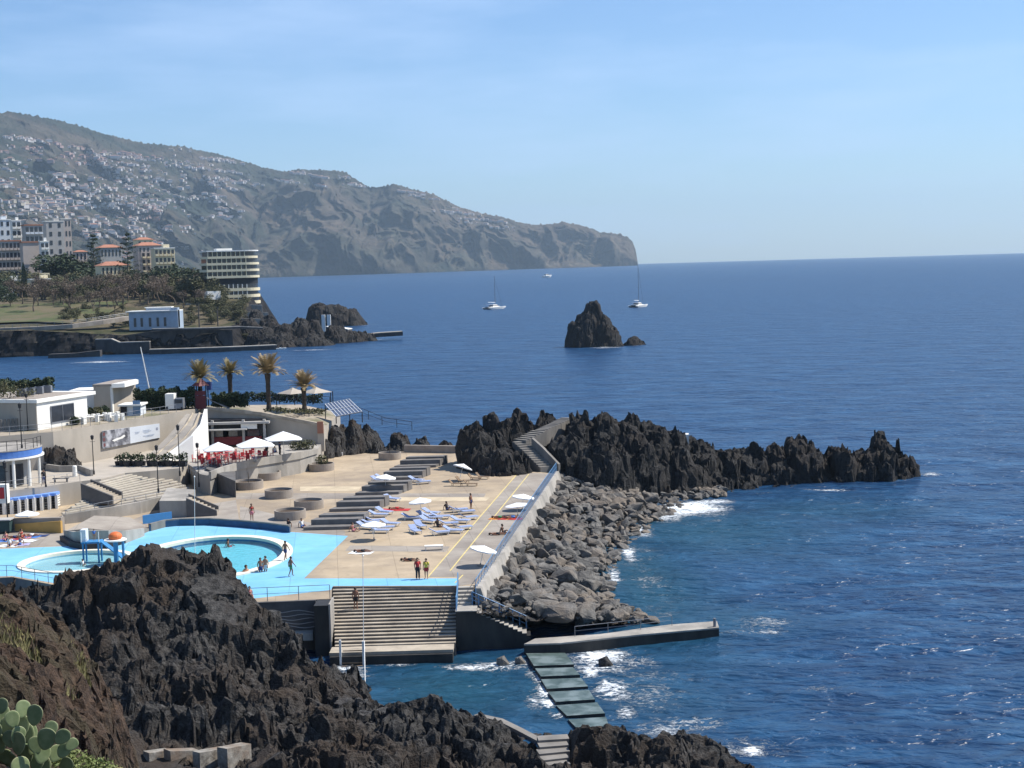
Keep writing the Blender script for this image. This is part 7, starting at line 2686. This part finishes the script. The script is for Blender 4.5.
for k, (x0, x1, y0, Y_, h, mt, lb) in enumerate([(186, 262, 303.5, 640, 3.5, 'greywall', 'stone terrace wall below the rounded hotel'), (205, 268, 311, 622, 3.0, 'concrete', 'pale terrace wall on the slope under the rounded hotel'), (236, 272, 318, 606, 3, 'concrete', 'low pale terrace above the lava shelf')]):
    fwall('terrace_wall', lb, 'wall', [D(x0, y0, Y_), D((x0 + x1) / 2, y0 + .5, Y_ - 2), D(x1, y0 + 1.5, Y_)], h, 1.0, MAT[mt], 'concrete')

# ---------------------------------------------------------------- trees across the bay
def crown_tree(seed, kind):
    r_ = random.Random(seed)
    nm, lb = {'bare': ('bare_tree', 'brown bare branched tree in the park across the bay'), 'bushy': ('leafy_tree', 'dark green bushy tree among the houses across the bay'), 'olive': ('leafy_tree', 'dull olive tree among the houses across the bay')}[kind]
    t = thing(nm, lb, 'tree', (0, 0, 0))
    if kind == 'bare':
        tr, lv = bare_tree((0, 0, 0), 8.5, seed, 16, spread=.8)
        tr.build('trunk', MAT['twig'], t)
        lv.build('crown', MAT['twig'], t)
    else:
        MB().tube([(0, 0, -.5), (.1, 0, 1.5), (0, .1, 4)], [.35, .28, .15], 7).build('trunk', MAT['bark'], t)
        mb = MB()
        for k in range(9):
            c = (r_.gauss(0, 1.7), r_.gauss(0, 1.7), 4.2 + r_.uniform(-1.6, 2.4))
            q = leafball(c, (1.9, 1.9, 1.5), 110, .38, .5, seed * 31 + k)
            mb.add(q.v, q.f)
        mb.build('crown', MAT['leaf_dark'] if kind == 'bushy' else MAT['leaf_olive'], t)
    return Proto(t)


TP = {k: [crown_tree(s + 3 * i, k) for s in (1, 2, 3)] for i, k in enumerate(('bare', 'bushy', 'olive'))}
rt = random.Random(21)


def tree(kind, px, pyb, Y, s):
    v = D(px, pyb, Y)
    z = cz(v.x, Y)
    wh = 'on the slope below the rounded hotel' if Y < 641 and px > 184 else 'under the hotel towers at the left' if px < 58 else 'between the lawn and the orange roofed villas' if px < 130 else 'left of the rounded hotel'
    lb = {'bare': 'brown bare branched tree ', 'bushy': 'dark green bushy tree ', 'olive': 'dull olive tree '}[kind] + wh
    TP[kind][rt.randrange(3)].put((v.x, Y, z), rt.uniform(0, 6.28), lb, {'bare': 'bare trees ', 'bushy': 'dark bushy trees ', 'olive': 'olive trees '}[kind] + wh, scale=(s * rt.uniform(1.15, 1.45), s * rt.uniform(1.15, 1.45), s * rt.uniform(1.0, 1.3)))


for px, Y, s in [(34, 618, 1.25), (38, 640, 1.0), (60, 650, .9), (70, 612, .7), (84, 625, .8), (93, 618, .95), (99, 628, .95), (108, 632, 1.0), (114, 612, .95), (122, 640, 1.0), (54, 680, 1.1), (22, 660, 1.0), (76, 680, 1.1), (128, 655, 1.1), (140, 650, 1.2), (148, 640, 1.1), (104, 668, 1.2), (116, 676, 1.2), (90, 672, 1.2), (134, 676, 1.3), (160, 648, 1.1), (168, 655, 1.2), (12, 690, 1.2), (42, 690, 1.1), (64, 700, 1.3), (175, 640, 1.0), (183, 632, .8), (196, 628, .7), (155, 672, 1.2)]:
    tree('bare', px, 300, Y, s)
for k in range(34):
    tree('bare', rt.uniform(30, 205), 300, rt.uniform(632, 730), rt.uniform(.9, 1.35))
for px, Y, s in [(2, 700, 1.2), (10, 640, .8), (-6, 650, 1.2), (66, 765, 2.6), (60, 770, 2.0), (84, 720, 1.3), (96, 715, 1.2), (108, 720, 1.1), (130, 705, 1.3), (140, 712, 1.3), (148, 690, 1.2), (178, 690, 1.5), (186, 680, 1.5), (194, 690, 1.3), (172, 700, 1.6), (90, 790, 1.8), (126, 770, 1.5), (166, 720, 1.2), (8, 760, 1.5), (18, 740, 1.2), (200, 670, 1.2), (162, 790, 1.5), (30, 800, 1.3), (52, 860, 1.3), (36, 870, 1.2)]:
    tree('bushy', px, 300, Y, s)
for px, Y, s in [(72, 730, 1.3), (78, 745, 1.2), (88, 735, 1.1), (100, 700, 1.0), (110, 700, 1.0), (120, 705, 1.1), (136, 690, 1.2), (144, 675, 1.1), (156, 700, 1.2), (166, 682, 1.3), (174, 668, 1.2), (184, 660, 1.3), (192, 655, 1.4), (200, 648, 1.3), (208, 655, 1.3), (212, 645, 1.1), (56, 720, 1.1), (46, 725, 1.0), (118, 790, 1.6), (106, 795, 1.5), (86, 800, 1.5), (80, 830, 1.6), (205, 632, .7), (222, 628, .6), (238, 618, .6), (250, 612, .6), (258, 606, .5)]:
    tree('olive', px, 300, Y, s)
for k in range(36):
    tree('olive', rt.uniform(40, 212), 300, rt.uniform(650, 800), rt.uniform(.8, 1.3))
for k in range(40):
    tree('olive', rt.uniform(190, 264), 300, rt.uniform(592, 640), rt.uniform(.28, .55))
for k in range(12):
    tree('olive', rt.uniform(-10, 60), 300, rt.uniform(690, 760), rt.uniform(.9, 1.4))
for k in range(26):
    tree('olive', rt.uniform(62, 132), 300, rt.uniform(585, 625), rt.uniform(.22, .5))


def tall_tree(px, ytop, ybase, Y, label, kind, seed):
    a, b = D(px, ybase, Y), D(px, ytop, Y)
    H = b.z - a.z
    r_ = random.Random(seed)
    t = thing('araucaria' if kind == 'tier' else 'cypress' if kind == 'cypress' else 'pine_tree', label, 'tree', a)
    MB().cyl((0, 0, 0), (0, 0, H), .45 if kind == 'tier' else .25, .06, 8).build('trunk', MAT['bark'], t)
    mb = MB()
    if kind == 'cypress':
        for k in range(1400):
            z = r_.uniform(.03, 1)
            rad = H * .09 * math.sin(min(1, (1 - z) * 1.5 + .06) * 1.57) * math.sqrt(r_.random())
            al = r_.uniform(0, 6.28)
            p = Vector((rad * math.cos(al), rad * math.sin(al), z * H))
            mb.add([p, p + Vector((.14, .1, .5)), p + Vector((-.14, .12, .45))], [(0, 1, 2)])
    else:
        tiers = 9
        for j in range(tiers):
            z = H * (.28 + .70 * j / tiers)
            L_ = H * .20 * (1 - (j / tiers) ** 1.6) * r_.uniform(.8, 1.2) + .5
            for q in range(8):
                al = r_.uniform(0, 6.28)
                d = Vector((math.cos(al), math.sin(al), .28))
                for k in range(26):
                    s_ = r_.uniform(.15, 1)
                    p = Vector((0, 0, z)) + d * L_ * s_ + Vector((r_.gauss(0, .25), r_.gauss(0, .25), r_.gauss(.2, .3)))
                    a2 = Vector((r_.gauss(0, 1), r_.gauss(0, 1), r_.gauss(0, .5))).normalized() * .5
                    b2 = Vector((r_.gauss(0, 1), r_.gauss(0, 1), r_.gauss(0, .5))).normalized() * .22
                    mb.add([p - a2, p + b2, p + a2, p - b2], [(0, 1, 2, 3)])
    mb.build('crown', MAT['leaf_dark'], t)


tall_tree(129, 229, 292, 735, 'tall dark araucaria standing above the villas', 'tier', 1)
tall_tree(95, 232, 280, 790, 'dark conical pine left of the tall araucaria', 'tier', 2)
tall_tree(25, 263, 300, 715, 'thin black cypress before the pink grey slab', 'cypress', 3)
tall_tree(176, 262, 300, 735, 'dark ragged pine right of the cream balcony hotel', 'tier', 4)
for k, (px, yt, yb_, Y, lb) in enumerate([(199.5, 300, 329, 568, 'thin bare palm trunk on the quay below the slope'), (218, 304, 326, 572, 'short palm beside the terrace under the rounded hotel')]):
    a, b = D(px, yb_, Y), D(px, yt, Y)
    t = thing('palm_tree', lb, 'palm tree', a)
    MB().cyl((0, 0, 0), (0, 0, b.z - a.z), .3, .2, 7).build('trunk', MAT['bark'], t)
    leafball((0, 0, b.z - a.z), (1.6, 1.6, .9), 160, .5, .1, 70 + k).build('crown', MAT['leaf_olive'], t)
rc = random.Random(8)
for k in range(6):
    v = D(70 + k * 5.5, 291 + rc.uniform(-.8, .8), 712)
    z = cz(v.x, 712)
    t = thing('parked_car', 'parked car in the row among the trees behind the lawn', 'car', (v.x, 712, z + .9), rc.uniform(-.2, .2), 'parked cars behind the lawn')
    mt = MAT['cool_white'] if k % 3 else MAT['rail_grey']
    MB().box((0, 0, .55), (4.2, 1.75, .65)).build('body', mt, t)
    MB().box((-.2, 0, 1.1), (2.4, 1.6, .55), 0, 0, .8).build('cabin', MAT['glass_dark'], t)
    for x in (-1.3, 1.3):
        MB().cyl((x, -.9, .32), (x, .9, .32), .32, n=10).build('wheel', MAT['dark'], t)

# ---------------------------------------------------------------- boats
def catamaran(px, py, ytop, label, rz, s):
    v = G(px, py, 0)
    H = D(px - 1.5, ytop, v.y).z
    t = thing('catamaran', label, 'catamaran', v, rz)
    for sy in (-1, 1):
        mb = MB()
        y = sy * 2.9 * s
        st = [(-8, .75, 1.0, .9), (-6, .95, 1.25, .0), (0, 1.0, 1.35, -.3), (5, .8, 1.5, -.2), (8.3, .06, 1.75, .9)]
        vs, fs = [], []
        for x, w, zt, zb in st:
            vs += [(x * s, y - w * .9 * s, zt * s), (x * s, y - w * .5 * s, zb * s), (x * s, y + w * .5 * s, zb * s), (x * s, y + w * .9 * s, zt * s)]
        for i in range(4):
            for k in range(4):
                k2 = (k + 1) % 4
                fs.append((4 * i + k, 4 * i + k2, 4 * i + 4 + k2, 4 * i + 4 + k))
        fs += [(3, 2, 1, 0), (16, 17, 18, 19)]
        mb.add(vs, fs)
        mb.build('hull', MAT['white'], t)
    MB().box((-1.2 * s, 0, 1.45 * s), (9 * s, 5.6 * s, .35 * s)).build('deck', MAT['white'], t)
    cb_ = MB().box((-.4 * s, 0, 2.25 * s), (5.2 * s, 4.4 * s, 1.3 * s), 0, 0, .72).build('cabin', MAT['white'], t)
    MB().box((-.4 * s, 0, 2.3 * s), (4.75 * s, 3.95 * s, .45 * s)).build('window_band', MAT['glass_dark'], cb_)
    MB().box((-5 * s, 0, 3.1 * s), (3.6 * s, 4.6 * s, .14 * s)).build('bimini', M('boat_canvas', (.30, .34, .42), .8), t)
    ms = MB().cyl((1.2 * s, 0, 1.5 * s), (1.2 * s, 0, H), .20, .12, 8).build('mast', MAT['rail_grey'], t)
    MB().cyl((1.2 * s, 0, 4.2 * s), (-5.6 * s, 0, 4.6 * s), .22, n=8).build('boom', MAT['cool_white'], t)
    MB().bar((1.2 * s, -1.6, H * .45), (1.2 * s, 1.6, H * .45), .1, .1).build('spreader', MAT['rail_grey'], ms)
    MB().bar((1.2 * s, -1.2, H * .7), (1.2 * s, 1.2, H * .7), .1, .1).build('spreader', MAT['rail_grey'], ms)
    MB().cyl((7.6 * s, 0, 1.8 * s), (1.2 * s, 0, H * .95), .06, n=5).build('forestay', MAT['rail_grey'], ms)


catamaran(494, 309, 276, 'white catamaran with bare mast left of the rock islet', .8, 1.0)
catamaran(638, 307, 264, 'white catamaran with a taller mast right of the rock islet', 1.0, .95)
v = G(547, 277.4, 0)
t = thing('motorboat', 'small white motorboat far out in front of the headland', 'motorboat', v, .8)
s = 2.6
mb = MB()
vs, fs = [], []
for x, w, zt, zb in [(-4.5, 1.3, 1.2, -.2), (0, 1.5, 1.3, -.3), (3, 1.0, 1.6, -.1), (5, .05, 1.9, 1.0)]:
    vs += [(x * s, -w * s, zt * s), (x * s, -w * .6 * s, zb * s), (x * s, w * .6 * s, zb * s), (x * s, w * s, zt * s)]
for i in range(3):
    for k in range(4):
        k2 = (k + 1) % 4
        fs.append((4 * i + k, 4 * i + k2, 4 * i + 4 + k2, 4 * i + 4 + k))
fs += [(3, 2, 1, 0), (12, 13, 14, 15)]
mb.add(vs, fs).build('hull', MAT['white'], t)
MB().box((-.5 * s, 0, 1.9 * s), (3.4 * s, 2.0 * s, 1.3 * s), 0, 0, .75).build('cabin', MAT['white'], t)
MB().box((-.4 * s, 0, 2.0 * s), (3.2 * s, 1.85 * s, .5 * s)).build('window_band', MAT['glass_dark'], t)
for px, py, lb, sc in [(204, 352.5, 'small white boat moored beside the long quay', .5), (281, 349.5, 'tiny white dinghy below the black lava shelf', .4)]:
    v = G(px, py, 0)
    t = thing('rowing_boat', lb, 'boat', v, .2)
    mb = MB()
    vs, fs = [], []
    for x, w, zt, zb in [(-4.5, 1.3, 1.2, -.2), (0, 1.5, 1.3, -.3), (3, 1.0, 1.6, -.1), (5, .05, 1.9, 1.0)]:
        vs += [(x * sc, -w * sc, zt * sc), (x * sc, -w * .6 * sc, zb * sc), (x * sc, w * .6 * sc, zb * sc), (x * sc, w * sc, zt * sc)]
    for i in range(3):
        for k in range(4):
            k2 = (k + 1) % 4
            fs.append((4 * i + k, 4 * i + k2, 4 * i + 4 + k2, 4 * i + 4 + k))
    fs += [(3, 2, 1, 0), (12, 13, 14, 15)]
    mb.add(vs, fs).build('hull', MAT['white'], t)
    MB().box((-.5 * sc, 0, 1.6 * sc), (2 * sc, 1.6 * sc, .8 * sc)).build('cabin', MAT['cool_white'], t)

# ---------------------------------------------------------------- houses on the mountain
rh = random.Random(77)
clusters = [  # px, py, rx, ry, n, kind
    (66, 153, 45, 9, 190, 'pink'), (30, 140, 22, 6, 60, 'white'), (40, 205, 60, 22, 560, 'white'), (110, 225, 50, 22, 420, 'white'), (20, 240, 60, 30, 300, 'white'), (150, 185, 70, 22, 330, 'white'), (90, 190, 60, 18, 330, 'white'),
    (220, 205, 26, 8, 120, 'white'), (232, 216, 16, 6, 80, 'white'), (215, 165, 40, 10, 150, 'white'), (150, 160, 60, 12, 150, 'white'), (130, 212, 24, 6, 90, 'pink'), (250, 180, 30, 8, 90, 'white'), (290, 176, 30, 5, 50, 'white'),
    (330, 183, 16, 4, 60, 'white'), (350, 187, 16, 3, 50, 'white'), (430, 199, 22, 5, 110, 'white'), (460, 212, 24, 5, 130, 'white'), (490, 219, 22, 5, 120, 'white'), (515, 224, 16, 3, 60, 'white'), (410, 194, 10, 3, 30, 'white'), (180, 225, 30, 10, 60, 'white'), (5, 180, 30, 20, 160, 'white')]
pts = []
for (cx_, cy_, rx, ry, n, kind) in clusters:
    sub = [(rh.gauss(0, .62), rh.gauss(0, .62)) for _ in range(max(3, n // 22))]
    for k in range(n):
        s0 = rh.choice(sub)
        px = cx_ + rx * (s0[0] + rh.gauss(0, .30))
        py = cy_ + ry * (s0[1] + rh.gauss(0, .07)) + .12 * (px - cx_ - rx * s0[0])
        if px > 560 or px < -200:
            continue
        top = np.interp(px, _RX, _RY)
        bot = np.interp(px, [-100, 0, 100, 195, 258, 400, 520], [300, 292, 285, 262, 240, 215, 232])
        if py < top + 2.5 or py > bot or (py > 198 and rh.random() < .38):
            continue
        pts.append((hill_point(px, py), kind))
pts.sort(key=lambda q: q[0][1])
HP = []
MAT['whitehouse'] = M('weathered_white_render', (.50, .475, .45), .8, var=.12, sc=.03)
MAT['paleroof'] = M('faded_roof', (.30, .24, .21), .85, var=.2, sc=.03)
MAT['rustroof'] = M('faded_tile_roof', (.27, .15, .11), .85, var=.2, sc=.03)
for wallm, roofm in (('whitehouse', 'rustroof'), ('whitehouse', 'paleroof'), ('pinkhouse', 'rustroof'), ('creamhouse', 'paleroof')):
    if wallm not in MAT:
        MAT[wallm] = M(wallm, (.40, .29, .26) if wallm[0] == 'p' else (.40, .36, .28), .8, var=.06, sc=.1)
    mb = MB().box((0, 0, 3.2), (13, 10, 9.4))
    A_ = [(-7, -5.4, 7.9), (7, -5.4, 7.9), (7, 5.4, 7.9), (-7, 5.4, 7.9), (-3.5, 0, 10.2), (3.5, 0, 10.2)]
    mb.add(A_, [(0, 1, 5, 4), (1, 2, 5), (2, 3, 4, 5), (3, 0, 4), (3, 2, 1, 0)], 1)
    HP.append((mb, mb.mesh('hill_house', [MAT[wallm], MAT[roofm]])))
restm = [MB(), MB(), MB(), MB()]
for i, (p, kind) in enumerate(pts):
    k = 2 if kind == 'pink' and rh.random() < .75 else rh.choice((0, 0, 1, 1, 1, 3))
    big_ = rh.choice((.6, .8, .8, 1.0, 1.0, 1.7))
    sx, sy, sz = rh.uniform(.8, 1.5) * big_, rh.uniform(.8, 1.3) * big_, rh.uniform(.7, 1.15) * (.6 + .4 * big_)
    rz = rh.uniform(-.6, .6)
    if i < 300:
        o = bpy.data.objects.new('hill_house', HP[k][1])
        COL.objects.link(o)
        o.location = p
        o.scale = (sx, sy, sz)
        o.rotation_euler = (0, 0, rz)
        kn = ('pale house with a rust roof', 'pale house with a pale roof', 'pink house with a rust roof', 'cream house with a pale roof')[k]
        wh = 'near the left picture edge' if math.atan2(p[0], p[1]) < -.29 else 'above the town'
        tag(o, 'small %s on the hazy mountainside %s' % (kn, wh), 'house', 'mountainside: %s, %s' % (kn, wh))
    else:
        ca, sa = math.cos(rz), math.sin(rz)
        src = HP[k][0]
        n = len(restm[k].v)
        restm[k].v += [(p[0] + x * sx * ca - y * sy * sa, p[1] + x * sx * sa + y * sy * ca, p[2] + z * sz) for x, y, z in src.v]
        restm[k].f += [tuple(j + n for j in f) for f in src.f]
        restm[k].m += src.m
names = [('whitehouse', 'rustroof'), ('whitehouse', 'paleroof'), ('pinkhouse', 'rustroof'), ('creamhouse', 'paleroof')]
allr = MB()
mats = [MAT['whitehouse'], MAT['rustroof'], MAT['pinkhouse'], MAT['creamhouse'], MAT['paleroof']]
mi_of = {'whitehouse': 0, 'rustroof': 1, 'pinkhouse': 2, 'creamhouse': 3, 'paleroof': 4}
for r_, nm in zip(restm, names):
    n = len(allr.v)
    allr.v += r_.v
    allr.f += [tuple(j + n for j in f) for f in r_.f]
    allr.m += [mi_of[nm[q]] for q in r_.m]
stuff(allr.build('distant_houses', mats, loc=(0, 6000, 0)), 'mass of far tiny houses scattered over the upper mountainside', 'houses')
print('houses', len(pts))
